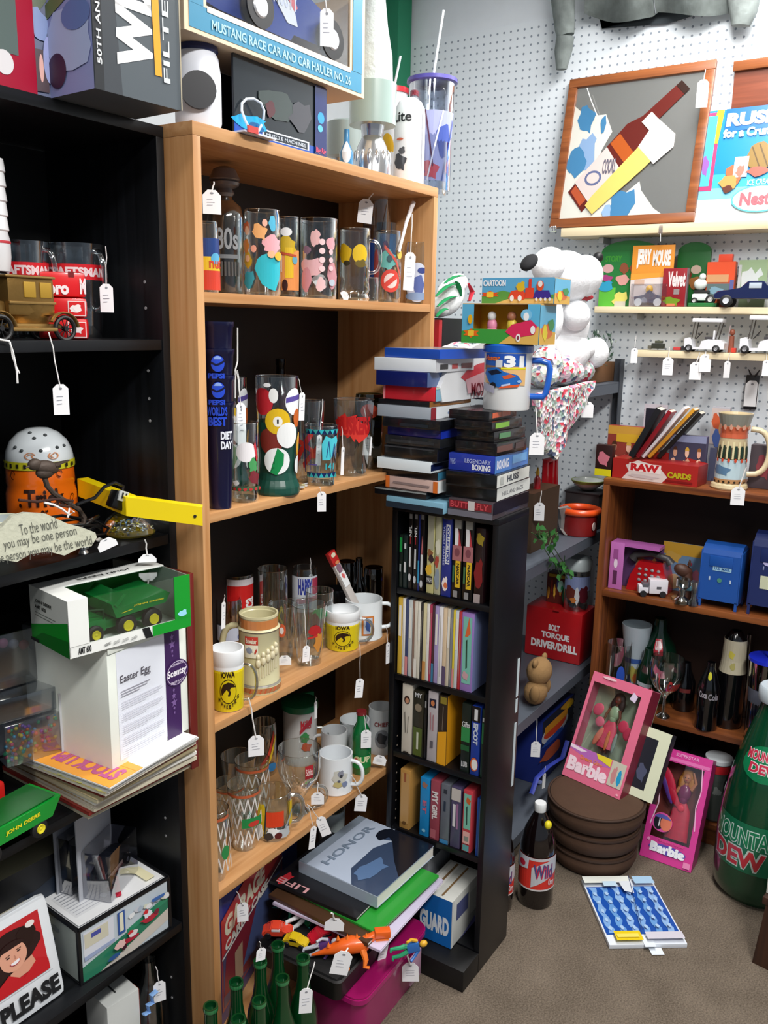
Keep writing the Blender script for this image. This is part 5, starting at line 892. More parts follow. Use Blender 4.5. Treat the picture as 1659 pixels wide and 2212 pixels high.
# woman sign
pl=('Y',1.165)
C0,C1,C2=gz(-50,2260,B5),gz(146,2125,B5),None
t=thing('shop_sign','rounded white sign with a dark haired smiling woman in red and the word PLEASE','sign',gz(40,2200,B5)+Vector((0,.0,0)),0)
Mi=TF[t].inverted()
O_=gz(-58,2290,B5);U_=gz(146,2145,B5)-O_;U_=Vector((U_.x,U_.y,0));hU=U_.length;U_.normalize();N_=Vector((U_.y,-U_.x,0))
Hh=.19;V_=(Vector((0,0,1))*.97-N_*.22).normalized()
F_=Matrix(((U_.x,-N_.x,V_.x,O_.x),(U_.y,-N_.y,V_.y,O_.y),(U_.z,-N_.z,V_.z,O_.z+.001),(0,0,0,1)))
Fm=Mi @ F_
bm=B();box(bm,0,hU,-.0,.022,0,Hh,.014,M=Fm);part(t,'sign_body',bm,mat('#e6eaee',.35))
fp=lambda x,y,h:Fm @ Vector((x*hU,-h-.0002,y*Hh))
sh1=lambda q:('p',[(x+.1,y) for x,y in q[1]],q[2]) if q[0]=='p' else ('l',[(x+.1,y) for x,y in q[1]],q[2],q[3]) if q[0]=='l' else ('e',q[1]+.1,q[2],q[3],q[4],q[5])
artwork(t,'printed_picture',[('r',.0,.34,.87,.92,'#c4262c'),('l',[(.02,.31),(.9,.31)],.006,'#b9bcc0'),
    ]+[sh1(q) for q in [('p',blot(.42,.7,.3,.18,5,20,.12),'#2a1614'),('p',blot(.3,.5,.16,.14,6,20,.15),'#2a1614'),('p',blot(.6,.76,.12,.1,7),'#26130f'),('e',.66,.84,.05,.03,'#ece4e0'),
    ('p',[(.38,.5),(.36,.42),(.66,.44),(.62,.56)],'#d89a80'),('p',arcpts(.44,.64,.14,.13,0,2*PI,24),'#dfa288'),('p',arcpts(.44,.71,.14,.07,.2,PI-.1,12),'#2a1614'),
    ('p',[(.2,.34),(.77,.34),(.77,.44),(.66,.5),(.5,.4),(.36,.5),(.24,.44)],'#c01c24'),('e',.385,.655,.018,.007,'#2c1c20'),('e',.5,.675,.018,.007,'#2c1c20'),('l',[(.36,.675),(.41,.68)],.006,'#3a1c18'),('l',[(.475,.695),(.525,.695)],.006,'#3a1c18'),
    ('p',arcpts(.44,.6,.05,.028,PI+.15,2*PI+.35,12),'#f2eef0'),('l',arcpts(.44,.6,.052,.03,PI+.1,2*PI+.4,10),.006,'#b8404a'),('l',[(.445,.66),(.455,.63),(.44,.628)],.005,'#b87860')]]+[
    ('t',.3,.1,.93,.27,'PLEASE','#15181c',0,.05),('t',.0,.1,.27,.27,'T','#15181c',0,.05)],fp,.3)
# bottom compartment of the black case
BB=.07
c=at2(('Y',1.27),330,BB)
t=vessel('clear_bottle','clear glass bottle with tag and blue ribbon at the bottom of the black bookcase','bottle',330,2400,BB,80,2072,[(0,0),(.95,0),(1,.03),(1,.45),(.9,.6),(.5,.78),(.34,.9),(.34,1)],glass('#dfe4e8',.55),loc=c,tags=[(344,2120,26,50,(336,2088),('Y',1.2),.0,.2)])
M_=TF[t].inverted();tb(t,'blue_ribbon',[M_ @ gy(x,y,1.2) for x,y in ((338,2140),(326,2150),(330,2165),(318,2172),(322,2185),(310,2192))],.006,mat('#7fa8dc',.6),8,flat=.3)
t=carton('white_carton','white carton with a slotted top in the bottom of the black bookcase','box',Vector((.93,1.22,BB)),Vector((1.0,1.21,BB)),BB,.08,.0+ztop(Vector((.95,1.22,BB)),2165)-BB,'#cfd2cf',topf=[('r',.45,.3,.5,.7,'#3a3c3c')],right=[('r',0,0,.25,1,'#c9553a')])
# ================================================================ oak bottom compartment and floor in front
ZF=0
t=thing('carry_case','tall blue carry case standing on edge with GARAGE CARRY CASE on a red panel','case',Vector((1.30,1.205,.0805)),.0)
Aq=Vector((at2(('Y',1.17),474,.08).x,1.17,.0805));Bq=at2(('Y',1.30),622,.08)
r_=math.atan2(Bq.y-Aq.y,Bq.x-Aq.x);w_=(Bq-Aq).length;h_=.345
bpy.data.objects.remove(t);Aq.x=max(Aq.x,XA+.024)
t=thing('carry_case','tall blue carry case standing on edge with GARAGE CARRY CASE on a red panel','case',Vector((Aq.x,Aq.y,.0805)),r_)
bx(t,'case_shell',0,w_,0,.06,0,h_,mat('#182a78',.35,coat=.3),.006)
artwork(t,'printed_panel',[('p',[(.04,.1),(.9,.1),(.9,.92),(.04,.76)],'#8a3440'),('p',[(.06,.12),(.88,.12),(.88,.55),(.06,.5)],'#4a4666'),('p',[(.06,.2),(.4,.12),(.5,.5),(.1,.48)],'#7c2434'),('p',[(.3,.2),(.8,.15),(.86,.5),(.5,.5)],'#4c5c8c'),('r',.2,.14,.3,.4,'#a88c74'),('p',[(.04,.5),(.9,.62),(.9,.92),(.04,.76)],'#b8383a'),('t',.08,.6,.62,.74,'GARAGE','#e8e4c8',0,.06),('t',.08,.51,.66,.58,'CARRY CASE','#e4e2d8',0,.05),('l',[(.04,.49),(.9,.56)],.014,'#e6e2dc'),('e',.75,.76,.13,.1,'#c9a040'),('e',.75,.76,.115,.085,'#241a14'),('t',.68,.72,.82,.8,'72','#e6dcc0',0,.05)],panel((0,0,0),(w_,0,0),(0,0,h_)),.3,coat=.4)
tb(t,'carry_handle',[(w_*.3,.03,h_),(w_*.3,.03,h_+.02),(w_*.7,.03,h_+.02),(w_*.7,.03,h_)],.005,mat('#152468',.4),8)
tag(t,524,1950,24,46,(510,1925),('Y',1.155),yaw=.1)
# black bin with toy figures standing in front of the oak case
fl=0.0
MG=mat('#a81668',.25,coat=.4)
# magenta tub on floor
A=gz(705,2225,.13);Bq=gz(925,2095,.13)
t=thing('plastic_tub','glossy magenta plastic tub on the carpet under the black toy tray','tub',Vector((1.51,1.013,0)),.03)
pr=[(-.15,-.1),(.15,-.1),(.15,.1),(-.15,.1)]
bm=B();vs0=[]
def rr(x,y,z,w,d,r=.03,n=5):return [Vector((x+(w-r)*sx+r*math.cos(a),y+(d-r)*sy+r*math.sin(a),z)) for sx,sy,a0 in ((1,1,0),(-1,1,PI/2),(-1,-1,PI),(1,-1,1.5*PI)) for a in [a0+PI/2*i/n for i in range(n+1)]]
def loft(bm,rings,cap=(True,True)):
    R_=[[bm.verts.new(p) for p in r] for r in rings];n=len(R_[0])
    for a,b in zip(R_,R_[1:]):
        for i in range(n):bm.faces.new((a[i],a[(i+1) % n],b[(i+1) % n],b[i]))
    if cap[0]:bm.faces.new(R_[0][::-1])
    if cap[1]:bm.faces.new(R_[-1])
loft(bm,[rr(0,0,0,.13,.07),rr(0,0,.13,.145,.085),rr(0,0,.135,.154,.092),rr(0,0,.147,.154,.092),rr(0,0,.147,.14,.08),rr(0,0,.01,.12,.065)],(True,True));part(t,'tub_body',bm,MG)
bm=B();loft(bm,[rr(0,0,.1475,.152,.09),rr(0,0,.151,.152,.09),rr(0,0,.155,.13,.07)]);part(t,'tub_lid',bm,mat('#961058',.25,coat=.4))
bx(t,'clear_latch',.05,.1,-.1,-.093,.05,.125,mat('#b890a8',.2,coat=.5),.003)
# black tray of toys on the tub
ZT2=.1555
t=thing('black_tray','black open tray heaped with small plastic toys on the magenta tub','tray',Vector((1.475,1.068,ZT2)),.03);bk_=mat('#0a0a0c',.5)
bm=B();loft(bm,[rr(0,0,0,.15,.105,.015),rr(0,0,.058,.165,.117,.015),rr(0,0,.06,.16,.112,.015),rr(0,0,.01,.145,.1,.015)]);part(t,'tray_body',bm,bk_)
bx(t,'dark_filling',-.144,.144,-.098,.098,.012,.05,mat('#0e0e10',.9,bump=.8,scale=50),.01)
ZY=ZT2+.052
def minicar(label,u,v,c1,c2,L=.062,rz=.4):
    t=thing('toy_car',label,'toy',gz(u,v,ZY),rz,.12);w=L*.42
    bm=B();prism(bm,[(x*L,z*L) for x,z in ((-.5,.08),(.5,.08),(.5,.2),(.42,.26),(.2,.28),(.1,.42),(-.2,.42),(-.32,.27),(-.5,.22))],-w/2,w/2);bmesh.ops.bevel(bm,geom=bm.edges[:],offset=L*.03,segments=2,affect='EDGES');part(t,'car_body',bm,mat(c1,.3,coat=.5))
    bx(t,'windows',-.18*L,.1*L,-w*.51,w*.51,.29*L,.39*L,mat(c2,.2,coat=.5),.001);bx(t,'bumper',.49*L,.53*L,-w*.4,w*.4,.09*L,.16*L,mat(c2,.3),.0006)
    for x in (-.3,.3):
        for y in (-.5,.5):lt(t,'wheel',[(0,-.003),(L*.11,-.003),(L*.12,0),(L*.11,.003),(0,.003)],mat('#15151a',.5),16,M=tm((x*L,y*w,L*.12),rx=PI/2))
    return t
def beast(name,label,u,v,k,c1,c2,rz=.3,z=0,up=.0):
    t=thing(name,label,'toy',gz(u,v,ZY+z),rz,up);m1,m2=mat(c1,.35,coat=.3),mat(c2,.35,coat=.3)
    tb(t,'body',[(x*k,y*k,z_*k) for x,y,z_ in ((-.85,.1,.1),(-.6,.04,.2),(-.3,0,.32),(0,0,.36),(.26,0,.36),(.42,.02,.48),(.54,.02,.56))],[k*q for q in (.02,.06,.14,.19,.17,.1,.08)],m1,12)
    hd=bx(t,'head',.48*k,.82*k,-.09*k,.11*k,.5*k,.66*k,m1,.03*k);bx(hd,'jaw',.5*k,.78*k,-.07*k,.09*k,.42*k,.48*k,m2,.015*k)
    for x in (-.2,.22):
        for s in (-1,1):tb(t,'leg',[(x*k,s*.12*k,.3*k),((x+.05)*k,s*.26*k,.16*k),((x+.02)*k,s*.3*k,.03*k),((x+.12)*k,s*.32*k,.02*k)],[.08*k,.06*k,.045*k,.035*k],m2,8)
    for i in range(6):x=-.5+.2*i;bm=B();lathe(bm,[(.045*k,0),(0,.12*k)],6,tm((x*k,0,(.36 if x <-.3 else .52)*k*.98)));part(t,'back_spike',bm,m2)
    return t
def manikin(label,u,v,k,c1,c2,c3,rz=0,ry=1.2):
    t=thing('toy_figure',label,'toy',gz(u,v,ZY+.01),rz,0,ry);bx(t,'torso',-.13*k,.13*k,-.07*k,.07*k,.42*k,.76*k,mat(c1,.35,coat=.3),.03*k);bm=B();blob(bm,(0,0,.88*k),.09*k,.09*k,.11*k,u=12,v=8);part(t,'head',bm,mat(c3,.4))
    for s in (-1,1):tb(t,'leg',[(s*.08*k,0,.44*k),(s*.12*k,-.03*k,.22*k),(s*.13*k,0,0),(s*.14*k,-.09*k,-.01*k)],[.07*k,.055*k,.045*k,.035*k],mat(c2,.4),8);tb(t,'arm',[(s*.14*k,0,.72*k),(s*.26*k,-.04*k,.58*k),(s*.3*k,-.14*k,.44*k)],[.05*k,.042*k,.035*k],mat(c1 if s >0 else c3,.4),8)
    return t
beast('toy_creature','dark green toy creature at the back of the black tray',640,1975,.07,'#0c5a3c','#14785a',-1.1)
manikin('teal and white toy figure lying below the dark green creature',622,2000,.09,'#127c78','#d9dcde','#cfd4d6',-.6)
minicar('small red and white toy car near the left rim of the tray',600,2018,'#d8432c','#e6e6ea',.07,-1.0)
minicar('bright red toy car in the middle of the tray',702,2030,'#b8182c','#1c1c22',.08,-.5)
minicar('grey toy car with gold windows behind the white square tag',735,1995,'#55566a','#a08c44',.07,-.8)
t_or=beast('toy_dinosaur','large orange spiky toy beast sprawled at the front of the tray',760,2072,.105,'#e8621a','#f07a28',-.85,.002)
t_bl=manikin('blue and green toy figure at the right end of the tray',846,2060,.085,'#2c6cb8','#2f9a6c','#d8a22c',-.8,1.35)
tag(t_or,745,2055,40,58,(752,2048),('Y',.88),tilt=.25,yaw=.1);tag(t_bl,886,2080,36,46,(872,2040),('Y',.91),yaw=0,tilt=-.05);tag(t_bl,832,2036,20,52,(838,2010),('Y',.95),yaw=.5,tilt=.2)
tag(minicar('black toy car under the large white square tag',716,2010,'#17181c','#3a3a44',.065,-.9),724,1984,42,30,(716,1972),('Y',1.0),yaw=0,tilt=.1,lines=False)
manikin('purple and silver toy figure between the small cars in the tray',660,2058,.08,'#5a3a7c','#b9bcc6','#b9bcc6',-.9)
minicar('small yellow toy car at the front left of the tray',640,2040,'#d8b81c','#17171a',.06,-1.3)
minicar('dark green toy truck lying near the middle of the tray',680,1990,'#17603a','#9aa0a4',.06,-.3)
# books piled over the tray
def book(label,a,b,z,depth,th,cov,pg='#e9e6de',front=(),sh=(),group=None,name='book',cat='book'):
    A=gz(*a,z);Bq=gz(*b,z);t=thing(name,label,cat,A,math.atan2(Bq.y-A.y,Bq.x-A.x),group=group);w=(Bq-A).length
    bx(t,'pages',.002,w-.002,.0015,depth-.002,.0012,th-.0012,mat(pg,.8));bx(t,'cover',0,w,0,depth,th-.0012,th,mat(cov,.35,coat=.3));bx(t,'back_cover',0,w,0,depth,0,.0012,mat(cov,.35));bx(t,'spine',-.0012,.0003,0,depth,0,th,mat(cov,.35))
    if sh:artwork(t,'printed_cover',sh,panel((0,0,th),(w,0,0),(0,depth,0)),.3,coat=.3)
    return t,w
zb=.249
bs=[('large thin pale violet book at the bottom of the tilted pile',(822,2058),(958,1905),.30,.006,'#cfc6e0',[]),('brown and gold book under the green one in the pile',(795,2045),(925,1918),.29,.009,'#4a3222',[('p',blot(.4,.85,.2,.06,3),'#a88c3c'),('p',blot(.3,.7,.1,.05,4),'#c83a34')]),
      ('thin bright green book sticking out on the right of the pile',(815,2020),(948,1895),.24,.005,'#2a9a34',[]),('black book with red lettering showing at the back left of the pile',(770,1990),(890,1870),.25,.008,'#17171b',[('p',blot(.1,.9,.1,.06,3),'#c8303a'),('t',.02,.6,.1,.95,'LIFE','#d8a0a4',90)])]
for i,(lb,a,b,dp,th,cv,sh) in enumerate(bs):
    t,w=book(lb,a,b,zb,dp,th,cv,sh=sh,group=None);zb += th+.0006
t,w=book('pale blue book titled HONOR with a dark figure on its jacket, topmost of the pile',(815,1962),(937,1850),zb+.0,.235,.03,'#aab8c8',sh=[('r',0,0,1,1,'#b9c6da'),('r',0,.9,1,1,'#8a97a6'),('p',[(0,.0),(1,0),(1,.5),(.86,.62),(.78,.5),(.82,.4),(.6,.5),(.2,.48),(0,.32)],'#3a4a66'),('p',[(.35,0),(1,0),(1,.5),(.9,.56),(.8,.4),(.55,.2)],'#151a26'),('p',blot(.85,.55,.12,.08,5),'#151a26'),('p',blot(.3,.3,.2,.12,3),'#5c7aa4'),('t',.1,.7,.9,.8,'HONOR','#7c8ca0',0,.02)])
HB=t
# green bottles
GG=mat('#063a1a',.1,coat=.8)
def gbottle(label,u,v,x,y,z0=0.0,tg=(),hq=.285):
    c=Vector((x,y,z0));k=hq/.245
    t=thing('green_bottle',label,'bottle',c,group='green glass bottles on the floor');R=.031
    lt(t,'glass_body',[(a,b*k) for a,b in ((0,0),(.029,0),(R,.006),(R,.12),(.027,.145),(.017,.175),(.013,.2),(.0125,.235),(.0145,.236),(.0145,.245),(.011,.245),(.0105,.235),(0,.235))],GG,28)
    fa=facing(c);artwork(t,'printed_label',[('r',-1,0,1,1,'#c9d0d4'),('t',-.5,.5,.5,.85,'7UP','#1c5aa0',0,.05),('p',blot(.4,.3,.3,.2,3),'#c83a34')],wrap([(R,.03),(R,.13)],.06,.12,fa,.9),.3,cut=.1)
    lt(t,'shiny_lip',[(.0146,.237*k),(.0152,.24*k),(.0146,.244*k)],mat('#2f7a48',.08,coat=1),24)
    for g in tg:tag(t,*g)
    return t
gl=[('green glass bottle in the centre of the group with a hanging white tag',655,2068,[(662,2135,28,62,(680,2078),('Y',.86),.05,.1)]),('green glass bottle second from the top of the group beside the toy tray',600,2040,[]),('green glass bottle by the carry case, its neck tag hanging at the left',562,2075,[(565,2048,22,30,(560,2034),('Y',.95),.1,.4)]),('green glass bottle behind the oak stile at the left of the group',510,2120,[]),('short green glass bottle in the bottom left corner against the stile',455,2172,[]),('green glass bottle low in the middle of the group',610,2112,[]),('green glass bottle at the bottom of the group, left of the middle',560,2160,[]),('green glass bottle at the bottom edge of the picture in the group',515,2200,[])]
for i,(lb,u,v,tg) in enumerate(gl):
    p=gz(u,v,.285);hq=.285
    if p.y >1.083:p=gy(u,v,1.083);hq=p.z
    gbottle(lb,u,v,p.x,p.y,0,tg,hq)
vessel('plastic_cup','pale plastic cup in the shade of the bottom oak compartment beside the tower','cup',812,1830,.08,60,1745,'pint',mat('#b9c6c8',.3),loc=Vector((1.72,1.27,.08)))
t=thing('blue_folder','dark blue folder lying low behind the pile of books','folder',Vector((1.50,1.30,.0805)),0);bx(t,'cover',-.06,.1,-.01,.01,0,.3,mat('#1c2c5e',.4),.002);bx(t,'edge',-.063,-.06,-.01,.01,0,.3,mat('#131d40',.4))
# ================================================================ media tower: spines
XS=XT+.008
def spine(name,label,cat,u0,u1,vt,z,colr,sh=(),depth=.135,side=None,back=0,group=None,rough=.35):
    X=XS+back;a=at_uz(('X',X),u0,z);b=at_uz(('X',X),u1,z);w=a.y-b.y
    h=ztop(Vector((X,a.y,z)),vt)-z
    t=thing(name,label,cat,Vector((X,(a.y+b.y)/2,z+.0004)),-PI/2,group=group);w *= .94
    bx(t,'case',-w/2,w/2,0,depth,0,h,mat(colr,rough,coat=.2),.0006)
    if sh:artwork(t,'printed_spine',sh,panel((-w/2,-.0001,0),(w,0,0),(0,0,h)),rough,coat=.2)
    if side:bx(t,'printed_side',w/2,w/2+.0003,.001,depth,.001,h,mat(side,rough,coat=.2))
    return t
t1,t2_,t3,t4,t5=TBs
W_='#d8dadc'
R1s=[(861,868,1155,'#15221d','slim game case with a green strip, leftmost on the top tower shelf',[('r',.1,.68,.9,.95,'#1f9a48'),('r',.2,.3,.7,.45,'#9aa4a4')]),
 (870,878,1156,'#1a2a2a','slim dark game case second from the left on the top tower shelf',[('r',.2,.75,.7,.85,W_),('r',.2,.3,.7,.5,W_)]),
 (880,889,1108,'#120e10','black tape case with white and red lettering beside the slim dark game case',[('r',.15,.93,.85,.99,'#8c8c8c'),('t',.2,.7,.8,.84,'NFL','#e6e6e8',90),('l',[(.5,.7),(.5,.6)],.2,'#a83038'),('r',.3,.3,.7,.56,W_),('e',.5,.16,.35,.05,'#c9ccd0')]),
 (891,900,1109,'#120e10','black tape case like its left neighbour, before the blue sliver',[('r',.15,.93,.85,.99,'#8c8c8c'),('t',.2,.7,.8,.84,'NFL','#e6e6e8',90),('l',[(.5,.7),(.5,.6)],.2,'#a83038'),('r',.3,.28,.7,.54,W_),('e',.5,.14,.35,.05,'#c9ccd0')]),
 (901,904,1112,'#1c2c78','very thin blue case between two black tape cases',[('r',0,.1,1,.4,'#3a9cc8')]),
 (905,914,1110,'#110f13','black tape case with a tall white title left of the photographic case',[('r',.15,.93,.85,.99,'#8c8c8c'),('l',[(.4,.62),(.6,.5)],.25,'#b86a70'),('r',.25,.22,.75,.48,W_),('e',.5,.1,.35,.05,'#c9ccd0')]),
 (920,935,1108,'#c9c48a','thick case with a pale grey and yellow photographic spine',[('r',.05,.55,.95,1,'#a9a894'),('p',blot(.5,.5,.4,.06,3),'#8a5a3a'),('p',blot(.6,.44,.4,.05,5),'#3c2a30'),('p',blot(.4,.3,.45,.07,4),'#e0b43a'),('r',0,.12,.9,.22,'#1d1c20'),('t',.1,.14,.85,.2,'MASH','#c8c8c8')]),
 (937,949,1109,'#b9b89a','second photographic case, cream with a blurred figure',[('p',blot(.5,.6,.45,.1,6),'#d9d8c4'),('p',blot(.4,.42,.4,.07,7),'#b04a3c'),('p',blot(.5,.2,.45,.12,8),'#8a98a8')]),
 (951,972,1110,'#20308a','blue boxed set with long white vertical title',[('r',.1,.94,.9,1,'#5a5238'),('r',.42,.4,.85,.88,'#dfe2e8'),('t',.5,.42,.8,.86,'COLLECTION','#2a3c9a',-90,.05),('t',.14,.38,.34,.86,'VIDEO GAMES','#a9b0d8',-90),('p',blot(.5,.16,.3,.09,4),'#f0e6e4'),('p',blot(.5,.14,.2,.04,5),'#d8744a')]),
 (974,995,1111,'#0d0c0e','black tape with grey clip, red and yellow blocks, left of its twin',0),(997,1019,1113,'#0d0c0e','black tape with grey clip, red and yellow blocks, right of its twin',0),
 (1022,1043,1140,'#1c0c10','dark case with a yellow patch and red glow, rightmost on the top tower shelf',[('p',blot(.5,.85,.4,.09,3),'#8c7a1c'),('p',blot(.5,.4,.45,.2,4),'#7c1420'),('r',.0,.0,.7,.12,'#a89a9a')])]
tw=[('r',.15,.84,.85,1,'#8a8a84'),('p',[(.2,.64),(.8,.64),(.5,.84),(.2,.84)],'#e8e8ea'),('p',[(.6,.64),(.9,.64),(.6,.84)],'#b83a44'),('r',0,.46,1,.64,'#a86a70'),('e',.5,.56,.28,.05,'#7c4450'),('r',.38,.14,.92,.46,'#dcb424'),('t',.5,.17,.8,.43,'NASCAR','#3a2c14',-90,.05),('r',.1,.2,.3,.4,'#3a6a44'),('r',.25,.02,.7,.1,'#8c8c8e')]
for u0,u1,vt,c_,lb,sh in R1s:spine('tape_case',lb,'video tape',u0,u1,vt,t1,c_,sh or tw,depth=.14 if u1-u0 <12 else .1)
# thin record and comic sleeves
cs=['#d9b23c','#ecebe6','#3a4670','#c9d0d0','#8a6a5c','#dcd6c8','#e8e3d4','#2c2a2c','#d8cfa4','#e9e7e2','#b83a5c','#4a2c34','#a898c8','#e8e6ea','#e0c8a8','#d8cdb8','#7c8088','#e6cf3c','#cfd8dc','#b83038']
nm_=['yellow','white','navy','pale grey','brown','cream','ivory','black','straw','bright white','magenta','maroon','lilac','cool white','peach','sand','slate','yellow and white','silver','red']
u=857.5
for i,c_ in enumerate(cs):
    wd=[9,6,6,8,4,6,6,5,7,6,5,5,8,9,8,6,6,4,7,6][i]
    sh=[('r',0,.0,1,.25,['#e8e4dc','#3a7ca0','#d88a8a','#c88a4a','#5a4a6a'][i % 5])] if i % 3==2 else [('r',.2,.5,.8,.9,['#e9e6de','#d0c8b8','#8a6a5c'][i % 3])] if i % 3==0 else [('l',[(.5,.1),(.5,.9)],.12,'#b9b4a8')]
    spine('record_sleeve','%s record sleeve, %s in the row on the second tower shelf' % (nm_[i],['first','second','third','fourth','fifth','sixth','seventh','eighth','ninth','tenth','eleventh','twelfth','thirteenth','fourteenth','fifteenth','sixteenth','seventeenth','eighteenth','nineteenth','twentieth'][i]),'record',u,u+wd,1290+(u-857)*.24,t2_,c_,sh,depth=.14,rough=.6,group='thin sleeves on the second tower shelf');u += wd+.4
spine('picture_book','lavender edged turquoise picture book at the right of the record sleeves','book',992,1019,1322,t2_,'#9a7ac0',[('r',.12,.1,.85,.95,'#7cc0b0'),('p',[(.3,.7),(.6,.95),(.75,.75),(.5,.7)],'#d86a3a'),('l',[(.45,.66),(.5,.3)],.12,'#2c4a3a'),('p',blot(.45,.2,.25,.06,3),'#c8a0a8')],depth=.13,side='#7a86b4')
R3=[(866,888,1476,'#d2cabc','cream video tape with a small portrait, leftmost on the third tower shelf',[('e',.5,.78,.3,.06,'#3a241c'),('e',.5,.77,.18,.04,'#c89070'),('l',[(.3,.6),(.4,.3)],.06,'#5a544c'),('l',[(.7,.55),(.6,.3)],.04,'#6a645c'),('p',[(.1,0),(.9,0),(.7,.03),(.3,.03)],'#1a1a1a')]),
 (890,912,1490,'#2c2a20','video tape with a green lower half, second on the third tower shelf',[('t',.15,.9,.85,.97,'MY',W_),('e',.5,.75,.35,.06,'#8a7c68'),('r',.05,.02,.95,.45,'#4c5c20'),('r',.4,.12,.6,.38,'#c9ccb8')]),
 (914,919,1500,'#0e0e10','thin black tape third on the third tower shelf',[('r',.2,.8,.8,.9,'#9a9a9a')]),
 (921,942,1492,'#b9b2b6','pale grey video tape with a small dark picture on the third tower shelf',[('r',.15,.78,.85,.9,'#1c2038'),('e',.5,.84,.2,.04,'#c87a4a'),('l',[(.3,.7),(.35,.45)],.1,'#a87880'),('l',[(.6,.68),(.6,.45)],.1,'#a87078'),('r',.35,.2,.65,.3,'#5c5a64')]),
 (943,963,1500,'#2c221c','video tape in a bright yellow half sleeve on the third tower shelf',[('r',.2,.88,.9,.98,'#8a7a2c'),('l',[(.5,.5),(.55,.85)],.1,'#6c6258'),('p',[(0,0),(1,0),(1,.5),(0,.46)],'#e8a41c')]),
 (993,1012,1518,'#15211c','video tape with green bands right of the gap on the third tower shelf',[('t',.05,.66,.95,.74,'Gifts',W_),('r',0,.45,1,.66,'#2f8a4c'),('r',0,.32,1,.4,'#1f5a34'),('t',.15,.08,.85,.16,'LUB',W_)]),
 (1014,1033,1524,'#1d3c9a','blue video tape with a white orange glow near the right of the third tower shelf',[('r',0,.78,1,1,'#101014'),('r',.3,.8,.7,.96,W_),('t',.25,.45,.8,.76,'EPCOT','#c9d2e4',-90,.05),('e',.5,.16,.45,.1,'#d8642a'),('e',.55,.16,.36,.08,'#e9e9e4')]),
 (1036,1044,1532,'#1c3a2c','thin dark green tape, rightmost on the third tower shelf',[('r',.1,.5,.9,.8,'#2c7a4c'),('r',.2,.82,.8,.88,W_)])]
for i,(u0,u1,vt,c_,lb,sh) in enumerate(R3):spine('video_tape',lb,'video tape',u0,u1,vt,t3,c_,sh,depth=.103,side='#e09a1c' if i ==4 else None)
R4=[(862,884,1660,'#b98a48','wood coloured tape box, leftmost on the fourth tower shelf',[('r',.1,.1,.9,.95,'#c2965a'),('r',.4,.8,.6,.95,'#a05a34'),('e',.5,.1,.2,.03,'#6c4a24')]),
 (905,925,1678,'#1c86c4','sky blue video tape with pink lettering on the fourth tower shelf',[('p',blot(.5,.88,.3,.06,3),'#9a6a54'),('t',.3,.4,.75,.62,'ET','#c8607c',-90,.05),('e',.5,.1,.2,.03,'#8ac4dc')]),
 (927,947,1684,'#9a4452','dusty red video tape with white lettering on the fourth tower shelf',[('t',.15,.62,.85,.82,'MY','#e8dcdc',-90,.05),('t',.2,.35,.8,.6,'GIRL','#e8dcdc',-90,.05),('r',.1,.03,.7,.18,'#b0606a')]),
 (949,968,1692,'#666a74','grey video tape with a blue foot on the fourth tower shelf',[('r',.3,.85,.7,.92,'#2a2c34'),('r',.35,.55,.6,.72,'#2c3444'),('r',0,0,1,.07,'#2c7cb4')]),
 (971,992,1698,'#4c4464','violet video tape with a long white title on the fourth tower shelf',[('r',.0,.78,1,.98,'#c8c0ba'),('r',.2,.35,.5,.72,'#d9d4d8'),('r',.6,.32,.8,.74,'#9a6a94')]),
 (996,1016,1706,'#c4404a','red framed turquoise video tape on the fourth tower shelf',[('r',.12,.38,.88,.95,'#7cbca8'),('p',blot(.6,.84,.25,.06,3),'#c8602c'),('l',[(.45,.75),(.5,.45)],.12,'#1c3a34'),('r',.12,.14,.88,.34,'#e0a8a4'),('r',.25,.18,.75,.26,'#8a8a84'),('r',.15,.02,.85,.12,'#5c9ca0')]),
 (1026,1034,1724,'#1c4a9c','thin blue case leaning at the right end of the fourth tower shelf',[('r',.8,.0,1,1,'#7a9cc4')])]
for u0,u1,vt,c_,lb,sh in R4:spine('video_tape',lb,'video tape',u0,u1,vt,t4,c_,sh,depth=.103)
# tissue boxes in the bottom
X0_=XT-.03
A=Vector((X0_,.985,t5+.0005));Bq=Vector((X0_,.893,t5+.0005))
t=carton('tissue_box','white box with blue GUARD front jutting from the bottom tower shelf','box',A,Bq,t5+.0005,.155,ztop(Bq,1950)-t5,'#dfe0da',front=[('r',0,0,1,1,'#1468b8'),('t',-.0,.22,.92,.62,'GUARD','#e6eef4',0,.06)],right=[('r',0,0,.06,1,'#e8e8e4'),('r',.15,.5,.55,.85,'#5c6290'),('p',[(.3,0),(1,0),(1,.2)],'#6c6aa4'),('r',.6,.3,.9,.8,'#c9cac4')],topf=[('r',.1,.1,.4,.95,'#f1f0ea'),('r',.26,.05,.33,.95,'#8a6c48'),('r',.6,.05,.66,.95,'#8a6c48')])
t=carton('tissue_box','second white tissue box behind the blue fronted one in the tower','box',Vector((XT+.03,1.08,t5+.0005)),Vector((XT+.03,1.0,t5+.0005)),t5+.0005,.12,.17,'#8c9096',front=[('p',blot(.5,.5,.3,.3,3),'#6c707c')],topf=[('r',.2,.1,.8,.9,'#d8d8d4')])
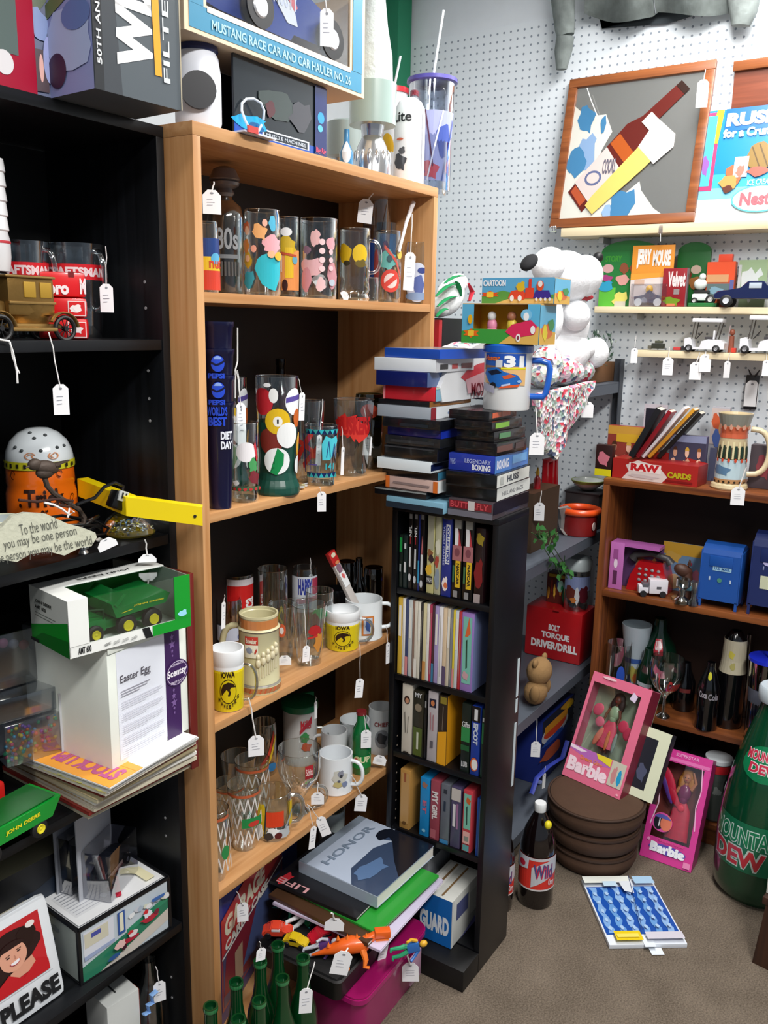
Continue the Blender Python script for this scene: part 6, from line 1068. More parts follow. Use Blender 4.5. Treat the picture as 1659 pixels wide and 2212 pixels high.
# ================================================================ cases stacked on the tower
def flat_case(name,label,cat,u0,u1,vb,vt,colr,X,z,depth,fr=(),rt=(),rot=0,side=None,group=None,top=None):
    a=at_uz(('X',X),u0,z);b=at_uz(('X',X),u1,z);h=ztop(a,vt)-ztop(a,vb);w=a.y-b.y
    t=thing(name,label,cat,Vector((X,(a.y+b.y)/2,z)),-PI/2+rot,group=group)
    bx(t,'case',-w/2,w/2,0,depth,0,h,mat(colr,.25,coat=.4),.0012)
    if side:bx(t,'side_insert',w/2,w/2+.0003,.003,depth-.003,.001,h-.001,mat(side,.3,coat=.4))
    if fr:artwork(t,'printed_edge',fr,panel((-w/2,-.0001,0),(w,0,0),(0,0,h)),.3,coat=.4)
    if rt:artwork(t,'printed_edge',rt,panel((w/2+.0003,0,0),(0,depth,0),(0,0,h)),.3,coat=.4)
    if top:bx(t,'top_face',-w/2+.002,w/2-.002,.002,depth-.002,h,h+.0003,mat(top,.3,coat=.4))
    return t,h
LS=[(834,957,1090,1067,'#7fb0c8','light blue clear case at the bottom of the left stack',[('r',0,0,1,.55,'#25303c')],[],None),
 (810,920,1070,1054,'#15161a','thin black case second from the bottom of the left stack',[('r',0,.7,1,.9,'#8a9090')],[],None),
 (832,946,1062,1038,'#cdb0a8','peach lettered case with orange ends low in the left stack',[('r',0,0,.08,1,'#d8702c'),('r',.92,0,1,1,'#d8702c'),('l',[(.15,.5),(.85,.45)],.2,'#8c7a78')],[('r',0,0,1,1,'#dfe3e2')],None),
 (826,944,1046,1030,'#101218','black case with a blue side low in the left stack',[],[('r',0,0,1,1,'#3a7a9a')],None),
 (814,930,1028,1005,'#dfeaf0','white case jutting to the left in the lower left stack',[],[('r',0,.2,1,.8,'#15204a')],None),
 (829,945,1012,985,'#0d0e11','thick black case below the dark grey one in the left stack',[('r',.0,.85,.95,.95,'#33363c')],[],None),
 (832,950,990,970,'#1d1f22','dark grey case in the middle of the left stack',[('r',.1,.3,.9,.6,'#2c2e32')],[],None),
 (836,952,975,957,'#16186a','navy case in the middle of the left stack',[],[('r',0,0,1,1,'#1c34a8'),('e',.6,.5,.08,.4,'#8aa4e0')],None),
 (828,950,957,937,'#0f1116','black case under the silver one in the left stack',[('r',.3,.2,.8,.5,'#1c242c')],[],None),
 (815,930,939,914,'#a3adb8','silver case with a red striped side in the left stack',[],[('r',0,0,.12,1,'#8c2c34'),('r',.12,0,1,1,'#dfe4e8'),('e',.6,.4,.2,.25,'#7c94b8')],None),
 (816,928,914,903,'#121318','thin black case between the silver and the red cases',[],[('r',0,0,1,1,'#8c5a24')],None),
 (830,938,908,879,'#d02634','bright red case with a green picture side in the left stack',[('r',0,0,.04,1,'#e88a90')],[('r',0,0,1,1,'#3c8a44'),('r',0,0,.15,1,'#7ab0c8'),('t',.25,.15,.5,.85,'JIM','#e6e22c',0,.05),('r',.0,.85,1,1,'#c9d8c4')],None),
 (812,922,883,852,'#151f62','thick navy case under the white one in the left stack',[],[('r',0,0,.4,1,'#4c6494'),('r',.4,0,1,1,'#dfe4dc')],None),
 (809,940,857,830,'#e9f0f6','white case second from the top of the left stack',[],[('r',0,0,1,1,'#d4d6da'),('r',.1,.2,.3,.6,'#2c2c30'),('r',.4,.2,.55,.6,'#b83a3c'),('r',.65,.2,.95,.6,'#7c3038')],None),
 (826,952,838,818,'#2450b4','royal blue case on top of the left stack',[],[('r',0,0,1,1,'#2450b4')],'#8a8684')]
z=TZ+.0006
for i,(u0,u1,vb,vt,c_,lb,fr,rt,tp) in enumerate(LS):
    X=XT-.035+.006*((i*5) % 4);t,h=flat_case('disc_case',lb,'disc case',u0,u1,vb,vt,c_,X,z,.19 if i >8 else .15,fr,rt,rot=[.0,.03,-.03,.02,.0,-.02,.01,-.02,.02,.0,-.03,.06,.0,.02,-.1][i],group='disc cases in the left stack on the tower',top=tp);z += h+.0005
RS=[(968,1064,1103,1067,'#4a4248','clear and red lettered tape case at the bottom of the right stack',[('r',.02,.45,.97,.9,'#7c1c28'),('t',.05,.5,.9,.85,'BUTTERFLY','#c84a54'),('r',.45,.4,.6,.95,'#c9c4c4'),('r',0,0,1,.35,'#6c6c78')],[('r',0,.3,1,1,'#1c1418')],None),
 (963,1071,1078,1049,'#0d0e10','lower black tape with a white lettered side in the right stack',[('r',0,.85,1,1,'#3a3e42')],[('r',0,.05,1,.95,'#dadcd8'),('t',.15,.3,.8,.6,'HELL AND BACK','#7a7c80')],None),
 (964,1071,1052,1024,'#0b0c0e','upper black tape with a white lettered side in the right stack',[],[('r',0,.05,1,.95,'#dcded8'),('t',.3,.25,.65,.75,'HUSS','#3a4450',0,.04),('r',.1,.2,.2,.8,'#b4b8b4')],None),
 (969,1067,1024,988,'#2438a0','blue boxing tape in the right stack',[('t',.52,.1,.92,.45,'BOXING','#dfe2ee',0,.05),('t',.36,.5,.92,.75,'LEGENDARY','#aab4e0'),('t',.04,.35,.16,.7,'VHS','#8a9ad0')],[('r',0,0,1,1,'#3c7ac8'),('t',.05,.2,.4,.75,'BOXING','#dfe2ee',0,.04),('r',.5,.3,.95,.8,'#6aa8e0')],None),
 (982,1073,992,966,'#131215','black tape with a brown label above the boxing tape',[('r',.05,.4,.95,.45,'#242428')],[('r',.0,.3,.5,.8,'#5a2c20'),('r',.6,.3,.9,.8,'#3a1c1c')],None),
 (985,1068,967,944,'#141417','black tape with a pale green label in the right stack',[('r',.05,.4,.95,.45,'#242428')],[('r',.15,.3,.5,.8,'#4a8a54')],None),
 (980,1063,945,925,'#131215','black tape with a bright green label near the top of the right stack',[('r',.05,.4,.95,.45,'#242428')],[('r',.1,.3,.55,.85,'#7ab81c')],None),
 (970,1056,928,908,'#151417','black tape with an orange label on top of the right stack',[('r',.05,.4,.95,.45,'#242428')],[('r',.1,.25,.75,.8,'#d8541c'),('r',.42,.25,.45,.8,'#8c3010')],None)]
z=TZ+.0006
for i,(u0,u1,vb,vt,c_,lb,fr,rt,tp) in enumerate(RS):
    X=XT-.02+.012*(i*3 % 2)+(.02 if i >3 else 0);t,h=flat_case('video_tape',lb,'video tape',u0,u1,vb,vt,c_,X,z,.15 if i >3 else .19,fr,rt,rot=[0,.03,.04,.03,-.03,-.05,-.03,.02][i],group='video tapes in the right stack on the tower');z += h+.0005
ZS=z
# racing mug on the tapes
mc=at_uz(('X',XT+.1),1093,ZS)
t=vessel('racing_mug','big white travel mug with blue lid and handle, race car and number 31','mug',1093,915,ZS,102,760,[(0,0),(.94,0),(.97,.02),(1,1)],mat('#eef0f0',.3,coat=.3),loc=mc,
           prn=[('r',-1,.84,.72,1,'#1f4fb0'),('p',[(-1,.35),(.72,.3),(.72,.85),(-1,.85)],'#e6b878'),('r',-1,.72,.72,.86,'#2a5cae'),('p',[(-1,.64),(0,.66),(0,.72),(-1,.74)],'#8a6a4c'),('t',-.95,.84,-.3,.96,'Nascar','#d86a28',0,.04),('t',-.15,.7,.6,.96,'31','#f2f4f6',0,.06),('r',-.25,.66,.7,.7,'#e6dc2a'),('r',-.45,.7,-.2,.86,'#d0d4d8'),('p',[(-.95,.55),(-.85,.68),(-.4,.7),(-.1,.6),(.35,.54),(.55,.4),(.4,.3),(-.3,.26),(-.7,.36)],'#1c64b8'),('p',[(-.8,.6),(-.4,.66),(-.2,.58),(-.6,.52)],'#101c34'),('p',[(-.1,.44),(.3,.5),(.1,.56),(-.2,.5)],'#c8582c'),('p',[(-.3,.24),(.4,.28),(.45,.34),(-.2,.3)],'#dc5a24'),('e',-.52,.3,.12,.07,'#15161c'),('l',[(-.2,.3),(.1,.34)],.04,'#b8c8e4'),('p',[(-1,.2),(-.45,.12),(-.45,.28),(-1,.36)],'#a8a8bc'),('e',.42,.4,.08,.03,'#8ab4e4')],zr=(.2,.98),half=1.1)
h_,R_=t['_h'],t['_r'];BLU=mat('#1d5fc4',.3,coat=.3)
lt(t,'blue_lid',[(R_*.98,h_-.002),(R_*1.06,h_),(R_*1.06,h_+.014),(R_*.96,h_+.018),(0,h_+.018)],BLU,36)
q=facing(mc)+PI/2;ca,sa=math.cos(q),math.sin(q)
tb(t,'blue_handle',[((R_*k)*ca,(R_*k)*sa,h_*zz) for k,zz in ((.95,.86),(1.35,.86),(1.65,.82),(1.74,.72),(1.7,.5),(1.62,.3),(1.5,.23),(.95,.23))],R_*.13,BLU,10)
tag(t,1161,935,32,48,(1157,880),('X',XT+.06),yaw=.1)
# fast food toy boxes balanced on the mug
zb=ZS+h_+.0185
A=at_uz(('X',mc.x-.05),997,zb);Bq=at_uz(('X',mc.x-.05),1163,zb)
def toybox(label,A,Bq,z,h,fr,win=True):
    w=(Bq-A).length;t=thing('toy_box',label,'box',(A+Bq)/2,math.atan2(Bq.y-A.y,Bq.x-A.x));mm=mat('#d9a83c',.4)
    bx(t,'bottom_panel',-w/2,w/2,0,.09,0,.002,mm);bx(t,'back_panel',-w/2,w/2,.088,.09,.002,h,mat('#e8bc30',.4));bx(t,'top_panel',-w/2,w/2,0,.09,h-.002,h,mat('#cfae7c',.5))
    for s in (-1,1):bx(t,'side_panel',min(s*w/2,s*(w/2-.002)),max(s*w/2,s*(w/2-.002)),0,.088,.002,h-.002,mm)
    x0=-w/2
    if win:
        bx(t,'front_panel',x0,x0+w*.15,-.001,.001,0,h-.002,mat('#5ab0d8',.4));bx(t,'front_panel',x0+w*.85,x0+w,-.001,.001,0,h-.002,mat('#5ab0d8',.4));bx(t,'front_panel',x0+w*.15,x0+w*.85,-.001,.001,0,h*.36,mat('#3a9a3c',.4))
        for k,(c1,c2,xx) in enumerate((('#e890b0','#f0f0f0',.32),('#e8d04a','#b8785a',.58))):
            bm=B();blob(bm,(x0+w*xx,.03,h*.46),.012,.01,.016);blob(bm,(x0+w*xx,.03,h*.46-.014),.017,.013,.008);f_=part(t,'toy_figure_dress',bm,mat(c1,.4));bm=B();blob(bm,(x0+w*xx,.028,h*.46+.02),.01,.01,.011);part(f_,'toy_figure_head',bm,mat(c2,.4))
    else:bx(t,'front_panel',x0,x0+w,-.001,.001,0,h-.002,mat('#5ab0d8',.4))
    artwork(t,'printed_panel',fr,panel((-w/2,-.0012,0),(w,0,0),(0,0,h)),.35)
    artwork(t,'printed_panel',[('r',0,0,1,.96,'#62b0d4'),('p',[(0,0),(1,0),(1,.3),(0,.4)],'#d8a848'),('p',blot(.5,.35,.35,.2,4),'#d86a34'),('p',blot(.3,.3,.15,.2,5),'#e0cc2c'),('p',blot(.7,.5,.2,.15,6),'#3a8a4c')],panel((w/2+.0002,0,0),(0,.088,0),(0,0,h)),.35);t['_w']=w;return t
hb=ztop(A,655)-zb
fr1=[('p',[(0,0),(1,0),(1,.2),(.5,.36),(.15,.36),(0,.3)],'#3c9a3e'),('p',[(.5,0),(1,0),(1,.45),(.7,.3)],'#e0b45c'),('p',star(.13,.25,.12,6,.6),'#e86a1c'),('r',.09,.18,.17,.32,'#f0c83c'),('p',[(.58,.3),(.66,.48),(.9,.6),(.98,.45),(.95,.25),(.7,.15)],'#d82c5c'),('e',.84,.72,.07,.14,'#7ac0e4'),('e',.84,.68,.035,.1,'#eef0f2'),('e',.75,.16,.03,.1,'#eeeeee'),('e',.93,.36,.03,.1,'#eeeeee'),('e',.75,.16,.015,.05,'#8a3a4a'),('e',.12,.6,.03,.12,'#e8b01c')]
t=toybox('blue and yellow toy box with two little figures in its window on the racing mug',A,Bq,zb,hb,fr1)
zb2=zb+hb+.0006;A2=at_uz(('X',mc.x-.03),1041,zb2);B2q=at_uz(('X',mc.x-.03),1196,zb2);h2=ztop(A2,601)-zb2
fr2=[('r',0,0,1,1,'#5aa8d4'),('p',[(0,0),(1,0),(1,.35),(.7,.25),(.3,.5),(0,.3)],'#5c9a44'),('p',[(.2,0),(1,0),(1,.18),(.5,.28)],'#e0b86c'),('p',star(.12,.35,.15,6,.6),'#e0501c'),('r',.07,.24,.17,.45,'#f0c83c'),('t',.02,.68,.34,.92,'CARTOON','#eef4fa',0,.05),('p',[(.38,.2),(.42,.48),(.56,.55),(.66,.3),(.6,.14)],'#e04a2c'),('p',blot(.56,.66,.06,.2,4),'#d8b428'),('r',.66,.3,.7,.95,'#d83a2c'),('r',.62,.2,.74,.6,'#d8442c'),('p',[(.73,.2),(.76,.5),(.94,.5),(.98,.2)],'#3c2a8a'),('e',.82,.68,.05,.2,'#d8502c'),('e',.82,.75,.03,.12,'#e8e2e0')]+[('e',x_,.2,.028,.12,'#eeeeee') for x_ in (.44,.55)]+[('e',x_,.16,.016,.07,'#e4e4e8') for x_ in (.78,.84,.9,.96)]
t=toybox('upper blue toy box printed with little vehicles, on top of the windowed one',A2,B2q,zb2,h2,fr2,win=False)
# ================================================================ grey shelving, top shelf
def lean(BL,px_,length):
    """far point on the ray of pixel px_ at the given distance from BL"""
    r=ray(*px_).normalized();o=EYE-BL;b=o.dot(r);c=o.dot(o)-length*length;disc=b*b-c
    return EYE+r*(-b+math.sqrt(max(disc,0)))
def frame(BL,BR,TL):
    ux=(BR-BL);w=ux.length;ux.normalize();uy=TL-BL;uy=uy-ux*uy.dot(ux);h=uy.length;uy.normalize();n=ux.cross(uy)
    return Matrix(((ux.x,-n.x,uy.x,BL.x),(ux.y,-n.y,uy.y,BL.y),(ux.z,-n.z,uy.z,BL.z),(0,0,0,1))),w,h
def patch_mat():
    m,nt,N,L,b=newmat('crochet');tc=N.new('ShaderNodeTexCoord');v=N.new('ShaderNodeTexVoronoi');v.inputs['Scale'].default_value=85
    L.new(tc.outputs['Object'],v.inputs['Vector']);cr=N.new('ShaderNodeValToRGB');cr.color_ramp.interpolation='CONSTANT'
    sx=N.new('ShaderNodeSeparateColor');L.new(v.outputs['Color'],sx.inputs[0]);L.new(sx.outputs[0],cr.inputs[0])
    els=['#d9dbdc','#c23a4c','#e3c6cf','#8fa8a0','#e9e7e2','#5a6480','#d7d3c8','#e08aa4','#b9c4b0','#c7ced6']
    while len(cr.color_ramp.elements)<len(els):cr.color_ramp.elements.new(.5)
    for i,c in enumerate(els):cr.color_ramp.elements[i].position=i/len(els);cr.color_ramp.elements[i].color=lin(c)
    L.new(cr.outputs[0],b.inputs['Base Color']);b.inputs['Roughness'].default_value=.95
    bp=N.new('ShaderNodeBump');bp.inputs['Strength'].default_value=.7;bp.inputs['Distance'].default_value=.006;L.new(v.outputs['Distance'],bp.inputs['Height']);L.new(bp.outputs[0],b.inputs['Normal']);return m
PM=patch_mat()
def drape(par,name,pts,th,m,seed=0,amp=.01):
    """cloth sheet through rows of points; rippled, with thickness"""
    g=random.Random(seed);bm=B();rows=[];nr=len(pts)
    for side in (0,1):
        rs=[]
        for i,row in enumerate(pts):
            rs.append([bm.verts.new(Vector(p)+Vector((0,-th if side else 0,0))+Vector((g.uniform(-1,1),g.uniform(-1,1),g.uniform(-1,1)))*amp*(.6 if side else .6)) for p in row])
        rows.append(rs)
    for rs in rows:
        for a,b in zip(rs,rs[1:]):
            for j in range(len(a)-1):bm.faces.new((a[j],a[j+1],b[j+1],b[j]))
    A_,B_=rows;nc=len(A_[0])
    for j in range(nc-1):bm.faces.new((A_[0][j],A_[0][j+1],B_[0][j+1],B_[0][j]));bm.faces.new((A_[-1][j],A_[-1][j+1],B_[-1][j+1],B_[-1][j]))
    for i in range(nr-1):bm.faces.new((A_[i][0],A_[i+1][0],B_[i+1][0],B_[i][0]));bm.faces.new((A_[i][-1],A_[i+1][-1],B_[i+1][-1],B_[i][-1]))
    bmesh.ops.subdivide_edges(bm,edges=bm.edges[:],cuts=2,use_grid_fill=True,smooth=.6)
    return part(par,name,bm,m)
# crocheted blanket: heap on the shelf plus folds hanging over the front
c=gy(1215,800,1.03);t=thing('crochet_blanket','multicoloured crocheted blanket bunched on the grey shelf and hanging over its edge','blanket',(c.x,1.03,G1+.001));Mi=TF[t].inverted()
bm=B();g=random.Random(4)
for u,v,ru,rv in ((1180,790,34,42),(1215,800,40,46),(1250,815,34,44),(1170,850,32,40),(1225,850,34,34)):
    p=Mi @ gy(u,v,1.02+g.uniform(-.01,.02));r=m_px(gy(u,v,1.03),ru);blob(bm,(p.x,p.y,max(p.z,r*.8)),r,.05,max(.02,min(m_px(gy(u,v,1.03),rv),max(p.z,r*.8))),u=14,v=10)
part(t,'blanket_heap',bm,PM)
cols_=[(1150,1160),(1168,1175),(1190,1192),(1212,1210),(1238,1222),(1262,1240),(1280,1252)]
pts=[[Mi @ gy(u+(du-u)*k,v0+(v1-v0)*k,.945-.006*math.sin(i*2.1+k*2)) for i,((u,du),v0,v1) in enumerate(zip(cols_,(850,846,842,838,832,828,824),(950,975,990,960,925,905,888)))] for k in (0,.25,.5,.75,1)]
drape(t,'hanging_fold',pts,.014,PM,3,.009)
tag(t,1270,868,26,34,(1262,840),('Y',.925),yaw=.2,lines=False)
# second knitted cushion further left
c=gy(975,770,1.2);t=thing('crochet_cushion','small knitted multicoloured cushion beside the oak bookcase','cushion',(c.x,1.2,G1+.001));r=m_px(c,50)
bm=B();blob(bm,(0,0,.06),r,.06,.062);blob(bm,(.03,-.01,.1),r*.6,.05,.03);part(t,'cushion_body',bm,PM);bm=B();blob(bm,(-.03,-.02,.03),.02,.03,.03);part(t,'knitted_corner',bm,PM)
# red and black boxes with striped towel
c=gy(960,745,1.3);zc_=G1+.001
t=thing('black_case','black case under the green striped towel behind the oak bookcase end','case',(c.x+.02,1.31,zc_));hh=ztop(Vector((c.x,1.3,G1)),688)-G1
bx(t,'case_body',-.07,.09,-.03,.04,0,hh,mat('#121214',.4),.004);bx(t,'red_end',-.09,-.0705,-.03,.04,.02,hh-.005,mat('#a81822',.35,coat=.3),.003)
hs_=hh;t=thing('striped_towel','white towel with bold green stripes and a red corner slumped on the black case','towel',(c.x+.03,1.31,zc_+hh+.0005));Mi=TF[t].inverted()
bm=B();R0=Matrix.Rotation(-.5,4,'Y');blob(bm,(.0,-.005,.062),.075,.035,.05,M=R0);blob(bm,(.045,-.005,.1),.04,.03,.03,M=R0);blob(bm,(-.05,-.0,.03),.04,.03,.03);part(t,'towel_body',bm,mat('#eef2f2',.9,bump=.5,scale=60))
for k,(u0,v0,u1,v1,w) in enumerate(((942,640,985,612,10),(945,662,988,640,9),(960,612,1003,596,8),(943,684,968,668,9),(985,608,996,640,7))):
    P_=[Mi @ gy(u0+(u1-u0)*s,v0+(v1-v0)*s-6*math.sin(PI*s),1.268) for s in (0,.25,.5,.75,1)];tb(t,'green_stripe',P_,[.004,.008,.009,.008,.003],mat('#12864c',.9),8,flat=.35)
tb(t,'red_corner',[Mi @ gy(u,v,1.27) for u,v in ((1012,612),(1020,630),(1014,650))],[.004,.009,.005],mat('#c8283c',.8),8,flat=.4)
# white and red folded sign board
zq=G1+.001;t=thing('curved_sign','curved white sign with red arc and dark red lettering behind the stacked cases','sign',(gy(1000,900,1.0).x,1.0,zq));Mi=TF[t].inverted()
a_=[(946,838),(962,800),(990,768),(1020,748),(1046,736),(1047,905),(950,905)]
pp=[Mi @ gy(u,v,1.0) for u,v in a_];bm=B();prism(bm,[(p.x,max(p.z,0)) for p in pp],-.006,.006);part(t,'board',bm,mat('#e6e8ea',.4),sm=False)
fq=lambda x,y,h:(lambda p:Vector((p.x,-.0065-h,max(p.z,.001))))(Mi @ gy(x,1700-y,1.0))
artwork(t,'printed_sign',[('p',[(990,1700-815),(1008,1700-795),(1030,1700-785),(1046,1700-782),(1046,1700-842),(1020,1700-838)],'#cf3c48'),('p',[(1000,1700-820),(1046,1700-800),(1046,1700-842),(1005,1700-850)],'#d8a8b0'),('t',1012,1700-855,1045,1700-826,'MOX','#7c1a2a',0,.03),('t',1016,1700-875,1044,1700-858,'HITS','#c23444',0,.03)],fq,.4,step=.0003)
# white plush dog
Yp=1.04;P=lambda u,v,y=1.04:gy(u,v,y)
c=P(1215,800);t=thing('plush_dog','big white plush dog with black ear and black nose sitting on the blanket','plush toy',(c.x,Yp,G1+.06));Mi=TF[t].inverted();s=m_px(P(1215,650),1)
WF=mat('#f1f3f6',.95,bump=.35,scale=120)
def pb(bm,u,v,ru,rv,y=Yp,ry=None,rot=0):p=Mi @ gy(u,v,y);q=s*(y/Yp);blob(bm,p,ru*q,(ry or min(ru,rv))*q,rv*q,M=Matrix.Rotation(rot,4,'Y'),u=24,v=16)
bm=B();pb(bm,1222,600,72,56,rot=.15,ry=56);pb(bm,1262,596,46,46,ry=42,y=1.0);pb(bm,1185,572,44,34,rot=-.5);pb(bm,1240,640,34,30);head=part(t,'head',bm,WF)
bm=B();pb(bm,1230,700,46,66,ry=44);pb(bm,1225,760,56,50,ry=50);part(t,'body',bm,WF)
bm=B();pb(bm,1245,682,40,34,y=1.0,ry=30);part(t,'arm',bm,WF)
bm=B();pb(bm,1192,690,26,48,y=1.02,ry=24);part(t,'arm',bm,WF)
bm=B();pb(bm,1286,762,30,36,y=.985,ry=32);pb(bm,1262,755,34,24,y=1.0);part(t,'foot',bm,WF)
bm=B();pb(bm,1292,556,12,12,y=.985);part(head,'nose',bm,mat('#0c0c12',.5))
bm=B();pb(bm,1143,567,26,11,rot=-.6,ry=16,y=1.03);part(t,'ear',bm,mat('#0c0d12',.9))
tb(t,'red_collar',[Mi @ gy(u,v,1.0) for u,v in ((1255,642),(1268,646),(1278,642))],.006,mat('#c8283c',.7),8)
tag(t,1193,718,17,56,(1193,690),('Y',.97),yaw=.4,lines=False)
# planter at the shelf end
a=at_uz(('Y',.99),1272,G1+.001);b=at_uz(('Y',.99),1333,G1+.001)
t=carton('wooden_planter','brown wooden planter box with frosted green foliage at the end of the grey shelf','planter',a,b,G1+.001,.1,('v',785),'#7a5434',body='planter_box',rough=.7)
w,h=t['_w'],t['_h'];bm=B();g=random.Random(8)
for k in range(70):
    x=g.uniform(-.1*w,w*1.05);z=h+g.uniform(-.02,.1)*(1-.3*abs(x-w*.4)/w);y=g.uniform(-.01,.09);a_=g.uniform(0,6.28);q=.011
    M_=tm((x,y,z),a_,g.uniform(-1,1),g.uniform(-1,1));vs=[bm.verts.new(M_ @ Vector(p)) for p in ((0,0,-q),(q*.45,0,0),(0,0,q*1.3),(-q*.45,0,0))];bm.faces.new(vs)
    tube(bm,[(w*.35,.04,h-.01),(x*.8+w*.1,y,z*.7+h*.3-.005),(x,y,z)],.0012,5)
f_=part(t,'foliage',bm,mat('#5f7f6c',.6,var=.3,scale=60));f_['kind']='stuff'
bm=B()
for k in range(40):
    x=g.uniform(-.1*w,w*1.05);z=h+g.uniform(.0,.105);y=g.uniform(-.015,.08);blob(bm,(x,y,z),.0035,.0035,.005,u=6,v=4)
f_=part(t,'frosted_tips',bm,mat('#cfdcd4',.6));f_['kind']='stuff'
tag(t,1371,752,15,32,(1374,725),('X',2.8),yaw=.4,lines=False)
# ================================================================ second grey shelf
g2=G2+.001
a=at_uz(('Y',1.02),1146,g2);b=at_uz(('Y',1.02),1202,g2)
t=carton('wood_block','rough dark wooden block with a hanging tag on the grey shelf','block',a,b,g2,.08,('v',1068),'#43301f',topf=[('r',0,0,1,1,'#6b4630')],body='block',rough=.8)
tag(t,1166,1086,22,40,(1170,1060),('Y',1.0),yaw=.1)
p=TF[t].translation;hb=t['_h']
t=thing('candle','small red candle with a gold tip standing on the wooden block','candle',(p.x-.01,p.y+.03,g2+hb));lt(t,'wax',[(0,0),(.011,0),(.011,.03),(.004,.042),(0,.042)],mat('#b01824',.3,coat=.3),16);lt(t,'gold_tip',[(0,.042),(.005,.042),(.006,.052),(0,.07)],mat('#e0a82c',.3,.3),14)
q=at_uz(('Y',1.12),1182,g2);t=thing('red_stand','red plastic folding stand with slanted legs behind the wooden block','stand',q);hh=ztop(q,996)-g2;RM=mat('#b3121e',.35,coat=.3)
for x0,x1 in ((-.045,-.05),(.005,.0),(.055,.03)):bm=B();prism(bm,[(x0,0),(x0+.02,0),(x1+.014,hh),(x1,hh)],-.008,.008);part(t,'slanted_leg',bm,RM,sm=False)
bx(t,'crossbar',-.052,.046,-.009,.009,hh,hh+.012,RM,.002);bx(t,'back_panel',-.04,.03,.01,.014,hh*.3,hh,mat('#7e0d18',.4),.001)
q=at_uz(('X',2.73),1250,g2);t=thing('toy_drum','red toy drum lying behind the crumpled cloth on the grey shelf','toy',q);hd=ztop(q,1108)-g2
lt(t,'drum_shell',[(0,0),(.055,0),(.058,.005),(.058,hd),(0,hd)],mat('#8c1c1c',.4),32)
bm=B();tube(bm,[(.06*math.cos(a_),.06*math.sin(a_),hd+.01) for a_ in [2*PI*i/32 for i in range(32)]],.011,10,closed=True);part(t,'orange_ring',bm,mat('#e2501a',.35,coat=.4));lt(t,'white_patch',[(0,0),(.014,0),(.014,.002),(0,.002)],mat('#c9b4b0',.5),14,M=tm((-.02,-.0565,hd*.5),rx=PI/2))
q=at_uz(('X',2.862),1264,g2);t=thing('storage_box','dark box behind the red toy drum carrying a green rimmed bowl','box',q);hq=ztop(q,1062)-g2;bx(t,'box_body',-.05,.05,-.06,.06,0,hq,mat('#2c2a2c',.7),.003);bx(t,'lid',-.053,.053,-.063,.063,hq,hq+.006,mat('#222024',.7),.002)
t=thing('salad_bowl','white bowl with a mottled green rim on the dark box','bowl',q+Vector((0,0,hq+.007)));lt(t,'bowl_wall',[(0,0),(.02,0),(.032,.008),(.052,.024),(.058,.034),(.054,.034),(.045,.022),(0,.006)],mat('#c9cfcb',.3,coat=.3),32);lt(t,'green_rim',[(.0525,.0245),(.0585,.0345),(.055,.0355),(.052,.03)],mat('#8a9c4a',.5,var=.3,scale=60),32)
q=at_uz(('Y',1.03),1236,g2);t=thing('crumpled_cloth','crumpled pale grey cloth beside the wooden block on the grey shelf','cloth',q);Mi=TF[t].inverted()
pts=[[Mi @ gy(u,v,1.03+.02*math.sin(i+j)) for j,(u,v) in enumerate(r)] for i,r in enumerate((((1200,1095),(1222,1092),(1240,1106),(1252,1112)),((1204,1118),(1222,1120),(1244,1126),(1260,1134)),((1208,1140),(1228,1146),(1248,1150),(1268,1158)),((1215,1165),(1234,1170),(1255,1172),(1275,1176))))]
for r in pts:
    for p in r:p.z=max(p.z,.002)
drape(t,'cloth_sheet',pts,.01,mat('#96928f',.85,bump=.3,scale=20),9,.007)
bm=B();blob(bm,(-.0,0.02,.03),.05,.03,.03);part(t,'bunched_fold',bm,mat('#8c8886',.85))
# ivy hanging over the edge
q=at_uz(('Y',1.0),1185,g2);t=thing('ivy_spray','trailing green ivy spray hanging over the front of the grey shelf','plant',q+Vector((0,-.03,.0)));Mi=TF[t].inverted();g=random.Random(11)
bm=B();path=[(1160,1150),(1175,1160),(1195,1150),(1185,1180),(1200,1205),(1215,1225),(1225,1250)]
for k in range(54):
    i=g.random()*(len(path)-1);j=int(i);f=i-j;u=path[j][0]*(1-f)+path[j+1][0]*f+g.uniform(-15,15);v=path[j][1]*(1-f)+path[j+1][1]*f+g.uniform(-13,13)
    p=Mi @ gy(u,v,.938+g.uniform(-.015,.008));q_=.011;M_=Matrix.Translation(p) @ Matrix.Rotation(g.uniform(-.8,.8),4,'Z') @ Matrix.Rotation(g.uniform(0,6.28),4,'Y') @ Matrix.Rotation(g.uniform(-.6,.6),4,'X')
    bm.faces.new([bm.verts.new(M_ @ Vector(p_)) for p_ in ((0,0,-q_),(q_*.7,0,-q_*.3),(q_*.45,.001,q_*.5),(0,0,q_*1.3),(-q_*.45,.001,q_*.5),(-q_*.7,0,-q_*.3))])
f_=part(t,'ivy_leaves',bm,mat('#2f6a2c',.5,var=.3,scale=60));f_['kind']='stuff'
for o_ in (0,10,-12):tb(t,'ivy_stem',[Mi @ gy(u+o_,v,.942) for u,v in path],.0014,mat('#3c5a2c',.6),5)
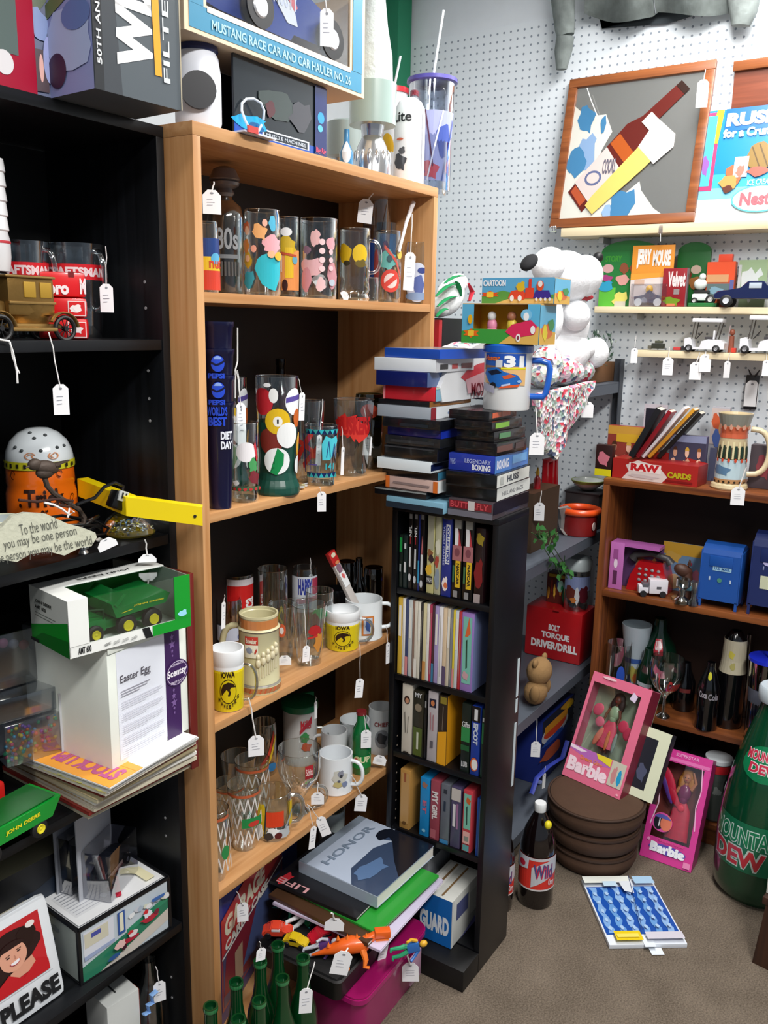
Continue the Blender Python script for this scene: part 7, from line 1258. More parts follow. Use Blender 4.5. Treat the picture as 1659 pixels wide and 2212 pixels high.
# ================================================================ third grey shelf
g3=G3+.001
a=gz(1150,1418,g3);b=gz(1262,1440,g3);b=gz(1258,1440,g3);b.y=max(b.y,.975);a=at_uz(('X',b.x),1132,g3)
t=carton('drill_case','red metal drill case lettered BOLT TORQUE on the third grey shelf','tool case',a,b,g3,.13,('v',1305),'#b01018',front=[('t',.42,.58,.62,.7,'BOLT','#e8e4e4',0,.05),('t',.3,.4,.8,.54,'TORQUE','#e8e4e4',0,.05),('t',.12,.2,.95,.36,'DRIVER/DRILL','#e8e4e4',0,.05)],body='case_shell',bev=.006,coat=.4)
tb(t,'clasp',[(0,-.004,t['_h']),(.02,-.004,t['_h'])],.004,mat('#a8181c',.4),8)
dh=t['_h'];dq=TF[t].copy()
zt_=g3+dh+.0006
c,R=foot(1250,1337,zt_,52)
t=vessel('lidded_glass','pictured glass jar with white lid on top of the red drill case','jar',1242,1336,zt_,54,1226,'straight',None,prn=[('r',-1,.5,1,1,'#8a98c4'),('p',blot(-.4,.4,.4,.3,3),'#6a3028'),('p',blot(.5,.4,.35,.3,4),'#5a1c28'),('p',blot(0,.35,.15,.3,5),'#d9dce0'),('p',blot(-.2,.2,.2,.1,6),'#c87a3c')],zr=(.15,.85),half=1.2,loc=dq @ Vector((.055,.06,dh)))
h_,R_=t['_h'],t['_r'];lt(t,'white_lid',[(R_,h_-.004),(R_*1.05,h_),(R_*1.05,h_+.03),(R_*.9,h_+.038),(0,h_+.04)],mat('#cfdcde',.35),28)
a=dq @ Vector((-.06,.07,dh+.0006));b=dq @ Vector((.015,.07,dh+.0006))
t=carton('book_display','gold and maroon patterned box on top of the red drill case','box',a,b,zt_,.05,('v',1236),'#4a1a16',front=[('r',0,0,1,1,'#56201a')]+[('p',blot(.1+.15*k,.3+.5*((k*3) % 5)/5,.06,.22,k),['#c08a2c','#8a2c1c','#d8a83c','#3a4a7a','#b87a30','#1f8a5c'][k]) for k in range(6)]+[('r',.1,.88,.9,.98,'#a8841c'),('p',blot(.7,.62,.16,.18,12),'#8cb4a4'),('e',.78,.55,.06,.08,'#1f9a5c')])
q=at_uz(('Y',.985),1166,g3);t=thing('stuffed_bear','small tan stuffed toy seen from behind beside the drill case','plush toy',q+Vector((-.06,-.01,0)));bm=B();blob(bm,(0,0,.04),.045,.035,.04);part(t,'body',bm,mat('#8c6c44',.95,bump=.4,scale=90));bm=B();blob(bm,(.02,0,.1),.05,.038,.044);part(t,'head',bm,mat('#94734a',.95,bump=.4,scale=90))
for s_ in (-1,1):bm=B();blob(bm,(.02+s_*.034,0,.135),.014,.008,.014);part(t,'ear',bm,mat('#94734a',.95));bm=B();blob(bm,(s_*.042,-.015,.05),.014,.016,.026);part(t,'arm',bm,mat('#8c6c44',.95))
# ================================================================ bottom grey shelf and floor bottles
g4=.081
q=at_uz(('Y',1.02),1165,g4);b=at_uz(('Y',1.02),1232,g4)
t=carton('soda_carton','blue carton with a round red and blue soda emblem under the grey shelf','carton',q,b,g4,.12,('v',1560),'#1c2c78',front=[('r',0,.6,1,1,'#2a2c3c'),('e',.4,.72,.42,.16,'#c9ccd4'),('e',.4,.74,.36,.1,'#d84a2c'),('r',.06,.76,.78,.88,'#e0962c'),('p',blot(.4,.6,.35,.05,4),'#2c50a8'),('p',blot(.75,.95,.2,.06,6),'#c8942c'),('e',.85,.9,.12,.05,'#e0b41c'),('p',blot(.3,.4,.3,.1,8),'#b8583c')])
tag(t,1158,1602,20,36,(1160,1550),('Y',.96),yaw=.1);tag(t,1176,1670,9,36,(1178,1655),('Y',.96),yaw=.8)
t=thing('blue_strap','blue strap dangling below the soda carton','strap',gy(1165,1690,.97));Mi=TF[t].inverted();tb(t,'strap_webbing',[Mi @ gy(u,v,.965) for u,v in ((1226,1600),(1215,1636),(1185,1655),(1160,1680),(1148,1715))],.008,mat('#2a3a9a',.6),8,flat=.3);lt(t,'buckle',[(0,0),(.009,0),(.009,.004),(0,.004)],mat('#8a96c8',.4),14)
def soda(name,label,c,w,vt,lab,cap=True):
    R=m_px(c,w)/2;h=ztop(c,vt)-c.z;t=thing(name,label,'bottle',c)
    pr=[(0,0),(R*.93,0),(R,.012),(R,h*.52),(R*.97,h*.6),(R*.78,h*.74),(R*.42,h*.87),(R*.27,h*.92),(R*.26,h*.95)]
    lt(t,'bottle_body',pr+[(0,h*.95)],mat('#0e0708',.1,coat=.9),36);fa=facing(c)
    lt(t,'cap',[(0,h*.92),(R*.32,h*.92),(R*.33,h*.925),(R*.33,h*.99),(R*.3,h),(0,h)],mat('#dfe2e4' if cap else '#a09c9c',.3),24)
    lb_=artwork(t,'paper_label',[('r',-1,0,1,1,'#d9372c'),('p',[(-1,0),(1,0),(1,.05),(-1,.05)],'#d8d4d4'),('r',-1,.92,1,1,'#c9cacd'),('p',[(-.2,.1),(-.2,.7),(.2,.85),(1,1),(1,.55),(.3,.3)],'#c4c6cc'),('t',-.1,.38,.7,.8,'Wild','#c82a50',0,.05),('t',-.12,.4,.68,.82,'Wild','#4a4a80',0,.01),('p',[(-1,.55),(-.35,.65),(-.3,1),(-1,1)],'#cdd0da'),('e',-.62,.78,.16,.1,'#c82a44'),('t',.5,.12,.8,.36,'Cherry','#e8e4e6')],wrap([(R+.0004,0),(R+.0004,h)],h*.2,h*.53,fa,1.35),.35,cut=.12)
    return t
c,R=foot(1160,1975,0,76);c=gz(1160,1960,0)+Vector((.03,.02,0))
t=soda('soda_bottle','two litre dark soda bottle with white cap, red label and yellow dot on the carpet',c,76,1733,1)
p=TF[t].inverted() @ (gx(1184,1782,c.x-.03));bm=B();blob(bm,p,.012,.01,.012);part(t,'yellow_sticker',bm,mat('#d8c81c',.5))
c2=Vector((2.02,.905,0));soda('soda_bottle','second dark soda bottle half hidden behind the media tower side',c2,62,1765,1,False)
# ================================================================ brown hassock
HB_=mat('#4a3222',.85,bump=.5,scale=30,var=.12)
c,R=foot(1275,1898,0,176);hz_=ztop(c,1712)
t=thing('round_hassock','stacked brown round cushion hassock in three tiers on the carpet','hassock',c)
for i,(z0,z1,k0,k1) in enumerate(((0,.33,1.0,1.04),(.335,.66,1.07,1.1),(.665,1.0,1.13,1.16))):
    a_,b_=z0*hz_,z1*hz_;m_=(a_+b_)/2;e=(b_-a_)
    lt(t,'cushion_tier',[(0,a_),(R*k0*.88,a_),(R*k0*.97,a_+e*.12),(R*k1,a_+e*.42),(R*k1,a_+e*.6),(R*k0*.97,b_-e*.1),(R*k0*.86,b_),(0,b_)],HB_,48)
    bm=B();tube(bm,[(R*k1*.985*math.cos(q),R*k1*.985*math.sin(q),b_-e*.14) for q in [2*PI*j/48 for j in range(48)]],.0035,6,closed=True);part(t,'seam_piping',bm,mat('#3a261a',.8))
zH=hz_
# doll boxes
def doll_box(label,BL,BR,TL,dp,col_,sh,win,doll,side='#7c2438',name='doll_box'):
    M_,w,h=frame(BL,BR,TL);t=thing(name,label,'box',M=M_);mm=mat(col_,.35,coat=.3)
    x0,x1,z0,z1=[a*b for a,b in zip(win,(w,w,h,h))]
    bx(t,'back_panel',0,w,dp-.002,dp,0,h,mat(doll['bg'],.5));bx(t,'bottom_panel',0,w,0,dp-.002,0,.002,mm);bx(t,'top_panel',0,w,0,dp-.002,h-.002,h,mm)
    bx(t,'side_panel',0,.002,0,dp-.002,.002,h-.002,mm);bx(t,'side_panel',w-.002,w,0,dp-.002,.002,h-.002,mat(side,.4))
    bm=B();e=.0004
    for a in ((0,w,-.001,.001,0,z0),(0,w,-.001,.001,z1,h),(0,x0,-.001,.001,z0,z1),(x1,w,-.001,.001,z0,z1)):box(bm,*a)
    part(t,'front_panel',bm,mm)
    bx(t,'clear_window',x0,x1,-.0002,.0002,z0,z1,glass('#fbf8fa',.1))
    artwork(t,'printed_front',sh,panel((0,-.0012,0),(w,0,0),(0,0,h)),.3,coat=.3)
    # the doll
    d=doll;cx=(x0+x1)/2+d.get('dx',0)*w;H_=z1-z0;y=dp*.5;sk=mat(d['skin'],.45);k=H_/.26
    bm=B();blob(bm,(cx,y,z0+H_*.84),.014*k,.013*k,.018*k);tube(bm,[(cx,y,z0+H_*.79),(cx,y,z0+H_*.73)],.005*k,10);hd_=part(t,'doll_head',bm,sk)
    bm=B();blob(bm,(cx,y+.006,z0+H_*.86),.024*k,.014*k,.026*k);blob(bm,(cx-.016*k,y+.006,z0+H_*.77),.014*k,.012*k,.03*k);blob(bm,(cx+.016*k,y+.006,z0+H_*.77),.014*k,.012*k,.03*k);part(hd_,'doll_hair',bm,mat(d['hair'],.6,bump=.5,scale=90))
    bm=B()
    for sx in (-.005,.005):blob(bm,(cx+sx*k,y-.0125*k,z0+H_*.845),.0022*k,.001,.0016*k,u=8,v=6)
    part(hd_,'doll_eyes',bm,mat('#20304a',.3));bm=B();blob(bm,(cx,y-.0125*k,z0+H_*.812),.0035*k,.001,.0014*k,u=8,v=6);part(hd_,'doll_mouth',bm,mat('#b82a3c',.3))
    bm=B();blob(bm,(cx,y,z0+H_*.64),.022*k,.013*k,.03*k);blob(bm,(cx,y,z0+H_*.56),.015*k,.011*k,.02*k);part(t,'doll_bodice',bm,mat(d['top'],.35,coat=.5))
    lt(t,'doll_skirt',[(0,z0+H_*.5),(.014*k,z0+H_*.52),(.03*k,z0+H_*.42),(.036*k*d.get('sk',1),z0+H_*d.get('hem',.22)),(0,z0+H_*d.get('hem',.22))],mat(d['skirt'],.5,var=.3,scale=60),20,M=tm((cx,y,0)),sy=.42)
    for sx in (-1,1):
        tb(t,'doll_leg',[(cx+sx*.008*k,y,z0+H_*.4),(cx+sx*.008*k,y,z0+H_*.04)],[.008*k,.004*k],sk,8)
        tb(t,'doll_arm',[(cx+sx*.02*k,y-.002,z0+H_*.7),(cx+sx*.03*k,y-.003,z0+H_*.6),(cx+sx*.03*k,y-.008,z0+H_*.48)] if not (sx >0 and d.get('up')) else [(cx+.02*k,y-.002,z0+H_*.7),(cx+.032*k,y-.004,z0+H_*.8),(cx+.018*k,y-.006,z0+H_*.93)],[.006*k,.005*k,.0035*k],sk,8)
    for f in d.get('extra',()):bm=B();blob(bm,(x0+f[0]*(x1-x0),y-.012,z0+f[1]*H_),f[2]*k,.004,f[3]*k,M=Matrix.Rotation(f[5] if len(f)>5 else 0,4,'Y'));part(t,'doll_ruffle',bm,mat(f[4],.5))
    t['_w']=w;t['_h']=h;return t
BL=gz(1214,1672,zH+.001);BR=gz(1338,1728,zH+.001);TL=lean(BL,(1287,1450),.325)
PKc='#e0708e'
doll_box('pink framed doll box holding a doll in pink ruffles, leaning on the brown hassock',BL,BR,TL,.06,PKc,[('p',[(.0,0),(1,0),(1,.16),(.72,.3),(.0,.3)],PKc),('p',[(0,.3),(0,.26),(.45,.2),(.72,.22),(.72,.3)],'#b86ab8'),('p',[(.0,.3),(.3,.28),(.2,.26),(0,.27)],'#f0dce8'),('p',[(.45,.3),(.72,.3),(.72,.23),(.5,.26)],'#e6d23a'),('t',.22,.2,.6,.235,'Dream Glow','#e88a3c'),('t',.04,.07,.72,.2,'Barbie','#f6dce6',0,.06),('r',.74,.08,.97,.3,'#c9c4b4'),('p',blot(.82,.18,.04,.08,4),'#c88a8a'),('p',blot(.9,.17,.035,.07,5),'#2c9ac8'),('e',.95,.03,.02,.01,'#f0b0c0'),('e',.3,.975,.12,.012,'#f0c8d0'),('p',[(.7,.86),(.8,.84),(.82,.9),(.74,.93)],'#d8c8e0')],
         (.05,.86,.3,.91),dict(bg='#9fc0a0',skin='#6a3c28',hair='#231612',top='#9cc49a',skirt='#d8546c',hem=.1,dx=0,extra=[(.2,.62,.022,.026,'#e0607c',.5),(.78,.5,.022,.024,'#d84464'),(.9,.42,.02,.026,'#c83a5c'),(.35,.24,.012,.04,'#e08a6c',.3),(.55,.22,.008,.04,'#d8884a'),(.7,.22,.008,.04,'#8aa89a'),(.3,.45,.02,.02,'#e2788e')]))
BL2=gz(1352,1722,zH+.001)+Vector((.025,.0,0));BR2=BL2+(BR-BL)*.38;TL2=BL2+(TL-BL)*.62
M_,w,h=frame(BL2,BR2,TL2);t=thing('framed_carton','black carton with a cream border leaning behind the pink doll box','box',M=M_)
bx(t,'box_body',0,w,0,.03,0,h,mat('#24262e',.4),.001);artwork(t,'printed_front',[('r',0,0,1,1,'#d8dcc0'),('r',0,.12,.55,.86,'#20232c'),('p',[(.0,.86),(.5,.86),(.4,.95),(0,.95)],'#d8dcc0'),('p',blot(.25,.35,.2,.14,3),'#4a5068')],panel((0,-.0002,0),(w,0,0),(0,0,h)),.4)
BL=gz(1381,1846,.0012);BR=gz(1492,1886,.0012);TL=lean(BL,(1411,1606),.325)
doll_box('magenta doll box with a blonde doll in a red gown standing on the carpet',BL,BR,TL,.06,'#cf3a90',[('r',.03,.9,.97,.93,'#e070b0'),('t',.3,.95,.75,.98,'SUPERSTAR','#e8a0cc',0,.02),('l',[(.16,.88),(.1,.7),(.16,.5),(.08,.3)],.02,'#ecc4dc'),('l',[(.84,.9),(.9,.7),(.86,.55),(.92,.35)],.02,'#e8b0d0'),('e',.3,.34,.2,.085,'#d850a0'),('e',.24,.34,.1,.07,'#1c1c28'),('e',.38,.34,.11,.07,'#d8785c'),('l',[(.25,.3),(.25,.38)],.02,'#e8e4e8'),('p',arcpts(.3,.36,.17,.05,.3,PI-.3,10),'#5a58a8'),('e',.5,.115,.36,.042,'#5a4aa8'),('t',.17,.075,.84,.16,'Barbie','#eef0f8',0,.07),('t',.3,.17,.82,.2,'Superstar','#d8508c'),('e',.12,.17,.03,.015,'#e898c4'),('r',.84,.02,.97,.07,'#e888b8')],
         (.12,.88,.2,.89),dict(bg='#7c3c30',skin='#c88a5c',hair='#b8802c',top='#7c2058',skirt='#c41c3c',hem=.03,sk=1.1,dx=.06,up=True,extra=[(.18,.74,.016,.05,'#d01c44',-.5),(.12,.66,.01,.06,'#5a3c9a',-.5),(.3,.6,.014,.05,'#c8183c',-.6),(.58,.44,.012,.012,'#e8304c')]),side='#a82a70')
# blue sheet on the floor
cs_=[Vector(gz(*q,.001)) for q in ((1316,2050),(1484,2047),(1418,1908),(1261,1908))]
BL,BR,TR,TL=cs_;M_,w,h=frame(BL,BR,TL)
t=thing('blue_game_board','flat blue board with white edges and a yellow strip lying on the carpet','board',M=M_)
bx(t,'board',0,w,-.012,0,0,h,mat('#dfe5ee',.4),.0008)
BLs=[('r',.02,.14,.98,.87,'#1c50a8')]+[('p',[(.06+.155*k+.018*math.sin(j*1.9),.16+.058*j) for j in range(13)]+[(.14+.155*k+.022*math.sin(j*2.3),.16+.058*j) for j in range(12,-1,-1)],['#7fa9dc','#6a9cd4','#8fb4e0'][k % 3]) for k in range(6)]+[('p',blot(.1+.155*k,.22+.13*j,.025,.03,k*9+j,9,.3),'#a9c8ea') for k in range(6) for j in range(5)]+[('r',.1,.01,.44,.14,'#e6c81c'),('r',.5,.02,.98,.12,'#d0ccd8'),('r',.0,.88,.66,.99,'#e8ebe4'),('r',.7,.86,.98,.98,'#a9cce8'),('p',[(.48,.9),(.66,.9),(.62,.7),(.5,.74)],'#dfe4ea'),('r',.25,.82,.44,.9,'#c4dcec'),('l',[(.48,.14),(.66,.99)],.008,'#20386c'),('r',.12,.04,.4,.09,'#f0dc60')]
artwork(t,'printed_face',BLs,panel((0,-.0122,0),(w,0,0),(0,0,h)),.25)
bm=B();box(bm,w*.44,w*.58,-.014,-.0135,-.012,h*.1);box(bm,w*.5,w*.66,-.003,-.002,-.028,-.002);part(t,'torn_price_card',bm,mat('#dfe6ee',.5),sm=False)
# giant green bottle
c=gz(1640,1938,0)+Vector((.045,.02,0));R=m_px(c,178)/2;h=ztop(c,1482)
t=thing('giant_bottle','giant green plastic soda bottle bank standing at the right edge on the carpet','bottle bank',c);GB=mat('#073f26',.15,coat=.7)
pr=[(0,0),(R*.86,0),(R*.98,.02),(R,.05),(R,h*.3),(R*.94,h*.42),(R*.84,h*.54),(R*.74,h*.64),(R*.58,h*.75),(R*.4,h*.86),(R*.31,h*.93),(R*.3,h*.95)]
lt(t,'bottle_body',pr+[(0,h*.95)],GB,48);lt(t,'white_cap',[(0,h*.93),(R*.4,h*.93),(R*.42,h*.94),(R*.42,h*.99),(R*.38,h),(0,h)],mat('#b9c4cc',.4),28);fa=facing(c)
artwork(t,'round_logo',[('e',0,.45,.5,.5,'#0d7a4c')]+[('t',-.42,.52,.42,.82,'MOUNTAIN','#e8dede',0,.09),('t',-.42,.54,.42,.8,'MOUNTAIN','#c8304c',0,.04),('t',-.3,.18,.34,.48,'DEW','#e8dede',0,.09),('t',-.3,.2,.34,.46,'DEW','#c8304c',0,.04)],wrap(pr,h*.6,h*.76,fa-.15,1.5),.3,cut=.1,coat=.3)
artwork(t,'paper_label',[('r',-1,0,1,1,'#0e6a48'),('t',-1.0,.52,.6,.9,'MOUNTAIN','#c9dcd4',0,.06),('t',-1.0,.54,.6,.88,'MOUNTAIN','#0e7a50',0,.015),('t',-.92,.06,.3,.5,'DEW','#c4d4cc',0,.09),('t',-.9,.09,.28,.47,'DEW','#c02c38',0,.04)],wrap(pr,h*.17,h*.4,fa-.15,1.1),.3,cut=.1,coat=.3)
# carton on a dark wooden stool at the right edge
q=gz(1652,2082,0);t=thing('wooden_stool','dark brown wooden stool leg and seat corner at the lower right edge','stool',(q.x,q.y,0),YAW-PI/2-.75)
zS=ztop(q,1936)-.022
DB_=wood('#2a1810','#45291a',2,.5)
for x,y in ((0,0),(.26,0),(0,.26),(.26,.26)):bm=B();prism(bm,[(x-.026,0),(x+.022,0),(x+.014,zS),(x-.01,zS)],y-.018,y+.018);part(t,'leg',bm,DB_,sm=False)
bx(t,'seat',-.02,.285,-.02,.285,zS+.0005,zS+.022,DB_,.004);bx(t,'crossbar',.0,.26,-.004,.008,zS*.4,zS*.4+.02,DB_,.002)
t=thing('white_carton','white carton with grey print on the dark stool at the right edge','box',(q.x,q.y,zS+.0235),YAW-PI/2-.75,ry=.0);hc=ztop(Vector((q.x,q.y,0)),1785)-zS-.02
bx(t,'box_body',-.018,.2,0,.1,0,hc,mat('#e4e4dc',.5),.001);artwork(t,'printed_panel',[('r',.04,.62,.14,.92,'#c4c4bc'),('r',.05,.72,.12,.84,'#8c8c88'),('r',.16,.7,.3,.92,'#c4c4bc'),('r',.06,.38,.2,.54,'#a9a9a4'),('l',[(.07,.45),(.18,.45)],.03,'#7c7c7a')],panel((-.018,-.0002,0),(.218,0,0),(0,0,hc)))
# ================================================================ brown bookcase, on its top
ZB=RT0+.0006
def bxp(X,u,z):return at_uz(('X',X),u,z)
A=bxp(2.70,1322,ZB);Bq=bxp(2.68,1505,ZB)
t=carton('card_display_box','red wrestling card display box lettered RAW on top of the brown bookcase','display box',A,Bq,ZB,.09,.062,'#8c1c1c',front=[('r',0,0,1,1,'#a82420'),('p',[(.12,0),(.6,0),(.66,.3),(.55,.8),(.3,1),(.16,.7),(.2,.4)],'#d8c8c4'),('r',.2,.42,.58,.86,'#ead8d4'),('t',.22,.46,.56,.84,'RAW','#c01c24',0,.06),('p',blot(.38,.2,.18,.1,3),'#c4b4b4'),('t',.66,.3,.93,.6,'CARDS','#b8a81c',0,.06),('r',.64,.1,.95,.2,'#7c1414')],art='printed_panel')
w=t['_w'];artwork(t,'side_flare',[('p',[(0,0),(1,0),(1,1),(.5,1.35),(0,1)],'#a0221e')],panel((-w/2,.09,.0),(w,0,0),(0,0,.062)),.4)
FL=['#d8a890','#c8987c','#e0b8a0']
def people(n,y0=.1,y1=.75):return [q for k in range(n) for q in (('p',blot((k+.5)/n,y0+(y1-y0)*.38,.36/n,(y1-y0)*.4,k+3),FL[k % 3]),('p',blot((k+.5)/n,y0+.08,.3/n,.12,k+9),['#e4e0e4','#8c2c4c','#3c3c58'][k % 3]),('e',(k+.5)/n,y1,.12/n*1.4,.1,FL[(k+1) % 3]),('p',arcpts((k+.5)/n,y1+.04,.13/n*1.4,.09,.1,PI-.1,8),['#4a2c1c','#c8a03c','#8c5a2c'][k % 3]))]
def pic(name,label,cat,X,u0,u1,vb,vt,colr,sh,z,dp=.03,rx=0):
    a=bxp(X,u0,z);b=bxp(X,u1,z);t=carton(name,label,cat,a,b,z,dp,('v',vt),colr,front=sh,rx=rx);return t
pic('wrestling_carton','red and yellow carton with three wrestlers behind the RAW display box','box',2.80,1308,1402,1000,918,'#8c2c24',[('r',0,0,1,1,'#8c3a30'),('r',0,.82,1,1,'#c8963c'),('r',.2,.66,.9,.84,'#d0a42c')]+people(3,.08,.55),ZB)
pic('small_figure_box','little box with pink figure and yellow strip at the left end of the brown bookcase','box',2.70,1284,1319,1015,960,'#2c1414',[('r',0,0,1,.22,'#d8cc1c'),('p',blot(.5,.55,.35,.25,3),'#c87080')],ZB,.03)
pic('figure_card','wrestler figure card with dark background standing at the back of the brown bookcase','card',2.87,1381,1430,920,872,'#c4bcc4',[('r',.08,.04,.92,.94,'#20202c'),('e',.5,.84,.1,.06,'#c8987c'),('p',blot(.5,.62,.2,.22,4),'#c48c80'),('r',.38,.5,.62,.72,'#a9d4e4'),('l',[(.35,.72),(.22,.5)],.06,'#c48c80'),('l',[(.65,.72),(.78,.5)],.06,'#c48c80'),('r',.36,.38,.64,.5,'#243a6c')],ZB,.01)
pic('wrestling_carton','blue carton with three blonde wrestlers right of the slanting books','box',2.775,1441,1518,1000,938,'#5a5470',[('r',0,0,1,1,'#3c3a50'),('r',0,.85,1,1,'#8890b0')]+people(3,.08,.62),ZB)
pic('picture_carton','orange and blue carton with a pale figure left of the tall stein','box',2.83,1524,1562,1000,878,'#a9a8b0',[('r',0,.5,1,.98,'#c8b8b4'),('p',blot(.3,.8,.25,.12,3),'#c85a34'),('p',blot(.5,.6,.3,.14,4),'#4a64a8'),('e',.62,.72,.16,.1,'#c4905c'),('r',.1,0,.95,.45,'#5c607c')],ZB,.02)
for i,(u0,v0,u1,v1,c_,lb,th) in enumerate(((1380,985,1440,884,'#14161a','black book slanting behind the red one on the brown bookcase',.018),(1392,985,1462,888,'#8c1420','dark red book slanting to the right on the brown bookcase',.012),(1402,985,1492,880,'#e9e4e8','white edged book slanting in front of the red one',.008),(1415,988,1512,884,'#d89a2c','orange book slanting behind the white edged one',.01),(1436,988,1525,892,'#1a1512','dark brown book, lowest of the slanting row',.012))):
    P0=gx(u0,v0,2.745+.018*i);P1=gx(u1,v1,2.745+.018*i);P0.z=max(P0.z,ZB+.0645 if P0.z <ZB+.08 else P0.z);d_=P1-P0;L_=d_.length;ang=math.atan2(d_.z,-d_.y)
    t=thing('book',lb,'book',P0,-PI/2,group=None);M_=Matrix.Rotation(-ang,4,'Y');bx(t,'pages',.001,L_-.001,-.055,.0,.0008,th-.0008,mat('#cfc8b8' if i != 2 else '#f2eeee',.8),M=M_);bx(t,'cover',0,L_,-.056,.002,th-.0006,th+.0004,mat(c_,.4),M=M_);bx(t,'back_cover',0,L_,-.056,.002,-.0004,.0008,mat(c_,.4),M=M_);bx(t,'spine',0,L_,-.058,-.0555,0,th,mat(c_,.4),M=M_)
c=bxp(2.735,1574,ZB);c=Vector((2.735,c.y,ZB))
t=vessel('beer_stein','tall painted stein with orange frieze and cream handle on the brown bookcase','stein',1574,1052,ZB,70,892,[(0,0),(1.05,0),(1.1,.02),(1.05,.06),(.9,.08),(.86,.5),(.76,.74),(.82,.84),(1.0,1)],mat('#cdbb94',.35,coat=.4),loc=c,handle=PI/2,hr=(.2,.8),hs=1.6,hth=.17,hm=mat('#d8c8a4',.35,coat=.3),
    bands=[(.085,.14,'#b88a5c'),(.14,.4,'#b9d0d8'),(.4,.56,'#4c4030'),(.68,.83,'#c86040'),(.84,.99,'#8f8f84')],prn=[('p',blot(-.5,.2,.5,.08,3),'#5a7c9c')]+[('r',-.9+.3*k,.38,-.8+.3*k,.64,'#d8cca0') for k in range(6)]+[('r',-.78+.3*k,.4,-.66+.3*k,.58,'#1c3428') for k in range(6)]+[('e',-.72+.3*k,.36,.06,.03,'#c8482c') for k in range(6)]+[('p',blot(-.75+.3*k,.86,.09,.04,k),'#e0a890') for k in range(6)]+[('e',-.9+.22*k,.035,.05,.018,'#2c2418') for k in range(9)],zr=(.08,.95),half=1.3)
tag(t,1596,1052,28,40,(1612,1010),('X',2.655),yaw=.1)
q=bxp(2.78,1640,ZB);t=thing('figure_box','dark carton with pink and grey figures at the right end of the brown bookcase top','box',q,-PI/2);bx(t,'box_body',-.035,.1,0,.04,0,.13,mat('#4c4248',.5),.001);artwork(t,'printed_panel',[('p',blot(.3,.5,.15,.3,3),'#8a3c44'),('p',blot(.7,.4,.2,.25,4),'#b8b0b8')],panel((-.035,0,0),(.135,0,0),(0,0,.13)))
# ---- brown bookcase first shelf
z1_=SHF1+.0006
A=bxp(2.70,1313,z1_);Bq=bxp(2.70,1342,z1_)
t=carton('pink_package','pink cut out package with small figures at the left of the brown shelf','box',A,Bq,z1_,.002,('v',1170),'#c070b8',front=[('r',.3,.1,.6,.4,'#5a2c50'),('e',.45,.55,.14,.1,'#e8d8e8'),('r',.25,.66,.6,.86,'#9a5090')],body='front_panel')
w,h=t['_w'],t['_h'];bx(t,'top_flap',-w/2,w/2+.11,.003,.06,h-.01,h,mat('#b866b0',.4));bx(t,'rear_panel',-w/2,w/2+.11,.055,.06,0,h-.011,mat('#5a3a68',.5));artwork(t,'rear_print',[('p',blot(.6,.5,.15,.2,3),'#a86a44'),('p',blot(.8,.5,.1,.2,4),'#c8a05c')],panel((-w/2,.0548,0),(w+.11,0,0),(0,0,h)),.4)
q=bxp(2.74,1402,z1_);t=thing('telephone','red desk telephone with a grey handset behind the white toy truck','telephone',q,-PI/2,);RP=mat('#b0141c',.25,coat=.5)
bm=B();prism(bm,[(-.07,0),(.06,0),(.055,.05),(.04,.1),(-.035,.1),(-.06,.05)],-.02,.06);part(t,'phone_body',bm,RP,sm=False)
bm=B();tube(bm,[(-.06,.0,.1),(-.05,.0,.115),(0,0,.125),(.05,0,.115),(.062,0,.1)],[.016,.012,.01,.012,.016],10);part(t,'handset',bm,mat('#3c3a3c',.4));bm=B(); 
for k in range(12):blob(bm,(-.03+.02*(k % 4),-.02,.075-.018*(k//4)),.006,.003,.005,u=8,v=6)
part(t,'push_buttons',bm,mat('#8c8c90',.4))
q=gz(1412,1278,z1_);t=thing('toy_delivery_truck','small white toy delivery truck in front of the red telephone','toy truck',Vector((2.685,bxp(2.685,1410,z1_).y,z1_)),-PI/2+.5)
WT=mat('#e3e0e8',.35,coat=.3);bx(t,'cargo_box',-.012,.045,0,.035,.01,.055,WT,.003);bx(t,'cab',-.045,-.013,.002,.033,.01,.036,WT,.005);bx(t,'windshield',-.034,-.014,.0015,.0335,.03,.042,mat('#5c5c64',.2),.002);bx(t,'side_mark',.01,.024,-.0006,.0,.026,.034,mat('#5a5a60',.4))
for x in (-.03,.03):
    for y in (0,.035):lt(t,'wheel',[(0,-.003),(.01,-.003),(.01,.003),(0,.003)],mat('#1a1a1e',.5),16,M=tm((x,y,.01),rx=PI/2))
t=pic('game_card','yellow and blue illustrated card leaning behind the candle holder','card',2.80,1426,1514,1270,1168,'#7c94a8',[('r',0,0,1,1,'#6c8cae'),('r',0,.75,1,1,'#c89a34'),('p',blot(.25,.7,.2,.12,3),'#c8a04c'),('p',blot(.8,.3,.15,.2,4),'#b87088'),('e',.7,.6,.03,.03,'#b83a5c'),('p',blot(.3,.2,.2,.15,5),'#b89c78')],z1_,.004)
q=Vector((2.71,bxp(2.71,1470,z1_).y,z1_));t=thing('horse_figurine','small brown horse head figurine beside the toy truck','figurine',q,-PI/2+.4);hb_=mat('#4a2c20',.5,bump=.3)
bm=B();blob(bm,(0,0,.095),.03,.016,.02,M=Matrix.Rotation(.4,4,'Y'));tube(bm,[(.012,0,.09),(.016,0,.05),(.01,0,.01)],[.014,.018,.022],10);tube(bm,[(.016,.006,.112),(.018,.008,.13)],[.005,.001],6);tube(bm,[(.016,-.006,.112),(.018,-.008,.13)],[.005,.001],6);part(t,'horse_body',bm,hb_);bx(t,'blue_saddle',-.008,.03,-.02,.02,.035,.05,mat('#6a9cb0',.5),.004);lt(t,'base',[(0,0),(.028,0),(.028,.008),(0,.01)],mat('#8c6844',.5),18)
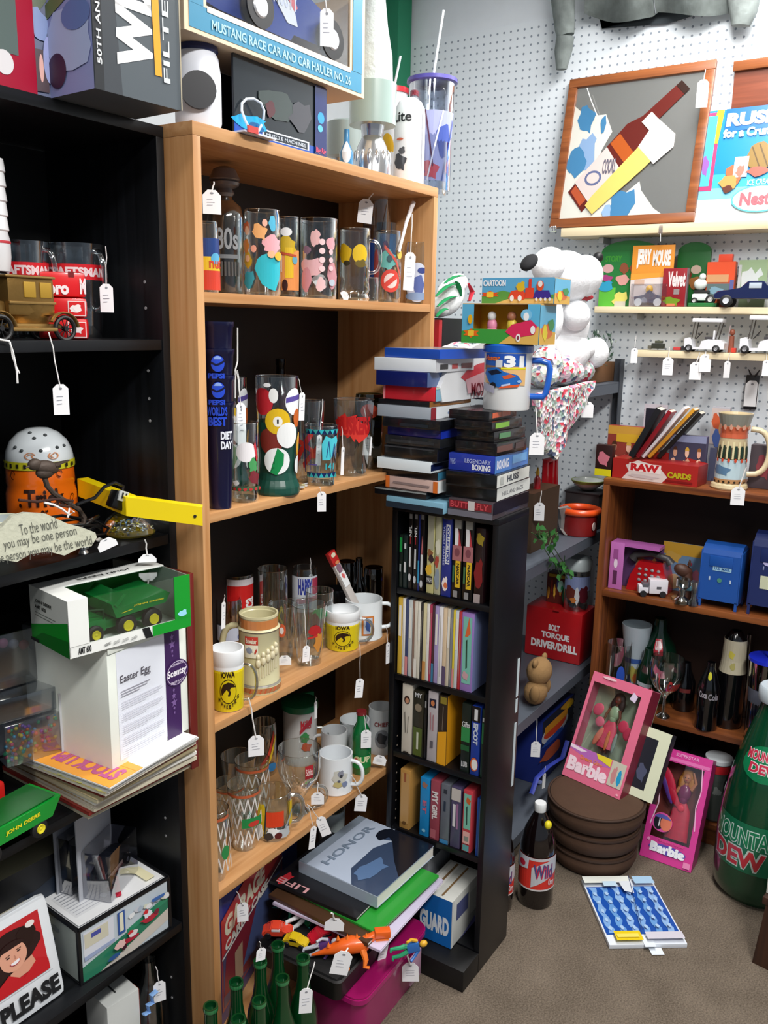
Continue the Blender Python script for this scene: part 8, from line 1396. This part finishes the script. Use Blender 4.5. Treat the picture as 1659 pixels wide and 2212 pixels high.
q=Vector((2.675,bxp(2.675,1472,z1_).y,z1_));t=vessel('glass_candle_holder','small clear glass candle holder at the front of the brown shelf','candle holder',1474,1290,z1_,32,1250,[(0,0),(1,0),(1,.15),(.4,.3),(.5,.6),(.9,.7),(.9,1)],glass('#dfe4e4',.6),loc=q)
q=Vector((2.675,bxp(2.675,1497,z1_).y,z1_));vessel('glass_candle_holder','second tiny glass holder tucked against the blue mailbox','candle holder',1498,1290,z1_,22,1256,[(0,0),(1,0),(1,.15),(.5,.3),(.6,.7),(.9,1)],glass('#dfe4e4',.6),loc=q)
def mailbox(label,u0,u1,vt,colr,X,sh):
    a=bxp(X,u0,z1_);b=bxp(X,u1,z1_);w=a.y-b.y;h=ztop(a,vt)-z1_;t=thing('mailbox_bank',label,'mailbox',Vector((X,(a.y+b.y)/2,z1_)),-PI/2);m_=mat(colr,.35,coat=.3)
    bm=B();prism(bm,[(0,h*.12),(0,h*.84)]+[(.0+.05-.05*math.cos(q),h*.84+h*.16*math.sin(q)) for q in (.5,1.0,PI/2)]+[(.1,h*.9),(.1,h*.12)],-w/2,w/2,M=Matrix(((0,1,0,0),(1,0,0,0),(0,0,1,0),(0,0,0,1))));part(t,'box_shell',bm,m_,sm=False)
    for x in (-w/2,w/2-.008):
        for y in (0,.09):bx(t,'leg',x,x+.008,y,y+.008,0,h*.13,m_)
    bx(t,'side_rim',w/2-.001,w/2+.003,-.002,.1,h*.1,h*.9,m_,.001);bx(t,'side_rim',-w/2-.003,-w/2+.001,-.002,.1,h*.1,h*.9,m_,.001);bx(t,'chute_door',-w*.3,w*.3,-.003,.0,h*.66,h*.82,mat(colr,.3),.001)
    artwork(t,'printed_marks',sh,panel((-w/2,-.0005,h*.12),(w,0,0),(0,0,h*.72)),.35);return t
mailbox('bright blue toy mailbox bank with a white label on the brown shelf',1507,1590,1172,'#1c50a0',2.685,[('r',.3,.66,.78,.76,'#9cc4dc'),('t',.34,.68,.74,.74,'U.S. MAIL','#2c5c9c',0,.04),('l',[(.24,.44),(.24,.52)],.04,'#b8c8dc'),('e',.5,.46,.06,.05,'#4c8a78'),('l',[(.78,.42),(.78,.5)],.04,'#b8c8dc')])
mailbox('dark navy toy mailbox bank at the right edge of the brown shelf',1612,1700,1150,'#1c2a5e',2.69,[('r',.25,.3,.8,.52,'#c9cdb0'),('e',.42,.74,.14,.05,'#b8b4e0'),('l',[(.3,.62),(.3,.68)],.03,'#8c94b8')])
# ---- second shelf: bottles and glasses
z2_=SHF2+.0006
def bc(X,u):p=bxp(X,u,z2_);return Vector((X,p.y,z2_))
vessel('drinking_glass','clear glass with a blue spot at the left of the lower brown shelf','glass',1328,1460,z2_,52,1388,'straight',prn=[('e',.2,.5,.3,.22,'#2c50b0'),('l',[(-.6,.1),(-.6,.9)],.06,'#c9d4cc')],loc=bc(2.72,1330))
vessel('cone_cup','white topped cone cup with blue rim and coloured print behind the clear glass','cup',1362,1450,z2_,62,1348,[(0,0),(.5,0),(.52,.02),(.66,.5),(.68,.55),(1,.98),(1,1)],mat('#a9b8c0',.35),loc=bc(2.79,1364),prn=[('r',-1,.5,1,.58,'#3a5a9c'),('p',blot(0,.3,.5,.16,3),'#a8a050'),('p',blot(.3,.25,.3,.1,4),'#c86a3c'),('p',blot(-.4,.2,.2,.1,5),'#3c5c9c')],half=1.2)
gd=mat('#06291a',.12,coat=.8)
t=vessel('green_bottle','large dark green bottle with a red square badge at the back of the brown shelf','bottle',1412,1470,z2_,84,1335,[(0,0),(.95,0),(1,.03),(1,.5),(.8,.68),(.35,.84),(.3,1)],gd,loc=bc(2.83,1413),prn=[('r',-.3,.6,.3,.78,'#b82c3c'),('t',-.22,.62,.22,.76,'up','#e0c4c8',0,.05)],zr=(.0,1),half=.9)
t=vessel('soda_bottle','green soda bottle with white and red 7up print behind the goblet','bottle',1392,1500,z2_,44,1400,[(0,0),(.95,0),(1,.03),(1,.6),(.5,.85),(.4,1)],gd,loc=bc(2.745,1392),prn=[('p',[(-.9,.55),(.4,.5),(.4,.4),(-.4,.0),(-.8,.0),(-.1,.42),(-.9,.45)],'#b8c0c8'),('e',.4,.3,.3,.12,'#b8242c')],zr=(.1,.75),half=1.1,tags=[(1406,1506,12,40,(1408,1480),('X',2.69),.0,.8)])
t=vessel('glass_goblet','clear footed goblet with red lettering in the middle of the lower brown shelf','goblet',1434,1556,z2_,26,1420,[(0,0),(1.15,0),(1.1,.02),(.3,.08),(.22,.3),(.6,.38),(1.9,.5),(2.7,.66),(2.8,.82),(2.6,1)],glass('#e8eeec',.55),loc=bc(2.69,1432),prn=[('t',.1,.5,.95,.7,'Coors','#a83430',0,.05),('l',[(-.6,.45),(-.5,.8)],.06,'#c8ccd0'),('l',[(-.4,.4),(-.35,.8)],.04,'#b84a4a')],zr=(.0,1),half=1.1,base=False)
bb=mat('#07070a',.12,coat=.8)
vessel('cola_bottle','small black cola bottle with a yellow spot and pale lettering','bottle',1522,1566,z2_,48,1430,[(0,0),(.95,0),(1,.03),(.92,.3),(1,.6),(.6,.82),(.36,.92),(.36,1)],bb,loc=bc(2.69,1523),prn=[('e',0,.82,.25,.06,'#b8b424'),('t',-.8,.5,-.1,.6,'Coca','#a9a4ac',0,.04),('t',0,.48,.9,.58,'Cola','#8c8890',0,.04)],zr=(0,1),half=1.0)
t=vessel('cola_bottle','tall black bottle wrapped with a cream label under its neck','bottle',1568,1560,z2_,56,1362,[(0,0),(.95,0),(1,.03),(1,.55),(.85,.7),(.8,.92),(.4,1)],bb,loc=bc(2.75,1570),bands=[(.58,.92,'#bcb49c')],prn=[('p',blot(-.2,.84,.25,.05,3),'#c4b84c'),('p',blot(0,.72,.2,.04,4),'#a8a060')],zr=(0,.92),half=1.0)
vessel('cola_bottle','short black bottle standing behind the goblet on the brown shelf','bottle',1474,1520,z2_,44,1430,[(0,0),(.95,0),(1,.03),(1,.6),(.5,.85),(.4,1)],bb,loc=bc(2.79,1474),prn=[('r',-.4,.4,.6,.5,'#6c2c2c')],half=1)
vessel('clear_bottle','thin clear bottle with string at the back right of the brown shelf','bottle',1595,1560,z2_,30,1370,[(0,0),(.95,0),(1,.03),(1,.5),(.4,.75),(.35,1)],glass('#8c9094',.5),loc=bc(2.85,1600),tags=[(1598,1430,8,30,(1600,1380),('X',2.8),0,.8)])
t=straw_tumbler('grey tumbler with royal blue lid and straw at the right edge of the brown shelf',1640,1600,z2_,74,1425,'#1c2cb8',[('r',-1,.1,1,.9,'#5c606c'),('p',blot(-.4,.3,.3,.1,3),'#8c2c4c'),('p',blot(-.4,.45,.3,.08,4),'#2c3c7c')],None,loc=bc(2.70,1642),tint='#a8acb4')
hh=t['_h'];tb(t,'straw',[(0,0,hh),(.0,.008,hh+.08)],.003,mat('#8c88a0',.3),8)
# ---- bottom shelf in the shade
z3_=SHF3+.0006
def bc3(X,u):p=bxp(X,u,z3_);return Vector((X,p.y,z3_))
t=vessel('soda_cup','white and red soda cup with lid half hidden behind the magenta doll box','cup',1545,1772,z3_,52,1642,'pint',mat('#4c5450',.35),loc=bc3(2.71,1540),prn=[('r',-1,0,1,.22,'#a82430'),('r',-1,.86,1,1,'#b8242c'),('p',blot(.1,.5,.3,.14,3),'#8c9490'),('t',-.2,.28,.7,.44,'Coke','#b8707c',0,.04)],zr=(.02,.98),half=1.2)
h_,R_=t['_h'],t['_r'];lt(t,'lid',[(R_*.9,h_-.002),(R_*1.08,h_),(R_*1.08,h_+.012),(0,h_+.014)],mat('#c4ccd0',.4),24)
vessel('cola_bottle','black bottle with a red and white square on the bottom brown shelf','bottle',1574,1790,z3_,46,1640,[(0,0),(.95,0),(1,.03),(1,.6),(.5,.85),(.35,1)],bb,loc=bc3(2.70,1577),prn=[('r',-.9,.5,-.2,.68,'#c4c8cc'),('r',-.2,.5,.5,.68,'#b82c3c')],zr=(0,1),half=1)
for i,(u,c_) in enumerate(((1430,'#14161c'),(1478,'#1c1a1e'))):carton('dark_carton',['dark carton in the shade of the bottom brown shelf, left one','dark carton in the shade of the bottom brown shelf, right one'][i],'box',bc3(2.76,u),bc3(2.76,u+40),z3_,.1,.17,c_,front=[('r',.2,.6,.8,.8,'#34363c')])
# ================================================================ things on the pine boards
def wb(X,u,z):p=at_uz(('X',X),u,z);return Vector((X,p.y,z))
# tilted mirror with beer picture
zm=W1+.001;BL=wb(2.835,1189,zm);BR=wb(2.835,1500,zm);TLp=gx(1240,174,2.938)
M_,w,h=frame(BL,BR,TLp);t=thing('beer_mirror','wood framed mirror with a beer bottle and glass picture leaning on the upper pine board','mirror',M=M_)
FRM=wood('#6e3a1c','#9a5a30',0,.35);fw=w*.062
for a in ((0,w,0,fw),(0,w,h-fw,h),(0,fw,fw,h-fw),(w-fw,w,fw,h-fw)):bx(t,'frame_rail',a[0],a[1],-.012,.004,a[2],a[3],FRM,.003)
mm,nt,N,L,b=newmat('mirror_glass');b.inputs['Base Color'].default_value=(.42,.43,.42,1);b.inputs['Metallic'].default_value=.75;b.inputs['Roughness'].default_value=.12
bx(t,'mirror_glass',fw-.001,w-fw+.001,-.003,.003,fw-.001,h-fw+.001,mm)
W2_,S_='#cdcdc4','#3f78a2'
artwork(t,'printed_picture',[('p',[(.06,.1),(.06,.82),(.16,.74),(.3,.74),(.36,.62),(.3,.5),(.3,.3),(.5,.2),(.6,.28),(.62,.22),(.72,.1),(.78,.06),(.06,.06)],W2_),('p',blot(.16,.72,.06,.1,3),S_),('p',blot(.2,.5,.07,.12,4),'#7f9cc0'),('p',blot(.12,.44,.07,.1,5),S_),('p',blot(.29,.68,.02,.06,6),S_),('p',blot(.5,.14,.1,.1,7),S_),('p',blot(.4,.09,.03,.05,8),'#8aa8c8'),
   ('p',[(.1,.24),(.22,.1),(.58,.5),(.62,.62),(.85,.84),(.79,.9),(.56,.7),(.46,.66),(.3,.48)],'#5c1c16'),('p',[(.12,.24),(.2,.14),(.24,.18),(.15,.28)],'#a84c2c'),('p',[(.36,.54),(.48,.4),(.54,.46),(.42,.6)],'#a8501c'),('p',[(.79,.9),(.85,.84),(.82,.81),(.76,.87)],'#2c1812'),
   ('p',[(.14,.3),(.26,.16),(.46,.36),(.34,.52)],'#c9bcb8'),('e',.27,.32,.06,.05,'#5c6488'),('e',.27,.32,.045,.035,'#c9bcb8'),('t',.33,.34,.42,.44,'COORS','#5c5868',0,.03),('p',[(.56,.66),(.64,.58),(.7,.64),(.62,.72)],'#d8ccc4'),
   ('p',[(.3,.08),(.36,.14),(.68,.42),(.6,.56),(.52,.44),(.26,.16)],'#e2c466'),('p',[(.3,.08),(.62,.36),(.68,.42),(.6,.54),(.28,.2),(.24,.14)],'#d8bc64'),('p',[(.56,.5),(.68,.38),(.8,.48),(.8,.56),(.66,.68),(.62,.6)],'#cfc8c6')],panel((0,-.0032,0),(w,0,0),(0,0,h)),.3)
tag(t,1520,172,24,56,(1524,150),('X',2.84),yaw=.1,lines=False);tag(t,1290,1,1,1,None,('X',2.84)) if False else None
tb(t,'hanging_string',[TF[t].inverted() @ p for p in (gx(1268,190,2.90),gx(1276,215,2.89),gx(1290,250,2.88))],.0016,STR(),6)
# brown board and poster
t=thing('framed_board','reddish brown framed wood panel behind the poster at the upper right','panel',wb(2.925,1556,zm)+Vector((0,0,0)),-PI/2);hP=ztop(wb(2.925,1556,zm),140)-zm
bx(t,'board',0,.55,0,.012,0,hP,wood('#6c3420','#8a4830',0,.35));bx(t,'top_rail',-.004,.56,-.01,.014,hP-.02,hP+.008,FRM,.003)
BL=wb(2.84,1500,zm);BR=wb(2.84,1900,zm);TLp=gx(1541,240,2.905);M_,w,h=frame(BL,BR,TLp)
t=thing('ice_cream_poster','bright blue ice cream poster lettered RUSH for a Crunch beside the mirror','poster',M=M_);bx(t,'poster_board',0,w,0,.003,0,h,mat('#18a0dc',.35))
artwork(t,'printed_poster',[('r',0,0,1,1,'#0e84c6'),('r',0,0,1,.12,'#f0f4f4'),('r',0,.12,1,.2,'#cfe8f2'),('r',0,.2,1,.3,'#7cc8ea'),('r',0,.3,1,.42,'#3cb0e4'),('r',.1,.8,1,1,'#1064ac'),('r',0,.28,.075,.98,'#d83a6c'),('p',[(.0,.7),(.075,.7),(.09,1),(.05,1)],'#e8b02c'),('r',0,.32,.055,.95,'#4ab4e0'),('p',blot(.02,.5,.02,.1,3),'#8c5aa8'),
   ('t',.11,.84,.42,.96,'RUSH','#e8f0f8',0,.06),('t',.1,.74,.42,.82,'for a Crunch','#e4eef6',0,.05),('p',blot(.32,.55,.08,.13,5),'#8a6c30'),('l',[(.28,.64),(.34,.44)],.008,'#5c4418'),('l',[(.32,.66),(.38,.46)],.008,'#5c4418'),('p',blot(.2,.42,.05,.1,6),'#a8643c'),('r',.19,.38,.27,.56,'#e6e0e4'),('p',blot(.23,.44,.025,.05,7),'#b87464'),('p',blot(.17,.34,.05,.06,8),'#c8904c'),('p',blot(.17,.28,.03,.03,9),'#5c2c1c'),('p',blot(.33,.42,.06,.04,10),'#b05a4c'),
   ('e',.36,.18,.16,.12,'#5cc0d8'),('e',.36,.18,.15,.108,'#eef2f2'),('t',.25,.12,.48,.24,'Nestle','#d8626c',0,.05),('t',.28,.3,.42,.35,'ICE CREAM','#bfe0f0')],panel((0,-.0002,0),(w,0,0),(0,0,h)),.3)
# hook and clips
q=gx(1196,492,2.82);t=thing('metal_clip','shiny metal clip at the left end of the upper pine board','clip',q,-PI/2); 
for k in range(3):tb(t,'wire_loop',[(-.008+.007*k+.004*math.cos(a_),-.002*k,.008*math.sin(a_)-.004) for a_ in [i*.7 for i in range(9)]],.0022,mat('#e8ecf0',.12,.9),6)
q=gx(1428,496,2.818);t=thing('string_clip','small clear clip with string on the upper pine board edge','clip',q,-PI/2);bx(t,'clip_body',-.006,.006,-.004,0,-.012,.012,glass('#e8e8f0',.6),.001);tb(t,'string',[(0,-.004,-.012),(.002,-.005,-.035)],.0012,STR(),5)
# toys on middle board
zw=W2+.001
def wp(name,label,cat,X,u0,u1,vt,colr,sh,dp=.015,z=None,rx=0):
    z=zw if z is None else z;return carton(name,label,cat,wb(X,u0,z),wb(X,u1,z),z,dp,('v',vt),colr,front=sh,rx=rx)
t=wp('story_display','green curved display card with little cartoon people on the middle pine board','display card',2.88,1292,1412,545,'#17702c',[('r',0,0,1,1,'#1c7a34'),('r',0,0,.3,.35,'#5cb83c'),('t',.08,.82,.38,.93,'STORY','#3c9c2c',0,.04),('e',.14,.7,.1,.08,'#d8a8a8'),('p',blot(.14,.52,.1,.07,3),'#a83c7c'),('p',blot(.13,.38,.14,.1,4),'#2c9cc4'),('p',blot(.42,.7,.08,.1,5),'#8c4a2c'),('p',blot(.42,.5,.12,.1,6),'#d89c94'),('p',blot(.4,.15,.14,.14,7),'#d8d06c'),('r',.3,0,.5,.1,'#c4c0b4'),('p',blot(.62,.7,.08,.12,8),'#a8501c')])
bm=B();w,h=t['_w'],t['_h'];prism(bm,[(w*(.5-.5*math.cos(PI*k/14))-w/2,h-.0005+.035*math.sin(PI*k/14)) for k in range(15)],0,.015);part(t,'arched_top',bm,mat('#17702c',.4),sm=False)
t=wp('story_display','second green curved display card right of the orange carded toy','display card',2.885,1455,1525,545,'#145c24',[('p',blot(.3,.6,.15,.12,5),'#6c2c1c'),('e',.6,.68,.16,.08,'#b8a090'),('p',blot(.6,.45,.2,.12,6),'#8c5a2c')])
bm=B();w,h=t['_w'],t['_h'];prism(bm,[(w*(.5-.5*math.cos(PI*k/12))-w/2,h-.0005+.03*math.sin(PI*k/12)) for k in range(13)],0,.015);part(t,'arched_top',bm,mat('#145c24',.4),sm=False)
t=wp('carded_toy','orange carded toy car pack with tall white lettering on the middle pine board','toy car',2.855,1358,1448,531,'#e0902c',[('r',0,0,1,.48,'#d8ccc8'),('p',[(0,.44),(1,.5),(1,.56),(0,.54)],'#e89a34'),('t',.12,.62,.46,.94,'JERRY','#f0ece8',0,.06),('t',.5,.66,.92,.92,'MOUSE','#ece6e0',0,.06),('r',.1,.36,.34,.44,'#c8a894')],.004)
w,h=t['_w'],t['_h'];bm=B();prism(bm,[(-w*.32,.012),(w*.36,.012),(w*.36,.03),(w*.14,.038),(w*.02,.052),(-w*.1,.036),(-w*.34,.03)],-.022,-.004);part(t,'toy_car_body',bm,mat('#6c6c7c',.3,coat=.4),sm=False);bm=B();blob(bm,(w*.0,-.014,.052),.012,.008,.014);part(t,'toy_driver',bm,mat('#d8a83c',.4))
for x in (-w*.22,w*.24):lt(t,'wheel',[(0,0),(.012,0),(.012,.006),(0,.006)],mat('#c9ccd4',.3,.5),18,M=tm((x,-.022,.013),rx=PI/2))
bx(t,'clear_blister',-w*.42,w*.44,-.026,-.0005,.001,.07,glass('#f0f0f4',.3),.003)
t=wp('velvet_tin','dark red flat tin lettered Velvet leaning on the middle pine board','tin',2.832,1427,1478,580,'#8c1420',[('t',.22,.52,.96,.92,'Velvet','#e8d4d4',15 if False else 0,.05),('r',.5,.32,.74,.46,'#8c8080'),('p',blot(.45,.14,.35,.12,3),'#6c8c1c'),('r',.25,.02,.6,.08,'#c87050')],.014)
bx(t,'tin_side',t['_w']/2,t['_w']/2+.004,.0,.014,0,t['_h'],mat('#8a7c84',.3,.5))
q=wb(2.85,1513,zw);t=thing('tractor_toy','small white and green riding tractor toy beside the red tin','toy tractor',q,-PI/2);k_=1.0;gm2=mat('#1c6a34',.35,coat=.3)
bx(t,'base_plate',-.035,.05,-.012,.04,0,.012,gm2,.002);bx(t,'white_hood',-.03,.018,0,.03,.018,.04,mat('#dfe6e4',.35),.006);bx(t,'dark_engine',-.026,.02,.004,.028,.04,.05,mat('#1c1c1c',.5),.002);bm=B();blob(bm,(-.01,.015,.068),.02,.014,.018);blob(bm,(-.004,.012,.09),.01,.01,.011);part(t,'rider_figure',bm,mat('#dfe8e4',.6));wheel(t,.028,0,.022,.015,.008,'#b8b8b8');wheel(t,-.02,0,.018,.01,.008,'#b8b8b8')
t=wp('toy_carton','orange and grey windowed toy carton behind the navy pickup truck','box',2.87,1520,1580,566,'#c8502c',[('r',0,.55,1,1,'#e0522c'),('r',.02,.55,.8,.72,'#cf9a6c'),('r',.05,.2,.85,.52,'#5c7070'),('p',blot(.4,.36,.25,.1,3),'#7ca0b0'),('r',.86,0,1,.6,'#5c6098')],.03)
bx(t,'orange_tab',-.01,.03,0,.02,t['_h'],t['_h']+.022,mat('#e04a2c',.4),.001)
t=wp('lily_carton','pale green carton with a white splash behind the navy truck at right','box',2.89,1588,1650,562,'#a8b8a0',[('r',0,0,1,1,'#9cb48c'),('p',blot(.5,.5,.35,.35,4,18,.4),'#d8dedc'),('r',.0,.0,.1,.9,'#c4c8c8')],.01)
a=wb(2.84,1543,zw);b=wb(2.84,1760,zw);L_=a.y-b.y
t=thing('toy_pickup','navy blue toy pickup truck with chrome wheels on the middle pine board','toy truck',Vector((2.84,(a.y+b.y)/2,zw)),-PI/2);NB=mat('#131f4c',.2,coat=.7);hT=.075
bm=B();prism(bm,[(-L_/2,.022),(L_/2,.022),(L_/2,.048),(.02,.05),(.0,.074),(-L_*.16,.074),(-L_*.22,.052),(-L_*.46,.046),(-L_/2,.036)],-.03,.03);bmesh.ops.bevel(bm,geom=bm.edges[:],offset=.003,segments=1,affect='EDGES');part(t,'truck_body',bm,NB)
bx(t,'side_window',-L_*.14,-.004,-.0312,.0312,.053,.069,mat('#b8c4d0',.15),.001)
for x in (-L_*.36,L_*.34):
    for y in (-.028,.028):wheel(t,x,y,.017,.0175,.012,'#d0d4dc')
# lower board: golf carts etc
zg=W3+.001
def golf_cart(label,u0,u1,grp=None):
    a=wb(2.835,u0,zg);b=wb(2.835,u1,zg);L_=a.y-b.y;k=L_/.11;t=thing('golf_cart',label,'toy golf cart',Vector((2.835,(a.y+b.y)/2,zg)),-PI/2);WTT=mat('#e8e9ee',.3,coat=.4)
    def p_(pts):return [(x*k,z*k) for x,z in pts]
    bm=B();prism(bm,p_([(-.055,.012),(-.036,.006),(.055,.008),(.056,.026),(.044,.034),(.01,.036),(-.008,.03),(-.012,.014),(-.032,.013),(-.036,.034),(-.044,.04),(-.056,.036)]),-.022*k,.022*k);part(t,'cart_body',bm,WTT,sm=False)
    bx(t,'roof',-.038*k,.046*k,-.024*k,.024*k,.083*k,.094*k,WTT,.003)
    for x0,x1 in ((-.036,-.03),(.03,.04)):
        for y in (-.02,.02):tb(t,'roof_post',[(x0*k,y*k,.036*k),(x1*k,y*k,.084*k)],.0018,mat('#4c4844',.4),6)
    bx(t,'seat',.0*k,.022*k,-.018*k,.018*k,.036*k,.043*k,mat('#3c3a3c',.6),.002);bx(t,'seat_back',.022*k,.027*k,-.018*k,.018*k,.036*k,.06*k,WTT,.001);tb(t,'steering_post',[(-.028*k,0,.036*k),(-.012*k,0,.056*k)],.0016,mat('#2c2c2c',.5),6)
    for x in (-.042,.034):
        for y in (-.021,.021):wheel(t,x*k,y*k,.0095*k,.0105*k,.008*k,'#8c8c90')
    return t
g_a=golf_cart('white toy golf cart in the middle of the lower pine board',1481,1566);tag(g_a,1504,782,24,38,(1512,762),('X',2.812),yaw=.1,lines=False);tag(g_a,1525,765,24,38,(1524,758),('X',2.816),yaw=.2,lines=False)
g_b=golf_cart('white toy golf cart cut by the right picture edge on the lower pine board',1600,1700);tag(g_b,1656,778,14,34,(1656,764),('X',2.812),yaw=.2,lines=False)
q=wb(2.85,1420,zg);t=thing('toy_jeep','tiny dark green toy wagon at the left of the lower pine board','toy car',q,-PI/2);bx(t,'toy_body',-.018,.02,-.01,.012,.005,.022,mat('#2c3028',.4),.002);bx(t,'cab_top',-.008,.014,-.009,.011,.0225,.03,mat('#4c5040',.4),.002);bx(t,'nose',-.03,-.018,-.008,.01,.004,.014,mat('#5c5a50',.4),.002);tag(t,1444,772,22,38,(1446,750),('X',2.812),yaw=.1)
q=wb(2.85,1463,zg);t=thing('toy_kart','tiny red toy car just left of the first golf cart','toy car',q,-PI/2);bx(t,'toy_body',-.012,.012,-.008,.01,.002,.012,mat('#b83a3c',.4),.003);bx(t,'dark_tail',.012,.026,-.008,.01,.002,.016,mat('#2c2c34',.4),.003)
q=wb(2.85,1578,zg);t=thing('cowboy_figure','small red and brown figure standing between the two golf carts','figurine',q,-PI/2);bm=B();tube(bm,[(0,0,0),(0,0,.05)],[.009,.007],10);blob(bm,(0,0,.06),.008,.008,.01);part(t,'figure_body',bm,mat('#8c4a34',.5));tb(t,'pole',[(-.012,0,0),(-.008,0,.08)],.0018,mat('#b8a8a8',.4),6);bx(t,'red_base',-.004,.016,-.008,.008,0,.014,mat('#c83a2c',.4),.002);tag(t,1572,780,15,36,(1577,762),('X',2.812),yaw=.6,lines=False)
# items hanging on the pegboard
q=gx(1629,800,2.935);t=thing('bottle_opener','black framed opener with a white tag hanging on the pegboard at right','opener',q,-PI/2);s_=m_px(q,1)
bx(t,'black_plate',-14*s_,13*s_,-.006,0,-84*s_,-10*s_,mat('#15151a',.4),.002);tb(t,'left_horn',[(-3*s_,-.004,-14*s_),(-11*s_,-.004,2*s_)],[.004,.001],mat('#1c1a20',.4),8);tb(t,'right_horn',[(3*s_,-.004,-14*s_),(12*s_,-.004,2*s_)],[.004,.001],mat('#1c1a20',.4),8)
tag(t,1626,822,27,56,None,('X',2.925),yaw=.1,lines=False)
# camouflage jacket hanging high
CM=mat('#7a8280',.95,var=.6,scale=24,bump=.9)
t=thing('camouflage_jacket','grey camouflage jacket hanging high on the pegboard, only its hem and cuffs showing','jacket',gx(1400,-60,2.9));Mi=TF[t].inverted()
def slv(pts,rs,nm,X=2.90):return tb(t,nm,[Mi @ gx(u,v,X) for u,v in pts],[m_px(gx(u,v,X),r) for (u,v),r in zip(pts,rs)],CM,14,flat=.7)
slv([(1214,-80),(1216,0),(1220,60),(1222,78)],[30,26,22,19],'left_sleeve');slv([(1221,80),(1217,110),(1213,150)],[20,20,12],'left_cuff')
slv([(1606,-80),(1608,-10),(1606,30),(1600,56)],[40,36,28,20],'right_sleeve')
bm=B();n_=26;rows=[]
for v in (-110,-60,-10,1):
    row=[]
    for k in range(n_+1):
        f=k/n_;u=1262+f*320;vv=v if v <0 else v+(20+14*math.sin(f*PI)+6*math.sin(f*9)+(14 if f <.5 else -6)*(1-abs(2*f-.4)))
        row.append(bm.verts.new(Mi @ gx(u,vv,2.875+.018*math.sin(f*15)+(.02 if v >0 else 0))))
    rows.append(row)
for a,b in zip(rows,rows[1:]):
    for j in range(n_):bm.faces.new((a[j],a[j+1],b[j+1],b[j]))
r_=bmesh.ops.solidify(bm,geom=bm.faces[:],thickness=.008);o=part(t,'jacket_front',bm,CM)
bm=B();pts_=[Mi @ gx(u,v,2.935) for u,v in ((1290,20),(1560,-10),(1560,15),(1440,52),(1300,62))];vs=[bm.verts.new(p) for p in pts_];f=bm.faces.new(vs);bmesh.ops.solidify(bm,geom=[f],thickness=.004);part(t,'dark_lining',bm,mat('#3c4348',.9),sm=False)
tb(t,'zip_line',[Mi @ gx(u,v,2.862) for u,v in ((1410,-60),(1412,0),(1416,30))],.002,mat('#3a4044',.6),6)
# ================================================================ shared group phrases for repeats
def zone(o):
    p=o.matrix_world.translation if o.type =='EMPTY' else o.location
    p=TF[o].translation if o in TF else p
    if p.x >2.6 and p.y <.93:return 'on the pine boards' if p.z >1.5 else 'on the brown bookcase'
    if p.y >.94 and p.x >1.95:return 'on the grey metal shelving'
    if p.y >1.115 and XA <p.x <XB:return 'on the oak bookcase'
    if p.x <= XA and p.y >1.0:return 'on the black bookcase'
    if p.x >1.6 and p.y >.8:return 'in and on the media tower'
    return 'on the floor in front of the shelves' if p.z <.1 else 'in the black tray'
roots={}
for o in list(COL.objects):
    if o.parent is None and 'category' in o and 'group' not in o:roots.setdefault((o.name.split('.')[0],zone(o)),[]).append(o)
for (n,z),os_ in roots.items():
    if len(os_)>1 and n not in ('toy','box'):
        w_=n.replace('_',' ');pl_=w_+('es' if w_[-1] in 'sxh' else 's')
        for o in os_:o['group']=pl_+' '+z
